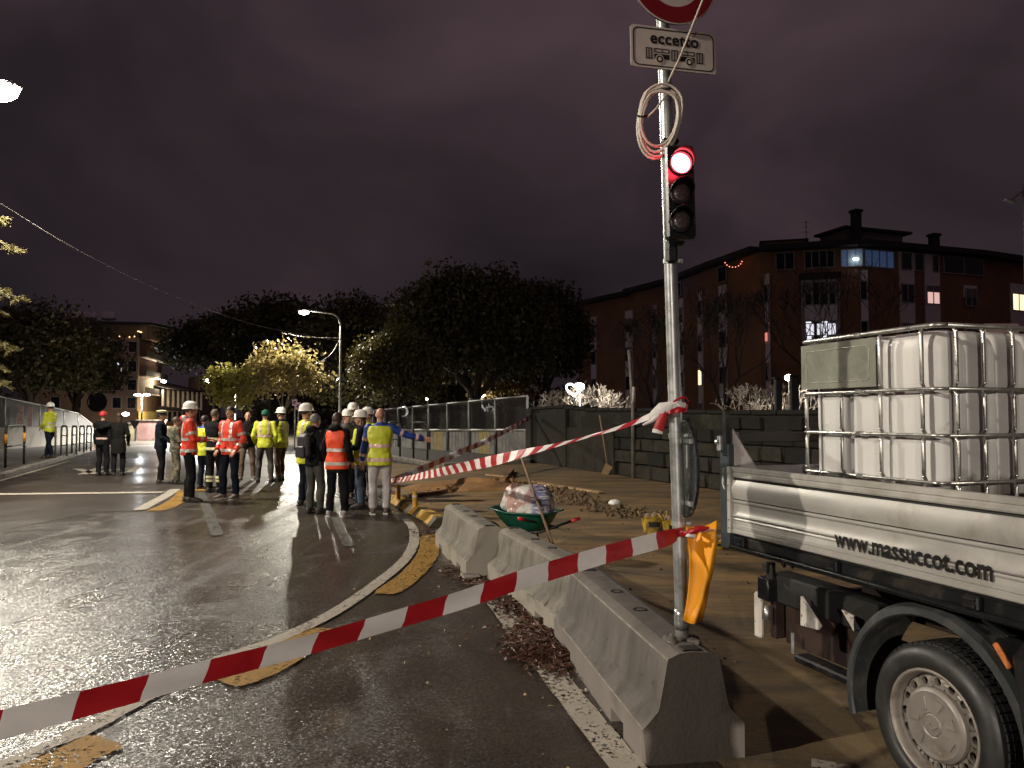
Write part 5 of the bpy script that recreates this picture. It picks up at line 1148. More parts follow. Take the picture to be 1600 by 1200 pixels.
# ------------------------------------------------------------ wheel
Rw=.328; ww=.225; tyre_m=M('tyre_rubber',(.018,.018,.018),.5,0,.3,12,.25,70,.002); rim_m=M('dirty_rim',(.25,.23,.205),.5,.35,.12,7,.2,50,.002,dirt=(.16,.13,.10),dscale=9); cap_m=M('hub_cap',(.22,.20,.18),.48,.3,.12,7,.15,60,.001,dirt=(.17,.14,.11),dscale=10)
RX=Matrix.Rotation(math.pi/2,3,'X')   # lathe axis z -> -y (outwards, visible side)
wcl=TM.inverted()@wc
def wheel(yo,outer=True):
    c=(wcl.x,yo,Rw)
    def LZ(prof,name,mat,par,n=56,sharp=35):
        m=MB(); m.lathe(prof,c,n,RX); return m.build(name,mat,par,True,sharp=sharp)
    w=MB(); w.lathe([(.222,-.005),(.228,.012),(.242,.020),(.27,.022),(.298,.012),(.314,-.008),(Rw-.008,-.025),(Rw-.002,-.045)],c,72,RX); Wt=w.build('wheel',tyre_m,tk,True,sharp=50)
    m=MB(); m.lathe([(Rw-.010,-.040),(Rw-.010,-ww+.03),(.30,-ww),(.20,-ww)],c,72,RX)
    for k in range(60):   # tread blocks
        a=2*math.pi*k/60
        for j,(z0,off) in enumerate(((-.060,0),(-.100,.5),(-.140,.2),(-.180,.7))):
            aa=a+off*2*math.pi/60; M3=Matrix.Rotation(-aa,3,'Y'); p=M3@Vector((Rw-.006,0,0)); m.box(Vector(c)+p+Vector((0,-z0,0)),(.012,.034,.026),M3)
        M3=Matrix.Rotation(-a,3,'Y'); p=M3@Vector((Rw-.007,0,0)); m.box(Vector(c)+p+Vector((0,.034,0)),(.010,.028,.027),M3)
    link('tread',m.mesh('tread',None,False),Wt,[tyre_m])
    m=MB(); m.lathe([(.224,.004),(.217,.010),(.209,.004),(.205,-.02),(.200,-.06),(.190,-.065)],c,56,RX); link('rim',m.mesh('rim',None,False),Wt,[rim_m],True)
    # rim disc ring with 16 round holes
    m=MB(); n=16; r0,r1=.138,.200; rc_,rh=.172,.0165; vs=[];fs=[]
    sd=2*math.pi/n
    for k in range(n):
        a0=sd*k; base=len(vs); K=12
        for j in range(K):
            q=2*math.pi*j/K; vs.append((rc_*math.cos(a0)+rh*math.cos(q)*math.cos(a0)-rh*math.sin(q)*math.sin(a0), rc_*math.sin(a0)+rh*math.cos(q)*math.sin(a0)+rh*math.sin(q)*math.cos(a0),-.030))
        for j in range(K):
            q=2*math.pi*j/K; cx_,sy_=math.cos(q),math.sin(q); u=max(-1,min(1,cx_/max(abs(cx_),abs(sy_)))); v=max(-1,min(1,sy_/max(abs(cx_),abs(sy_)))); rr=rc_+(r1-rc_)*u if u>0 else rc_+(rc_-r0)*u; aa=a0+v*sd/2; vs.append((rr*math.cos(aa),rr*math.sin(aa),-.034 if u<0 else -.045+.02*(1-abs(u))))
        for j in range(K): fs.append((base+j,base+(j+1)%K,base+K+(j+1)%K,base+K+j))
        for j in range(K): p=vs[base+j]; vs.append((p[0],p[1],-.05))
        for j in range(K): fs.append((base+(j+1)%K,base+j,base+2*K+j,base+2*K+(j+1)%K))
    vs=[tuple(RX@Vector(v)+Vector(c)) for v in vs]; m.add(vs,fs); link('rim_disc',m.mesh('rim_disc',None,False),Wt,[rim_m],True).data.set_sharp_from_angle(angle=R(35))
    m=MB(); m.lathe([(.205,-.07),(.001,-.07)],c,32,RX); link('brake_drum',m.mesh('d',None,False),Wt,[black_matt])
    m=MB(); m.lathe([(.146,-.036),(.148,-.012),(.142,-.004),(.132,.002),(.120,.000),(.085,.003),(.050,.006),(.045,.003),(.040,.008),(.001,.009)],c,56,RX); cp=link('hub_cap',m.mesh('hub_cap',None,False),Wt,[cap_m],True); cp.data.set_sharp_from_angle(angle=R(25))
    if outer:
        for k in range(7):   # embossed trapezoid reliefs
            m=MB()
            a=2*math.pi*k/7+.35; ca,sa=math.cos(a),math.sin(a)
            quad=[(.112,-.20),(.112,.20),(.066,.13),(.062,-.13)]; tp_=[RX@Vector((r*math.cos(a+d),r*math.sin(a+d),.006 if r>.1 else .0085))+Vector(c) for r,d in quad]; bt=[RX@Vector((r*1.01*math.cos(a+d*1.25),r*1.01*math.sin(a+d*1.25),-.004))+Vector(c) for r,d in quad]
            m.add(tp_+bt,[(0,1,2,3),(0,4,5,1),(1,5,6,2),(2,6,7,3),(3,7,4,0)]); link('relief',m.mesh('relief',None,False),Wt,[cap_m])
        m=MB(); dm=[(0,.030),(.019,0),(0,-.030),(-.019,0)]; di=[(0,.017),(.010,0),(0,-.017),(-.010,0)]
        vs=[RX@Vector((b_,a_*1.0,z_))+Vector(c) for z_ in(.009,.013) for a_,b_ in [(p[0],p[1]) for p in dm]+[(p[0],p[1]) for p in di]]
        vs=[Vector(v) for v in vs]; fs=[(8+i,8+(i+1)%4,12+(i+1)%4,12+i) for i in range(4)]+[(i,(i+1)%4,8+(i+1)%4,8+i) for i in range(4)]+[(4+i,12+i,12+(i+1)%4,4+(i+1)%4) for i in range(4)]
        m.add(vs,fs); em=link('diamond_emblem',m.mesh('emblem',None,False),Wt,[M('emblem_metal',(.42,.40,.37),.35,.6)])
    # inner twin tyre
    return Wt
wheel(wcl.y)
w2=MB(); w2.lathe([(.205,-.0),(.23,.015),(.30,.01),(Rw,-.02),(Rw,-ww+.02),(.30,-ww)],(wcl.x,.95+.0,Rw),48,RX); w2.build('wheel',tyre_m,tk,True,sharp=50)
m=MB(); m.tube([(wcl.x,wcl.y+.1,Rw),(wcl.x,.9,Rw)],.055,12); m.build('axle',dark_steel,tk,True)
# mudguard
mg=M('mudguard_plastic',(.030,.034,.035),.45,0,.2,8,.2,60,.002,dirt=(.07,.065,.06),dscale=7)
m=MB(); vs=[];fs=[]; aa=np.linspace(R(196),R(-22),30); prof=[(.465,.24),(.462,.02),(.470,-.012),(.455,-.040),(.425,-.046),(.418,-.038),(.442,-.030),(.452,-.008),(.448,.02),(.450,.24)]
for a in aa:
    for (r,y) in prof: vs.append((wcl.x+r*math.cos(a),wcl.y+y+.01,Rw+r*math.sin(a)*1.0+.02))
k=len(prof)
for i in range(len(aa)-1):
    for j in range(k): a=i*k+j;b=i*k+(j+1)%k; fs.append((a,b,b+k,a+k))
fs+=[tuple(range(k)),tuple((len(aa)-1)*k+j for j in range(k))[::-1]]
m.add(vs,fs); m.build('mudguard',mg,tk,True,sharp=35)
m=MB(); m.box((wcl.x+.60,wcl.y-.02,.50),(.30,.20,.62),Euler((0,R(-8),0)),.05); m.build('side_guard',black_plastic,tk)
s=side(1571,1024,wcl.y-.06); m=MB(); m.box((s.x,wcl.y-.075,s.z),(.022,.014,.095),Euler((0,R(-38),0)),.004); m.build('orange_reflector',M('orange_reflector',(.55,.17,.05),.3,0,.2,40,coat=.5),tk)
m=MB(); m.box((s.x-.03,wcl.y-.06,s.z+.09),(.11,.03,.012),Euler((0,R(20),0)),.003); m.build('reflector_bracket',dark_steel,tk)

# ================================================================== WATER TANK (caged bulk container)
iB=Vector((.377*4.50,4.50,0)); iA=iB+TF*.955; u=(iB-iA).normalized(); n_=Vector((-u.y,u.x,0)); 
if n_.x>0: n_=-n_
inn=-n_; Li=.955; Wi=1.0; YN=iA.y
z4,z3,z2,z1=[D(1472,y,YN).z for y in(507,607,681,756)]
ib=thing('caged_water_tank','white plastic bulk water tank in a metal cage standing on the truck bed','water tank',iA+u*Li/2+inn*Wi/2+Vector((0,0,Z(-.02)))); ib.rotation_euler=(0,0,math.atan2(u.y,u.x)); IM=mat4(ib)
print('ibc',z1,z2,z3,z4,Z(0))
def il(a,b,z): return Vector((a-Li/2,(b-Wi/2)*(1 if IM.to_3x3()@Vector((0,1,0))@inn>0 else -1),z-Z(-.02)))   # a along u from near corner, b inward
def plastic():
    m,nt,N,L,p=newmat('tank_plastic'); g=N.new('ShaderNodeTexCoord'); v=g.outputs['Object']; mp=N.new('ShaderNodeMapping'); mp.inputs['Scale'].default_value=(5,5,1.0); L.new(v,mp.inputs[0])
    a=noise(N,L,v,2,5,.6); b=noise(N,L,mp.outputs[0],2.6,6,.75,.3); s=noise(N,L,v,9,5,.7)
    c=mixc(N,L,mrange(N,L,a,.3,.7,0,1),(.62,.62,.60),(.71,.71,.69)); c=mixc(N,L,mrange(N,L,b,.58,.78,0,.45),c,(.46,.43,.39)); c=mixc(N,L,mrange(N,L,s,.66,.74,0,.6),c,(.25,.21,.17))
    # darker low on the near end, with an uneven edge
    sep=N.new('ShaderNodeSeparateXYZ'); L.new(v,sep.inputs[0]); hz=N.new('ShaderNodeMath'); hz.operation='ADD'; L.new(sep.outputs['Z'],hz.inputs[0]); L.new(mrange(N,L,noise(N,L,v,4,4,.6),.3,.7,-.05,.05),hz.inputs[1])
    low=mrange(N,L,hz.outputs[0],.36,.40,1,0); nearx=mrange(N,L,sep.outputs['X'],-.44,-.40,1,0); mul=N.new('ShaderNodeMath'); mul.operation='MULTIPLY'; L.new(low,mul.inputs[0]); L.new(nearx,mul.inputs[1]); m2=N.new('ShaderNodeMath'); m2.operation='MULTIPLY'; L.new(mul.outputs[0],m2.inputs[0]); m2.inputs[1].default_value=.8
    c=mixc(N,L,m2.outputs[0],c,(.085,.07,.055))
    L.new(c,p.inputs['Base Color']); p.inputs['Roughness'].default_value=.38; p.inputs['Subsurface Weight'].default_value=.15; p.inputs['Subsurface Radius'].default_value=(.02,.02,.015); L.new(bump(N,L,s,.12,.004),p.inputs['Normal']); return m
tpl=plastic()
# perimeter with bulging pillows between the uprights
lx=[.10,.345,.62,.86]; ly=[.17,.36,.56,.77]
ins=.035
per=[]
def dent(t,cs,w,d): return sum(-d*math.exp(-((t-c)/w)**4) for c in cs)
N1=72; rc=.10
for i in range(N1):                                # visible long side b=ins, a from 0..Li
    a=rc+(Li-2*rc)*i/(N1-1); per.append((a,ins-dent(a,lx,.030,.020),))
for i in range(1,8): q=R(90*i/8); per.append((Li-ins-rc+rc*math.sin(q)+ins*(1-i/8)*0,ins+rc-rc*math.cos(q)))
for i in range(12): per.append((Li-ins,rc+ins+(Wi-2*rc-2*ins)*i/11))
for i in range(1,8): q=R(90*i/8); per.append((Li-ins-rc+rc*math.cos(q),Wi-ins-rc+rc*math.sin(q)))
for i in range(12): per.append((Li-rc-ins-(Li-2*rc-2*ins)*i/11,Wi-ins))
for i in range(1,8): q=R(90*i/8); per.append((ins+rc-rc*math.sin(q),Wi-ins-rc+rc*math.cos(q)))
for i in range(N1): b=Wi-rc-(Wi-2*rc)*i/(N1-1); per.append((ins-dent(b,ly,.032,.030),b))
for i in range(1,8): q=R(90*i/8); per.append((ins+rc-rc*math.cos(q),ins+rc-rc*math.sin(q)))
zb0=z1-.10; zt0=z4-.015
lay=[]
for z in np.linspace(zb0,zt0,46):
    e=min(1,(z-zb0)/.06); f=min(1,(zt0-z)/.09); s=.96+.04*math.sqrt(max(0,1-(1-e)**2)); s*= .90+.10*math.sqrt(max(0,1-(1-f)**2))
    g=1-.008*sum(math.exp(-((z-zz)/.02)**2) for zz in(z2,z3)); lay.append((z,s*g))
m=MB(); vs=[];fs=[];K=len(per)
for (z,s) in lay:
    for (a,b) in per: vs.append(il(Li/2+(a-Li/2)*s,Wi/2+(b-Wi/2)*s,z))
for i in range(len(lay)-1):
    for j in range(K): a=i*K+j;b=i*K+(j+1)%K; fs.append((a,b,b+K,a+K))
fs+=[tuple(range(K)),tuple((len(lay)-1)*K+j for j in range(K))[::-1]]
m.add(vs,fs); m.build('tank',tpl,ib,True,sharp=60)
m=MB(); m.lathe([(.10,0),(.10,.05),(.085,.055),(.001,.055)],il(Li/2,Wi/2,zt0-.005),24); m.build('filler_cap',black_plastic,ib,True,sharp=40)
m=MB(); m.box(il(Li/2,Wi/2,(Z(0)+z1)/2-.03),(Li,Wi,z1-Z(0)-.07),None,.02); m.build('pallet',dark_steel,ib)
cage=M('cage_steel',(.50,.50,.47),.32,.85,.15,20,.1,80,.001,dirt=(.30,.28,.25),dscale=14)
cr=.055
def ringpath(z,droop=0):
    pts=[]
    for (ca,cb,a0) in((cr,cr,180),(Li-cr,cr,270),(Li-cr,Wi-cr,0),(cr,Wi-cr,90)):
        for k in range(7):
            q=R(a0+90*k/6); pts.append(il(ca+cr*math.cos(q),cb+cr*math.sin(q),z))
    pts.append(pts[0]); return pts
for k_,z in enumerate((z1,z2,z3,z4)):
    m=MB(); m.tube(ringpath(z),.0125 if k_==3 else .0095,10); m.build('cage_ring',cage,ib,True)
    c=il(.50,0,z); m=MB(); m.box(c,(.045,.03,.026),None,.006); m.build('ring_joint',cage,ib)
ups=[('a',x) for x in(.085,.345,.62,.90)]+[('b',y) for y in(.10,.27,.46,.66,.88)]
def ip(kind,v,z,o=0): return il(v,-o,z) if kind=='a' else il(-o,v,z)
for kind,v in ups:
    zt__=z4 if not(kind=='a' and v in(.62,.90)) else z3
    m=MB(); segs=[(z1-.12,z1),(z1,z2),(z2,z3)]+([(z3,z4)] if zt__==z4 else [])
    for (a,b) in segs:
        m.tube([ip(kind,v,a+.004,-.004),ip(kind,v,a+.03,.010),ip(kind,v,(a+b)/2,.010),ip(kind,v,b-.03,.010),ip(kind,v,b-.004,-.004)],[(.006,.010),(.009,.010),(.010,.010),(.009,.010),(.006,.010)],8)
    m.build('upright',cage,ib,True)
    m=MB()
    for z in(z1,z2,z3): 
        for s_ in(-.028,.028): m.ellipsoid(ip(kind,v,z+s_,.016),(.007,.007,.007),6,5)
    if zt__==z4: m.ellipsoid(ip(kind,v,z4-.028,.016),(.007,.007,.007),6,5)
    wdo=m.build('weld_dimple',M('bright_weld',(.7,.7,.68),.25,.8) if 'bright_weld' not in bpy.data.materials else bpy.data.materials['bright_weld'],ib,True); tag(wdo,kind='stuff')
# translucent plate
plate=M('greenish_plate',(.235,.255,.205),.22,.15,.18,5,.12,12,.004,dirt=(.32,.33,.28),dscale=4,dlo=.45,dhi=.62,coat=.5)
a0,a1=.375,.945; zc=(z3+z4)/2; m=MB(); m.box(il((a0+a1)/2,-.006,zc),(a1-a0,.004,z4-z3-.045),None,.0018); m.build('plate',plate,ib)
mem=M('plate_emboss',(.42,.43,.34),.3,.2)
m=MB(); rr=rrect(a1-a0-.09,z4-z3-.12,.02,4); P=[il((a0+a1)/2+x,-.009,zc+y) for x,y in rr]; P.append(P[0]); m.tube(P,.0022,6); m.build('embossed_border',mem,ib,True)
# dark scuffs / raised marks on plate
# ================================================================== PEOPLE
def bandmesh(src,co,no,width,filt,off=.006):
    bm=bmesh.new(); bm.from_mesh(src); no=Vector(no).normalized(); co=Vector(co)
    for s in(-1,1): bmesh.ops.bisect_plane(bm,geom=bm.verts[:]+bm.edges[:]+bm.faces[:],plane_co=co+no*s*width/2,plane_no=no*s,clear_outer=True)
    dl=[f for f in bm.faces if not filt(f.calc_center_median())]; bmesh.ops.delete(bm,geom=dl,context='FACES')
    bm.normal_update()
    for v in bm.verts: v.co+=v.normal*off
    me=bpy.data.meshes.new('band'); bm.to_mesh(me); bm.free(); me.shade_smooth(); return me
def ik(S,Wr,l1,l2,pole):
    S=Vector(S);Wr=Vector(Wr); d=Wr-S; L=min(d.length,(l1+l2)*.995); dn=d.normalized(); a=(l1*l1-l2*l2+L*L)/(2*L); h=math.sqrt(max(0,l1*l1-a*a)); p=Vector(pole); p=(p-dn*p.dot(dn)).normalized(); return S+dn*a+p*h, S+dn*L
POSES={
 'down':dict(l=(-.27,.04,.80),r=(.27,.04,.80)),
 'pockets':dict(l=(-.22,.12,.93),r=(.22,.12,.93)),
 'front':dict(l=(-.08,.30,1.10),r=(.10,.30,1.12)),
 'rightout':dict(l=(-.30,.10,.86),r=(.78,.10,1.22)),
 'frontlow':dict(l=(-.10,.26,.98),r=(.12,.26,1.0)),
 'crossed':dict(l=(.12,.26,1.18),r=(-.12,.28,1.16)),
 'hug':dict(l=(-.55,.08,1.30),r=(.22,.16,.92)),
 'talk':dict(l=(-.22,.12,.93),r=(.24,.38,1.20)),
}
helmet_m=M('white_helmet',(.78,.76,.70),.3,0,.06,12,coat=.3); band_m=M('reflective_band',(.62,.58,.54),.35,.3,.12,20); bandp_m=M('reflective_band_pink',(.70,.48,.44),.35,.2,.12,20)
orange_m=M('hi_vis_orange',(.80,.075,.02),.6,0,.12,8,.2,40,.002); yellow_m=M('hi_vis_yellow',(.52,.56,.03),.6,0,.12,8,.2,40,.002); redj_m=M('hi_vis_red_orange',(.82,.055,.025),.55,0,.12,8,.2,40,.002)
blackc=M('black_cloth',(.008,.008,.009),.85,0,.3,10,.3,60,.002,spec=.12); navy=M('navy_cloth',(.007,.010,.018),.8,0,.3,10,.3,60,.002,spec=.12); greyp=M('grey_trousers',(.055,.052,.046),.75,0,.25,10,.3,60,.002); pale=M('pale_grey_trousers',(.40,.38,.38),.75,0,.15,10,.3,60,.002); jean=M('blue_jeans',(.06,.09,.14),.75,0,.25,10,.3,60,.002); brownp=M('brown_trousers',(.10,.062,.04),.75,0,.25,10,.3,60,.002); blue_c=M('blue_sleeve',(.012,.045,.26),.65,0,.15,10); dgreen=M('dark_green_cloth',(.01,.05,.025),.75,0,.2,10); camo=M('camouflage_cloth',(.16,.13,.085),.8,0,.1,10,dirt=(.04,.045,.03),dscale=9,dlo=.48,dhi=.52); shoe_m=M('dark_shoe',(.03,.026,.022),.6,0,.3,10); tan_m=M('tan_shoe',(.12,.10,.08),.7,0,.3,10); redc=M('red_cap',(.45,.02,.025),.6,0,.1,10); capw=M('pale_cap',(.70,.60,.36),.6,0,.1,10); oliv=M('olive_trousers',(.045,.043,.034),.75,0,.25,10,.3,60,.002); white_sole=M('white_sole',(.6,.58,.55),.5)
eye_m=M('eye',(.02,.015,.012),.2); vivid_g=M('dark_green_beanie',(.01,.10,.06),.8,0,.2,20)
bodies={}
def person(label,foot,ztop,face,jacket,trousers,pose='down',head='hair',hairm=None,bands='',bandm=None,vest=None,coat=False,female=False,stance=.0,shoe=None,lean=0,belly=0,hood=False,group=None,headturn=0,step=0):
    """face = direction faced in plan, degrees: 0 = away from viewer (+Y), 90 = left (-X), 180 = toward viewer, -90 = right"""
    sc=ztop/ {'helmet':1.80,'cap':1.78,'beanie':1.775}.get(head,1.75); t=thing('person',label,'person',(foot[0],foot[1],foot[2]),0,group); t.rotation_euler=(0,0,R(face)); t.scale=(sc,sc,sc)
    # joints, local: +y forward, x right, z up
    P=POSES[pose]; hw=.215 if not female else .19; fx=.10+stance
    hipL,hipR=Vector((-.095,0,.90)),Vector((.095,0,.90)); aL,aR=Vector((-fx,-.02-step,.085)),Vector((fx,.04+step,.085)); kL=hipL.lerp(aL,.5)+Vector((-.01,.03,.0)); kR=hipR.lerp(aR,.5)+Vector((.01,.035,0))
    SL,SR=Vector((-hw+.03,lean*.4,1.415)),Vector((hw-.03,lean*.4,1.415)); arms=[]
    for S,Wt,sx in((SL,P['l'],-1),(SR,P['r'],1)):
        el,wr=ik(S,Vector(Wt)+Vector((0,lean*.3,0)),.30,.27,(sx*.6,-1.0,-.25) if pose!='rightout' or sx<0 else (0,-.2,-1)); arms.append((S,el,wr,sx))
    hc=Vector((0,.03+lean,1.0)) 
    HD=Vector((0,lean,0)); rt=Matrix.Rotation(R(headturn),3,'Z')
    def torso(mb,k,z0=.86):
        f=1.0-.06*female
        rings=[(z0,.166,.124,0),(.93,.172*f**.5,.130,0),(1.03,.150*f,.108+belly*.5,belly*.4),(1.14,.152*f,.112+belly,belly*.7),(1.27,.178*f,.118+belly*.4,.2*lean),(1.37,.192*f,.108,.35*lean),(1.435,.165*f,.088,.45*lean),(1.475,.085,.07,.5*lean),(1.50,.06,.06,.55*lean)]
        n=18;vs=[];fs=[]
        for (z,a,b,dy) in rings:
            for i in range(n):
                q=2*math.pi*i/n; c_,s_=math.cos(q),math.sin(q); e=.85; vs.append((math.copysign(abs(c_)**e,c_)*(a+k),math.copysign(abs(s_)**e,s_)*(b+k)+dy,z))
        for j in range(len(rings)-1):
            for i in range(n): a=j*n+i;b=j*n+(i+1)%n; fs.append((a,b,b+n,a+n))
        fs+= [tuple(range(n-1,-1,-1)),tuple((len(rings)-1)*n+i for i in range(n))]; mb.add(vs,fs)
    def arm(mb,a,k,t0=0,t1=1):
        S,E,Wr,sx=a; tip=E.lerp(Wr,t1); mb.tube([S+Vector((-sx*.05,0,-.0)),S+Vector((sx*.012,0,0)),S.lerp(E,.35),S.lerp(E,.8),E,E.lerp(Wr,.25),E.lerp(Wr,.7)] + [tip],[.056+k,.060+k,.052+k,.044+k,.043+k,.044+k,.033+k*1.1,.027+k*1.2],10)
        mb.ellipsoid(S,(.062+k,.062+k,.062+k),10,8)
    def leg(mb,h,kn,an,k,bot=None):
        e=an if bot is None else kn.lerp(an,bot); mb.tube([h+Vector((0,0,.06)),h-Vector((0,0,.04)),h.lerp(kn,.5),kn+Vector((0,0,.05)),kn-Vector((0,0,.06)),kn.lerp(an,.35)+Vector((0,-.012,0)),kn.lerp(an,.75),e],[.085+k*.5,.092+k*.6,.076+k,.056+k*1.3,.054+k*1.4,.055+k*1.5,.040+k*1.9,.036+k*2.2],12)
    # ---- body, one surface
    mb=MB(); torso(mb,-.02); mb.ellipsoid((0,0,.90),(.15,.10,.09),12,8)
    for a in arms: arm(mb,a,-.006)
    leg(mb,hipL,kL,aL,-.006); leg(mb,hipR,kR,aR,-.006)
    for an in(aL,aR): mb.tube([an+Vector((0,-.05,-.03)),an+Vector((0,.05,-.04)),an+Vector((0,.15,-.06))],[.035,.04,.022],8)
    mb.tube([Vector((0,lean*.5-.005,1.42)),Vector((0,lean*.8,1.50)),Vector((0,lean,1.57))],[.062,.056,.054],12)
    H=Vector((0,lean+.015,1.64))
    def hp(x,y,z): return H+rt@Vector((x,y,z))
    mb.ellipsoid(hp(0,-.012,.012),(.073,.092,.098),16,12,rt); mb.ellipsoid(hp(0,.024,-.052),(.054,.062,.068),14,10,rt); mb.ellipsoid(hp(0,.05,-.09),(.03,.03,.026),8,6,rt)
    mb.tube([hp(0,.078,.022),hp(0,.098,-.012),hp(0,.107,-.03),hp(0,.085,-.04)],[.009,.013,.017,.011],8)
    for s in(-1,1): mb.ellipsoid(hp(s*.076,-.008,-.012),(.011,.02,.031),8,6,rt)
    mb.ellipsoid(hp(0,.082,-.063),(.024,.012,.010),8,6,rt)
    bme=remesh(mb,.0115,2,name='body'); bme.materials.append(skin); 
    body=link('body',bme,t)
    # hands with fingers, joined to the same mesh
    hb=MB()
    for (S,E,Wr,sx) in arms:
        d=(Wr-E).normalized(); side=d.cross(Vector((0,1,0) if abs(d.y)<.8 else (0,0,1))).normalized()*sx; nr=d.cross(side).normalized(); Rm=Matrix((side,nr,d)).transposed(); c=Wr+d*.045
        hb.ellipsoid(c,(.040,.017,.055),10,8,Rm)
        for i,(o_,Lf) in enumerate(zip((-.028,-.010,.009,.027),(.060,.072,.068,.052))):
            b0=c+side*o_+d*.035; curl=nr*.012*sx; spread=side*o_*.35; hb.tube([b0-d*.02,b0+d*Lf*.5+spread*.4,b0+d*Lf*.85+curl+spread,b0+d*Lf+curl*1.9+spread],[.0095,.009,.008,.006],6)
        b0=c-side*.030-d*.015; hb.tube([b0,b0-side*.022+d*.022,b0-side*.030+d*.048+nr*.008],[.012,.010,.007],6)
    hm=bpy.data.meshes.new('hands'); hm.from_pydata(hb.v,[],hb.f); bm=bmesh.new(); bm.from_mesh(bme); bm.from_mesh(hm); bm.normal_update(); bm.to_mesh(bme); bm.free(); bme.shade_smooth(); bpy.data.meshes.remove(hm)
    # eyes
    for s in(-1,1):
        m=MB(); m.ellipsoid(hp(s*.030,.073,.012),(.013,.008,.006),8,5,rt); m.build('eye',eye_m,t,True)
    m=MB(); m.ellipsoid(hp(0,.090,-.063),(.021,.006,.0035),8,5,rt); m.build('mouth',M('lips',(.28,.09,.07),.5) if 'lips' not in bpy.data.materials else bpy.data.materials['lips'],t,True)
    # ---- trousers
    mb=MB(); mb.ellipsoid((0,-.002,.91),(.158,.106,.10),14,8); mb.tube([(0,0,.90),(0,0,1.0)],[(.145,.10),(.14,.095)],14); leg(mb,hipL,kL,aL,.014,.97); leg(mb,hipR,kR,aR,.014,.97)
    me=remesh(mb,.015,3,.022,.11,name='trousers'); me.materials.append(trousers); link('trousers',me,t)
    # ---- shoes
    for an,tw in((aL,-.12),(aR,.12)):
        d=Vector((tw*1.2,1,0)).normalized(); g=Vector((an.x,an.y,0)); mb=MB(); mb.tube([g-d*.075+Vector((0,0,.05)),g-d*.05+Vector((0,0,.055)),g+d*.03+Vector((0,0,.06)),g+d*.11+Vector((0,0,.042)),g+d*.175+Vector((0,0,.034)),g+d*.20+Vector((0,0,.028))],[(.028,.045),(.040,.055),(.043,.060),(.046,.042),(.04,.032),(.02,.018)],10)
        mb.tube([g+Vector((0,-.01,.04)),g+Vector((0,-.015,.12))],[.045,.046],10)
        sm=shoe or shoe_m; so=mb.build('shoe',sm,t,True)
        mb=MB(); mb.extrude([(-.040,-.085),(.040,-.085),(.048,.08),(.040,.17),(0,.205),(-.040,.17),(-.048,.08)],g+Vector((0,0,.0)),g+Vector((0,0,.022)),Vector((d.y,-d.x,0)),d); mb.build('sole',white_sole if sm is not shoe_m else black_matt,so)
    # ---- jacket
    k=.018; mb=MB(); torso(mb,k,.62 if coat=='long' else (.74 if coat else .84))
    for a in arms: arm(mb,a,.016 if pose!='x' else .02,0,.97)
    mb.tube([Vector((0,lean*.5,1.44)),Vector((0,lean*.75,1.52))],[.085,.070],12)
    if hood: mb.ellipsoid((0,lean-.09,1.50),(.115,.075,.065),12,8)
    jme=remesh(mb,.0145,3,.026,.085,name='jacket'); jme.materials.append(jacket); J=link('jacket' if not coat else 'coat',jme,t)
    src=jme
    if vest is not None:
        mb=MB(); torso(mb,.036,.80 if not coat else .80); vm=remesh(mb,.014,3,.024,.10,name='vest'); 
        bm=bmesh.new(); bm.from_mesh(vm); dl=[f for f in bm.faces if (f.calc_center_median().z>1.455) or f.calc_center_median().z<.805]; bmesh.ops.delete(bm,geom=dl,context='FACES'); bm.to_mesh(vm); bm.free()
        vm.materials.append(vest); V_=link('vest',vm,t); src=vm; J2=V_
    bmt=bandm or band_m
    Tf=lambda c: abs(c.x)<.27 and (Vector((c.x,c.y,0)).length<.30)
    def nearseg(c,a,b,r):
        ab=b-a; tt=max(0,min(1,(c-a).dot(ab)/ab.length_squared)); return (c-(a+ab*tt)).length<r
    def notarm(c): return all(not (nearseg(c,S.lerp(E,.35),E,.085) or nearseg(c,E,Wr,.085)) or (abs(c.x)<hw-.04 and pose not in('front','frontlow','crossed')) for (S,E,Wr,sx) in arms)
    def addband(co,no,w,filt,sm=src):
        b=bandmesh(sm,co,no,w,filt)
        if len(b.polygons): b.materials.append(bmt); link('reflective_band',b,t)
    if 'w' in bands: addband((0,0,1.13),(0,0,1),.055,(lambda c:True) if vest else notarm)
    if 'h' in bands: addband((0,0,.925 if not vest else .90),(0,0,1),.055,(lambda c:True) if vest else notarm)
    if 'm' in bands: addband((0,0,1.03),(0,0,1),.05,(lambda c:True) if vest else notarm)
    if 's' in bands:
        for s in(-1,1): addband((s*.105,0,1.3),(1,0,0),.05,lambda c:c.z>1.155)
    if 'a' in bands:
        for (S,E,Wr,sx) in arms:
            for (a,b,f) in((S,E,.62),(E,Wr,.55)):
                p=a.lerp(b,f); addband(p,(b-a),.05,(lambda c,p=p:(c-p).length<.105),jme)
    if 'k' in bands:
        tm_=bpy.data.objects and [o for o in t.children if o.name.startswith('trousers')] if False else None
        for (kn,an) in((kL,aL),(kR,aR)):
            for f in(.42,.60): addband(kn.lerp(an,f),(an-kn),.05,(lambda c,p=kn.lerp(an,f):(c-p).length<.13),me)
    # ---- head wear
    hm_=hairm or hair_dark
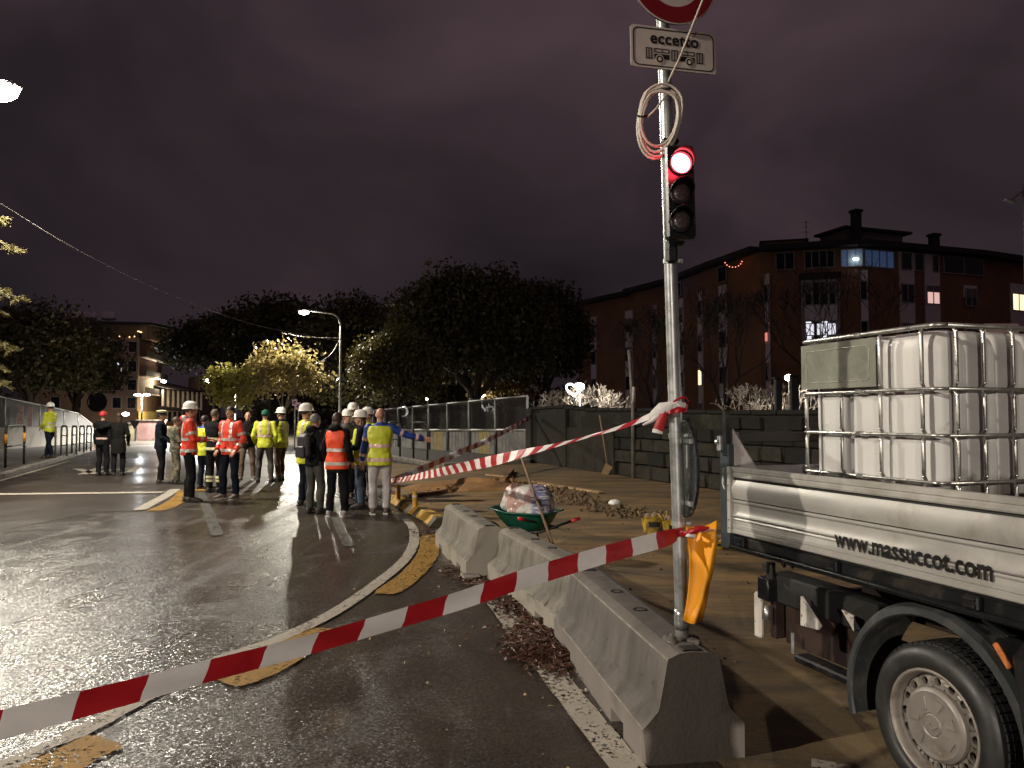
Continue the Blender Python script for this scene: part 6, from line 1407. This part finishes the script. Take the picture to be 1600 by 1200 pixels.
    if head in('hair','long','buzz','helmet','cap','beanie') and hm_ is not False:
        mb=MB(); e=.010 if head!='buzz' else .003; mb.ellipsoid(hp(0,-.014,.018),(.076+e,.095+e,.100+e),20,14,rt)
        if head=='long' or (head=='helmet' and female): mb.ellipsoid(hp(0,-.055,-.10),(.085,.060,.15),14,10,rt)
        o=mb.build('hair',hm_,t,True); bm=bmesh.new(); bm.from_mesh(o.data); dl=[]
        for f in bm.faces:
            c=rt.transposed()@(f.calc_center_median()-H)
            if c.y>.02 and c.z<.045: dl.append(f)
            elif c.z<-.035 and head!='long' and not female: dl.append(f)
            elif c.z<-.0 and c.y>-.015 and abs(c.x)>.03: dl.append(f)
        bmesh.ops.delete(bm,geom=dl,context='FACES'); bm.to_mesh(o.data); bm.free()
    if head=='helmet':
        mb=MB(); prof=[(.118,-.005),(.124,-.006),(.122,.004),(.112,.010),(.112,.045),(.104,.085),(.078,.118),(.040,.134),(.001,.138)]
        vs=[];n=26;fs=[]
        for (r,z) in prof:
            for i in range(n):
                q=2*math.pi*i/n; x=r*math.cos(q)*.93; y=r*math.sin(q)*1.12
                if z<.006 and y>0: y*=1.20
                vs.append(hp(x,y-.008,z+.035))
        for j in range(len(prof)-1):
            for i in range(n): a=j*n+i;b=j*n+(i+1)%n; fs.append((a,b,b+n,a+n))
        mb.add(vs,fs); ho=mb.build('helmet',helmet_m,t,True,sharp=50); so=ho.modifiers.new('s','SOLIDIFY'); so.thickness=.004
        mb=MB(); 
        for x in(-.03,0,.03): mb.tube([hp(x,.085,.125),hp(x,.03,.168),hp(x,-.05,.168),hp(x,-.10,.125)],.007,6)
        mb.build('helmet_ridge',helmet_m,ho,True)
        mb=MB(); mb.tube([hp(.076,.0,.03),hp(.060,.03,-.06),hp(.0,.055,-.118),hp(-.060,.03,-.06),hp(-.076,0,.03)],.004,5); mb.build('chin_strap',black_matt,t)
    if head=='beanie' or head=='redcap':
        mb=MB(); mb.ellipsoid(hp(0,-.015,.045),(.090,.108,.092),20,12,rt); o=mb.build('beanie',vivid_g if head=='beanie' else redc,t,True)
        bm=bmesh.new(); bm.from_mesh(o.data); bmesh.ops.delete(bm,geom=[f for f in bm.faces if (f.calc_center_median()-H).z<.012],context='FACES'); bm.to_mesh(o.data); bm.free()
        mb=MB(); mb.tube([hp(math.cos(q)*.089,math.sin(q)*.106-.015,.022) for q in np.linspace(0,2*math.pi,21)],[(.006,.014)]*21,6); mb.build('beanie_cuff',vivid_g if head=='beanie' else redc,o,True)
    if head=='cap':
        mb=MB(); prof=[(.085,.04),(.088,.07),(.125,.105),(.128,.115),(.10,.132),(.001,.14)]; mb.lathe([(r,z) for r,z in prof],hp(0,-.01,0),24); o=mb.build('police_cap',capw,t,True,sharp=40)
        mb=MB(); mb.lathe([(.0865,.038),(.0885,.072)],hp(0,-.01,0),24); mb.build('cap_band',navy,o,True)
        mb=MB(); vs=[];fs=[]
        for i,q in enumerate(np.linspace(.35,math.pi-.35,9)): vs+= [hp(math.cos(q)*.086,math.sin(q)*.086-.01,.042),hp(math.cos(q)*.095,math.sin(q)*.155-.01,.022)]
        for i in range(8): fs.append((2*i,2*i+1,2*i+3,2*i+2))
        mb.add(vs,fs); q_=mb.build('cap_visor',black_plastic,o,True); so=q_.modifiers.new('s','SOLIDIFY'); so.thickness=.004
    t['arms']=1; del t['arms']
    return t,arms,(jme,me,H,lean)
def place(px,py,pyt,base=0.0,Y=None):
    g=G(px,py,base); top=D(px,pyt,g.y).z; return (g.x,g.y,base),top-base
def P_(label,px,py,pyt,face,*a,**k):
    base=k.pop('base',0.0); f,h=place(px,py,pyt,base); 
    if base==0: f=(f[0],f[1],.005)
    return person(label,f,h,face,*a,**k)
random.seed(3)
P_('person in yellow hi-vis jacket and white helmet walking left behind the hoop barriers',77,716,629,80,yellow_m,navy,'frontlow','helmet',bands='wm',base=.12,step=.16)
P_('person in black jacket and bright red cap beside the long dark coat',159,744,644,-14,blackc,blackc,'down','redcap',bands='m',bandm=bandp_m)
P_('person in long dark coat embraced by the person in the red cap',184,744,645,16,M('dark_coat',(.010,.009,.008),.85,0,.3,9,spec=.12),blackc,'hug','long',hair_brown,coat='long',female=True)
tpol=P_('police officer in dark uniform and pale peaked cap holding a sheet of paper',250,756,641,-75,navy,blackc,'frontlow','cap')
P_('person in camouflage clothes half hidden behind the orange jacket with white helmet',273,757,652,-60,camo,camo,'front','hair',hair_brown)
P_('person in orange hi-vis jacket with white vented helmet, leftmost of the two orange jackets',294,785,628,-68,redj_m,blackc,'front','helmet',bands='whs a',belly=.01,hood=True)
P_('person in blue and yellow jacket mostly hidden between the two orange jackets',318,765,650,-30,blue_c,navy,'pockets','hair',vest=yellow_m)
P_('firefighter in black with pale reflective bands on jacket and trousers, seen from behind',334,770,640,-20,blackc,blackc,'front','buzz',M('brown_buzz_hair',(.10,.08,.055),.7),bands='whk',bandm=M('pale_yellow_band',(.62,.60,.36),.4))
P_('dark haired person in open orange hi-vis jacket and navy trousers facing the camera',359,780,636,158,redj_m,navy,'pockets','hair',bands='whs a',bandm=band_m,stance=.03,shoe=tan_m,belly=.01)
P_('balding person in dark jacket standing between the orange and the yellow jacket',386,750,644,-165,blackc,brownp,'crossed','none',shoe=tan_m,stance=.05)
P_('person in yellow hi-vis jacket and dark green beanie seen from behind',413,754,640,8,yellow_m,greyp,'pockets','beanie',bands='ws',bandm=bandp_m,stance=.05)
P_('person in white helmet and dark jacket with yellow panels next to the green beanie',438,751,637,70,navy,brownp,'front','helmet',vest=yellow_m,bands='s',belly=.01)
P_('person in yellow hi-vis coat and white helmet left of the second group',476,791,631,-55,yellow_m,navy,'front','helmet',bands='ws',bandm=bandp_m,coat=True)
tb=P_('grey haired person in black jacket with a backpack and olive trousers',491,803,648,-35,blackc,oliv,'pockets','hair',hair_grey,hood=True)
P_('long haired person in orange vest and black coat, seen from behind',526,808,646,-22,blackc,blackc,'pockets','long',hair_brown,bands='wh',vest=orange_m,coat=True,female=True,hood=True,shoe=M('pale_trainer',(.30,.28,.27),.6),stance=.03)
P_('person whose white helmet shows just behind the long haired person in the orange vest',541,778,640,-150,greyp,blackc,'front','helmet')
P_('person in white helmet highest of the second group, standing behind the others',551,776,630,170,greyp,jean,'front','helmet')
P_('long haired person in white helmet and yellow vest facing left, beside the orange vest',563,795,641,100,blackc,jean,'front','helmet',hair_brown,vest=yellow_m,bands='wh',female=True)
P_('person in white helmet and yellow jacket half hidden by the pointing man',574,782,637,135,yellow_m,blackc,'front','helmet')
P_('bald person in yellow vest with blue sleeves pointing to the right with one arm',593,804,638,4,blue_c,pale,'rightout','none',bands='whas'.replace('s',''),bandm=bandp_m,vest=yellow_m,shoe=tan_m,belly=.01,stance=.01)
random.seed(8)
person('unseen person at the camera, added to shade the near barrier end',(0.02,-.50,0.005),1.76,0,blackc,jean,'front','hair',hairm=hair_dark)  # unseen figure added so that its shadow darkens the near barrier end
# paper sheet in the officer's hands
o,arms,_=tpol; w=(mat4(o)@(arms[0][2].lerp(arms[1][2],.5)+Vector((0,.06,0)))); m=MB(); m.box(w,(.21,.004,.29),Euler((R(15),R(8),R(20)))); tag(m.build('paper_sheet',white_paint),'sheet of paper held by the police officer in the pale cap','paper')
# backpack worn by the grey haired person
o,arms,_=tb; bp=thing('backpack','black backpack on the back of the grey haired person in black','backpack',o.location,0); bp.rotation_euler=o.rotation_euler; bp.scale=o.scale
m=MB(); m.box((0,-.24,1.20),(.30,.17,.44),None,.06); q=remesh(m,.02,4); q.materials.append(M('backpack_cloth',(.022,.02,.024),.6,0,.2,10)); link('bag',q,bp)
m=MB(); m.box((0,-.335,1.10),(.22,.05,.20),None,.02); m.build('pocket',bpy.data.materials['backpack_cloth'],bp)
for s in(-1,1): m=MB(); m.tube([(s*.09,-.17,1.38),(s*.10,-.06,1.475),(s*.115,.09,1.42),(s*.13,.145,1.28),(s*.15,.10,1.10),(s*.13,-.16,1.02)],[(.004,.02)]*6,6); m.build('strap',bpy.data.materials['backpack_cloth'],bp)
# ================================================================== WHEELBARROW
wb=thing('wheelbarrow','green wheelbarrow with red hand grips behind the middle concrete barrier','wheelbarrow',(.22,9.0,0)); 
grn=M('green_paint',(.008,.085,.050),.4,0,.2,8,dirt=(.03,.05,.035),dscale=6)
tf=Vector((-.86,.5,0)).normalized(); ts=Vector((-tf.y,tf.x,0))   # nose direction, side
tc=D(822,815,9.0); rim=.50
def wp(a,b,z): return Vector((tc.x,9.0,0))+tf*a+ts*b+Vector((0,0,z))
top=[(.42,0),(.36,.24),(.10,.31),(-.34,.29),(-.38,0),(-.34,-.29),(.10,-.31),(.36,-.24)]; bot=[(.16,0),(.14,.10),(.0,.14),(-.20,.13),(-.22,0),(-.20,-.13),(.0,-.14),(.14,-.10)]
m=MB(); n=8; L0=[wp(a,b,rim+(.03 if a>.3 else 0)) for a,b in top]; L1_=[wp((a+c)/2*1.06,(b+d)/2*1.08,rim-.12) for (a,b),(c,d) in zip(top,bot)]; L2_=[wp(a,b,rim-.25) for a,b in bot]
m.add(L0+L1_+L2_,[(i,(i+1)%n,n+(i+1)%n,n+i) for i in range(n)]+[(n+i,n+(i+1)%n,2*n+(i+1)%n,2*n+i) for i in range(n)]+[tuple(2*n+i for i in range(n))]); o=m.build('tray',grn,wb,True,world=True); so=o.modifiers.new('s','SOLIDIFY'); so.thickness=.006; sb=o.modifiers.new('b','SUBSURF'); sb.levels=1; sb.render_levels=1
m=MB(); m.tube(L0+[L0[0]],.012,8); m.build('tray_rim',grn,wb,True,world=True)
for s in(-1,1):
    g1=D(905,812,8.75) if s<0 else D(822,808,9.0)
    side_b=-.20*s
    a=wp(.42,.06*s*-1,.22); b=wp(-.30,.22*-s,.30); e=D(893,814,8.72) if s==-1 else D(819,812,8.55)
    m=MB(); m.tube([a,b,b.lerp(e,.6),e],.015,8); m.build('handle',dark_steel,wb,True,world=True)
    d=(e-b).normalized(); m=MB(); m.tube([e-d*.01,e+d*.10],[.021,.019],10); m.build('grip',M('red_grip_%d'%(s+1),(.55,.035,.03),.4),wb,True,world=True)
    m=MB(); m.tube([wp(-.18,.18*-s,.28),wp(-.24,.20*-s,.01),wp(-.10,.20*-s,.01),wp(-.04,.17*-s,.27)],.013,8); m.build('leg',dark_steel,wb,True,world=True)
m=MB(); c=wp(.50,0,.175); Mw=Matrix((tf,Vector((0,0,1)),ts)).transposed(); m.lathe([(.10,-.035),(.165,-.035),(.175,0),(.165,.035),(.10,.035)],c,28,Mw); m.build('wheel',black_matt,wb,True,world=True,sharp=50)
m=MB(); m.lathe([(.001,-.02),(.105,-.03),(.105,.03),(.001,.02)],c,20,Mw); m.build('wheel_hub',grn,wb,True,world=True,sharp=40)
# sack in clear plastic
sk=MB(); sk.box(wp(-.06,0,.585),(.50,.36,.33),Euler((0,R(4),R(-20))),.06); sk.ellipsoid(wp(-.06,0,.72),(.23,.16,.08),16,10); sk.tube([wp(.30,0,.50),wp(.20,0,.60),wp(.08,0,.70)],[.06,.13,.15],10)
q=remesh(sk,.014,3,.05,.12)
def sackm():
    m,nt,N,L,p=newmat('printed_sack'); g=N.new('ShaderNodeNewGeometry'); v=g.outputs['Position']; a=noise(N,L,v,5.5,3,.5,.5); b=noise(N,L,v,3.2,3,.5,.8); mp=N.new('ShaderNodeMapping'); mp.inputs['Scale'].default_value=(3,3,45); L.new(v,mp.inputs[0]); w=noise(N,L,mp.outputs[0],2.0,3,.6,.2)
    c=mixc(N,L,mrange(N,L,a,.50,.53,0,1),(.66,.63,.60),(.52,.32,.28)); blue=mixc(N,L,mrange(N,L,w,.50,.54,0,1),(.06,.09,.28),(.60,.58,.56)); sx=N.new('ShaderNodeSeparateXYZ'); L.new(v,sx.inputs[0]); c=mixc(N,L,mrange(N,L,sx.outputs['X'],.20,.24,0,.85),c,blue); c=mixc(N,L,mrange(N,L,b,.60,.64,0,.8),c,(.14,.10,.09))
    L.new(c,p.inputs['Base Color']); p.inputs['Roughness'].default_value=.3; p.inputs['Coat Weight'].default_value=.8; p.inputs['Coat Roughness'].default_value=.12; L.new(bump(N,L,noise(N,L,v,12,4,.7,1.5),.6,.02),p.inputs['Normal']); return m
q.materials.append(sackm()); s=link('sack',q); tag(s,'white printed sack in clear plastic heaped in the green wheelbarrow','sack')
# long stick
m=MB(); m.tube([G(874,880,0.012),D(861,843,8.38),D(815,716,8.50)],[.016,.016,.014],10); o=m.build('wooden_stick',M('stick_wood',(.20,.13,.075),.7,0,.25,20),None,True); tag(o,'long brown wooden handle leaning across the wheelbarrow','stick')
# ------------------------------------------------------------------ buckets
def bucket(label,px,py,r,h_,group,rubble=True):
    g=G(px,py,.008); t=thing('rubber_bucket',label,'bucket',g,group=group); c=Vector(g); by=M('yellow_rubber_%d'%px,(.42,.28,.02),.5,0,.2,9,dirt=(.13,.09,.04),dscale=6,dlo=.46,dhi=.6)
    m=MB(); m.lathe([(.001,.0),(r*.72,.0),(r*.95,h_*.9),(r,h_*.92),(r*1.03,h_),(r*.97,h_),(r*.93,h_*.93),(r*.70,.02),(.001,.02)],c,28); m.build('bucket_body',by,t,True,world=True,sharp=40)
    for s in(-1,1):
        e=c+Vector((s*r*.98,-.0,h_*.96)); m=MB(); m.tube([e+Vector((0,-.07,-.01)),e+Vector((s*.03,-.05,.05)),e+Vector((s*.035,0,.065)),e+Vector((s*.03,.05,.05)),e+Vector((0,.07,-.01))],.014,8); m.build('handle',by,t,True,world=True)
    m=MB(); vs=[];fs=[]
    for k in range(6):
        a=R(-100+ -40*(k/5-.5)*1.6+10)
        for z in(.42,.72): rr=r*(.72+.23*z/.9)+.003; vs.append(c+Vector((math.cos(a)*rr,math.sin(a)*rr,h_*z)))
    for k in range(5): fs.append((2*k,2*k+1,2*k+3,2*k+2))
    m.add(vs,fs); m.build('black_label',black_matt,t,True,world=True)
    m=MB(); rnd=random.Random(px)
    for k in range(26): a=rnd.uniform(0,6.3); q=rnd.uniform(0,r*.75); m.ellipsoid(c+Vector((math.cos(a)*q,math.sin(a)*q,h_*.84+rnd.uniform(0,.05))),(rnd.uniform(.02,.05),rnd.uniform(.02,.05),rnd.uniform(.015,.04)),6,4)
    tag(m.build('rubble',M('bucket_rubble_%d'%px,(.26,.19,.12),.9,0,.4,9),t,world=True),kind='stuff')
bucket('yellow rubber bucket full of rubble, left of the pair by the pole',1020,833,.165,.235,'yellow rubble buckets')
bucket('yellow rubber bucket partly hidden by the pole, right of the pair',1051,838,.145,.23,'yellow rubble buckets')
bucket('yellow rubber bucket glimpsed low behind the rear corner post of the truck',1125,857,.12,.10,'yellow rubble buckets')
# shovel
wsh=D(955,648,18.9); b0=G(948,742,.01)
t=thing('shovel','long handled shovel leaning against the stone wall','shovel',b0); m=MB(); m.tube([Vector((b0.x+.02,b0.y+.05,.30)),Vector((wsh.x,b0.y+.55,1.62))],.018,8); m.build('handle',wood,t,True,world=True)
m=MB(); c=Vector((b0.x,b0.y,0)); bl=[(-.15,.02),(.03,-.0),(.17,.20),(.03,.30),(-.03,.30)]; m.extrude(bl,c+Vector((0,0,.01)),c+Vector((0,.008,.01)),(1,0,0),(0,.25,1)); m.build('blade',M('shovel_blade',(.32,.22,.12),.5,.4,.25,8),t,world=True)
# thin post before the wall
b0=G(990,747,.008); tp0=D(983,547,b0.y); t=thing('grey_post','slender grey post standing close before the stone wall','post',b0); m=MB(); m.tube([b0,Vector((b0.x,b0.y,1.9)),Vector((tp0.x,b0.y,tp0.z))],[.06,.055,.045],12); m.build('post',M('post_grey',(.16,.14,.12),.6,.2,.3,4),t,True,world=True); m=MB(); m.tube([Vector((b0.x,b0.y,tp0.z)),Vector((b0.x,b0.y,tp0.z+.03))],.055,10); m.build('cap',dark_steel,t,True,world=True)
m=MB(); m.tube([Vector((b0.x,b0.y,1.95)),Vector((b0.x,b0.y,2.35))],.0585,12); m.build('pale_wrap',cream_m,t,True,world=True)
# ------------------------------------------------------------------ yellow lane kerbs with bollards
yk=M('yellow_rubber_kerb',(.40,.235,.03),.6,0,.2,8,.3,40,.003,dirt=(.14,.09,.03),dscale=6); bk=M('black_rubber_kerb',(.05,.04,.02),.6,0,.3,8,.3,40,.003)
cen=[G(606,776),G(622,786),G(640,796),G(659,806),G(676,815),G(690,824)]
labs=['yellow rubber lane kerb farthest back, at the pointing man\'s boots','yellow and black rubber lane kerb between the two yellow bollards','yellow rubber lane kerb just behind the right yellow bollard','yellow rubber lane kerb next to last before the concrete barriers','yellow rubber lane kerb touching the farthest concrete barrier']
for i in range(5):
    a,b=cen[i],cen[i+1]; d=(b-a).normalized(); Lk=(b-a).length; nn=Vector((-d.y,d.x,0)); t=thing('lane_kerb',labs[i],'lane kerb',(a+b)/2,group='yellow rubber lane kerbs')
    prof=[(-.17,0),(-.16,.03),(-.07,.13),(.07,.13),(.16,.03),(.17,0)]
    for j in range(3):
        p0=a+d*Lk*(j/3+.01); p1=a+d*Lk*((j+1)/3-.01); m=MB(); m.extrude(prof,p0+Vector((0,0,.006)),p1+Vector((0,0,.006)),nn,(0,0,1)); m.build('kerb_block',yk if (i+j)%3 else bk,t,True,world=True,sharp=20)
    m=MB(); m.extrude([(-.175,0),(-.175,.02),(.175,.02),(.175,0)],a+Vector((0,0,.003)),b+Vector((0,0,.003)),nn,(0,0,1)); m.build('kerb_base',bk,t,world=True)
def bollard(px,py,pyt,label):
    g=G(px,py,.13); zt=D(px,pyt,g.y).z; t=thing('bollard',label,'bollard',g,group='small yellow bollards'); m=MB(); m.lathe([(.05,0),(.045,.02),(.042,zt-g.z-.03),(.045,zt-g.z-.02),(.035,zt-g.z-.005),(.001,zt-g.z)],g,14); m.build('bollard_body',M('bollard_yellow_%d'%px,(.55,.30,.03),.5,0,.15,6),t,True,world=True,sharp=40)
    m=MB(); m.lathe([(.046,0),(.047,.02),(.046,.04)],g+Vector((0,0,(zt-g.z)*.6)),14); m.build('bollard_ring',wpk,t,True,world=True)
bollard(622,780,757,'small yellow bollard on the lane kerbs, left of the two'); bollard(648,792,767,'small yellow bollard on the lane kerbs, right of the two')
# ------------------------------------------------------------------ sand and rubble
def heap(name,label,c,rx,ry,h_,mat,n=40,seed=1,rot=0,pw=1.0):
    rnd=np.random.RandomState(seed); ks=rnd.rand(14,4); xs=np.linspace(-1,1,n); V=[];F=[]
    cr_,sr_=math.cos(rot),math.sin(rot)
    for j in range(n):
        for i in range(n):
            x,y=xs[i],xs[j]; r2=x*x+y*y; e=max(0,1-r2)**pw; z=0
            for a,b,f,ph in ks: z+=math.sin((a*14-7)*x+(b*14-7)*y+ph*6.28)*.12
            z=h_*e*(.6+.5*z+.08*rnd.rand()); X=x*rx*cr_-y*ry*sr_;Y=x*rx*sr_+y*ry*cr_; V.append((c[0]+X,c[1]+Y,max(0,z)+.004 if r2<1 else -.02))
    for j in range(n-1):
        for i in range(n-1): a=j*n+i; F.append((a,a+1,a+n+1,a+n))
    m=MB(); m.add(V,F); o=m.build(name,mat,None,True,fix=False); tag(o,label,kind='stuff'); o['category']='rubble'; return o
sand=M('orange_sand',(.24,.125,.045),.95,0,.35,3,.8,20,.04,world=True); rub=M('rubble_stone',(.12,.08,.042),.95,0,.45,5,.7,25,.015,world=True)
g=G(735,762); heap('sand_heap','low orange brown sand heap behind the farthest barrier',g,1.5,.95,.20,sand,56,3,R(8),.7)
def clods(name,label,path,n,w,smin,smax,mat,seed):
    rnd=random.Random(seed); m=MB()
    P=[Vector(p) for p in path]
    for k in range(n):
        f=rnd.random()*(len(P)-1); i=int(f); c=P[i].lerp(P[i+1],f-i)+Vector((rnd.gauss(0,w),rnd.gauss(0,w),0)); s=rnd.uniform(smin,smax)*(1 if rnd.random()<.8 else 1.6); Rm=Euler((rnd.uniform(0,3),rnd.uniform(0,3),rnd.uniform(0,3)))
        b=len(m.v); m.box((c.x,c.y,s*.25),(s*rnd.uniform(.6,1.3),s*rnd.uniform(.5,1),s*rnd.uniform(.3,.6)),Rm,s*.12)
        for q in range(b,len(m.v)): x,y,z=m.v[q]; m.v[q]=(x+rnd.uniform(-1,1)*s*.07,y+rnd.uniform(-1,1)*s*.07,max(.004,z+rnd.uniform(-1,1)*s*.07))
    o=m.build(name,mat); tag(o,label,kind='stuff'); return o
clods('broken_rubble','line of broken asphalt and earth clods running across the works area',[G(815,755),G(860,764),G(905,782),G(950,796),G(985,806)],950,.22,.018,.075,rub,2)
clods('sand_clods','orange clods on the sand heap',[G(690,766),G(735,760),G(790,752)],300,.24,.03,.11,sand,5)
clods('gravel','scattered gravel and crumbs over the dirt',[G(700,790),G(860,800),G(1000,870),(1.3,4.5,0),G(1150,800)],520,.8,.008,.022,rub,6)
for k,(a,b,w,h_,lab) in enumerate([(G(585,760),G(705,762),.28,.05,'long dark strip for the shaded trench behind the two yellow bollards'),(G(640,778),G(790,756),.14,.06,'narrow timber edging in front of the sand heap'),(G(786,756),G(800,738),.12,.10,'short timber edging at the right end of the sand heap'),(G(760,744),G(800,748),.10,.05,'short plank at the back of the sand heap'),(G(830,755),G(940,772),.16,.04,'pale plank along the rubble line')]):  # first strip is coloured dark for trench and shade, the rest are timber
    d=(b-a); m=MB(); m.box((a+b)/2+Vector((0,0,.012+h_/2)),(d.length,w,h_),Euler((0,0,math.atan2(d.y,d.x))),.008); o=m.build('timber_or_shade_strip',M('timber_or_shade_%d'%k,((.05,.035,.022) if k==0 else (.22,.12,.06) if k<3 else (.34,.22,.11)),.8,0,.3,5,.3,30,.004)); tag(o,lab,'board')
m=MB(); c=G(960,790); rr=Vector(c); m.ellipsoid(rr+Vector((0,0,.05)),(.11,.09,.06),10,7); q=remesh(m,.012,2,.03,.05); q.materials.append(white_paint); o=link('crumpled_plastic',q); tag(o,'crumpled white plastic lying on the rubble line','litter')
# ------------------------------------------------------------------ dead leaves and pods along the barriers
def litter(name,label,cs,n,mat,seed,Lmin=.04,Lmax=.12):
    rs_=np.random.RandomState(seed); V=[]
    for (c,sx,sy,ang,frac,hz) in cs:
        k=int(n*frac); 
        for _ in range(k):
            x,y=rs_.normal()*sx,rs_.normal()*sy; X=c[0]+x*math.cos(ang)-y*math.sin(ang);Y=c[1]+x*math.sin(ang)+y*math.cos(ang); r=math.exp(-(x/sx)**2*.5-(y/sy)**2*.5); z=.016+rs_.rand()*hz*r
            L_=Lmin+(Lmax-Lmin)*rs_.rand()**2; w=rs_.uniform(.004,.011); th=rs_.rand()*6.28; dz=rs_.normal()*.22; d=np.array([math.cos(th),math.sin(th),dz]); s=np.cross(d,[0,0,1]); s/=np.linalg.norm(s); s=s*w+np.array([0,0,rs_.normal()*w*.6]); p=np.array([X,Y,z]); q=d*L_/2; bend=np.array([0,0,rs_.uniform(0,.012)])
            V.append([p-q,p-s+bend,p+q,p+s+bend])
    V=np.array(V); V[:,:,2]=np.maximum(V[:,:,2],.015); o=npmesh(name,V,4,mat); return tag(o,label,kind='stuff')
lm1=leafmat('dead_pods',(.035,.015,.010),(.085,.038,.024),.55,.05)
bd=math.atan2(1.9,-.5)
litter('fallen_leaves','brown dead leaves and pods heaped against the barriers',[(G(850,1022),.20,.10,bd,.42,.07),(G(855,1000),.24,.13,bd,.2,.04),(G(800,945),.35,.09,bd,.18,.03),(G(775,925),.4,.12,bd,.08,.015),(G(725,898),.3,.12,bd,.07,.012),(G(690,835),.3,.2,bd,.05,.012)],5200,lm1,4)
litter('scattered_leaves','single leaves scattered over the wet road near the barriers',[(G(700,1000),1.1,.5,bd,.5,.002),(G(560,900),1.6,.8,bd,.3,.002),(G(300,900),3,2,0,.2,.002)],90,leafmat('pale_leaf',(.20,.15,.08),(.30,.22,.12),.6,.05),8,.02,.05)
# stones/rock bits near B2
clods('concrete_crumbs','small concrete crumbs at the foot of the barriers',[(.60,3.7,0),(.3,5.3,0),(-.3,7.5,0)],70,.07,.008,.03,conA,12)
m=MB(); c=G(735,905); m.box(c+Vector((0,0,.035)),(.18,.12,.03),Euler((R(8),0,R(20))),.01); o=m.build('flat_stone',kerbm); tag(o,'flat pale stone lying on leaves beside the middle barrier','stone')
# ------------------------------------------------------------------ small signs
def nostop(px,py,w,Y,label,rot=0,poled=True):
    c=D(px,py,Y); s=w/1200*Y; t=thing('no_stopping_sign',label,'road sign',(c.x,Y,0)); 
    if poled: m=MB(); m.tube([(c.x,Y+.05,0),(c.x,Y+.05,c.z+s/2)],.03,8); m.build('pole',pole_mat,t,True,world=True)
    m=MB(); m.box(c,(s,.02,s*1.25)); m.build('plate',M('pinkish_plate_%d'%px,(.55,.40,.38),.5),t,world=True)
    X=Vector((1,0,0));Zv=Vector((0,0,1))
    m=MB(); m.extrude([(a*s,b*s) for a,b in circ(.30,20)],c-Vector((0,.014,0)),c-Vector((0,.010,0)),X,Zv); m.build('blue_disc',M('disc_blue_%d'%px,(.03,.05,.22),.5),t,world=True)
    ringp([(a*s,b*s) for a,b in circ(.34,20)],[(a*s,b*s) for a,b in circ(.26,20)],-.018,M('ring_red_%d'%px,(.35,.02,.03),.5),'red_ring',t,c=c,ex_=X,ez_=Zv,ey_=Vector((0,1,0)),th=.003)
    m=MB(); m.box(c-Vector((0,.020,0)),(s*.60,.003,s*.09),Euler((0,R(45),0))); m.build('red_slash',bpy.data.materials['ring_red_%d'%px],t,world=True)
nostop(460.5,629,8,36.5,'small pink no stopping sign above and left of the other, behind the white helmets'); nostop(466,634.5,9,36,'small pink no stopping sign in front, lower and right of its twin')
nostop(1566,538,52,9.5,'no stopping sign glimpsed above the water tank at the right edge')
# lamp column at right edge, unlit
a=D(1601,300,24); t=thing('lamp_column','unlit pale lamp column cut by the right edge of the picture','street lamp',(a.x,24,0)); m=MB(); m.tube([(a.x,24,0),(a.x,24,a.z+.25)],[.12,.07],10); m.build('pole',pole_mat,t,True,world=True); m=MB(); q0=D(1578,314,24); m.tube([(a.x,24,a.z+.1),q0],.035,6); m.box(q0,(.35,.16,.07),Euler((0,R(20),0)),.02); m.build('arm',pole_mat,t,world=True)
# dark bollard posts behind the wall near the lights
for k,px in enumerate((1216,1241)):
    g=D(px,650,19.5 if k==0 else 19.0); zt=D(px,592 if k==0 else 588,g.y).z; t=thing('dark_post','dark square post before the lit branches, '+('left of the two' if k==0 else 'right one, next to the tank'),'post',(g.x,g.y,0)); m=MB(); m.box((g.x,g.y,zt/2),(.16 if k==0 else .20,.16,zt),None,.02); m.build('post',black_matt,t,world=True); m=MB(); m.box((g.x,g.y,zt+.02),(.24,.24,.04),None,.01); m.build('cap',black_matt,t,world=True)
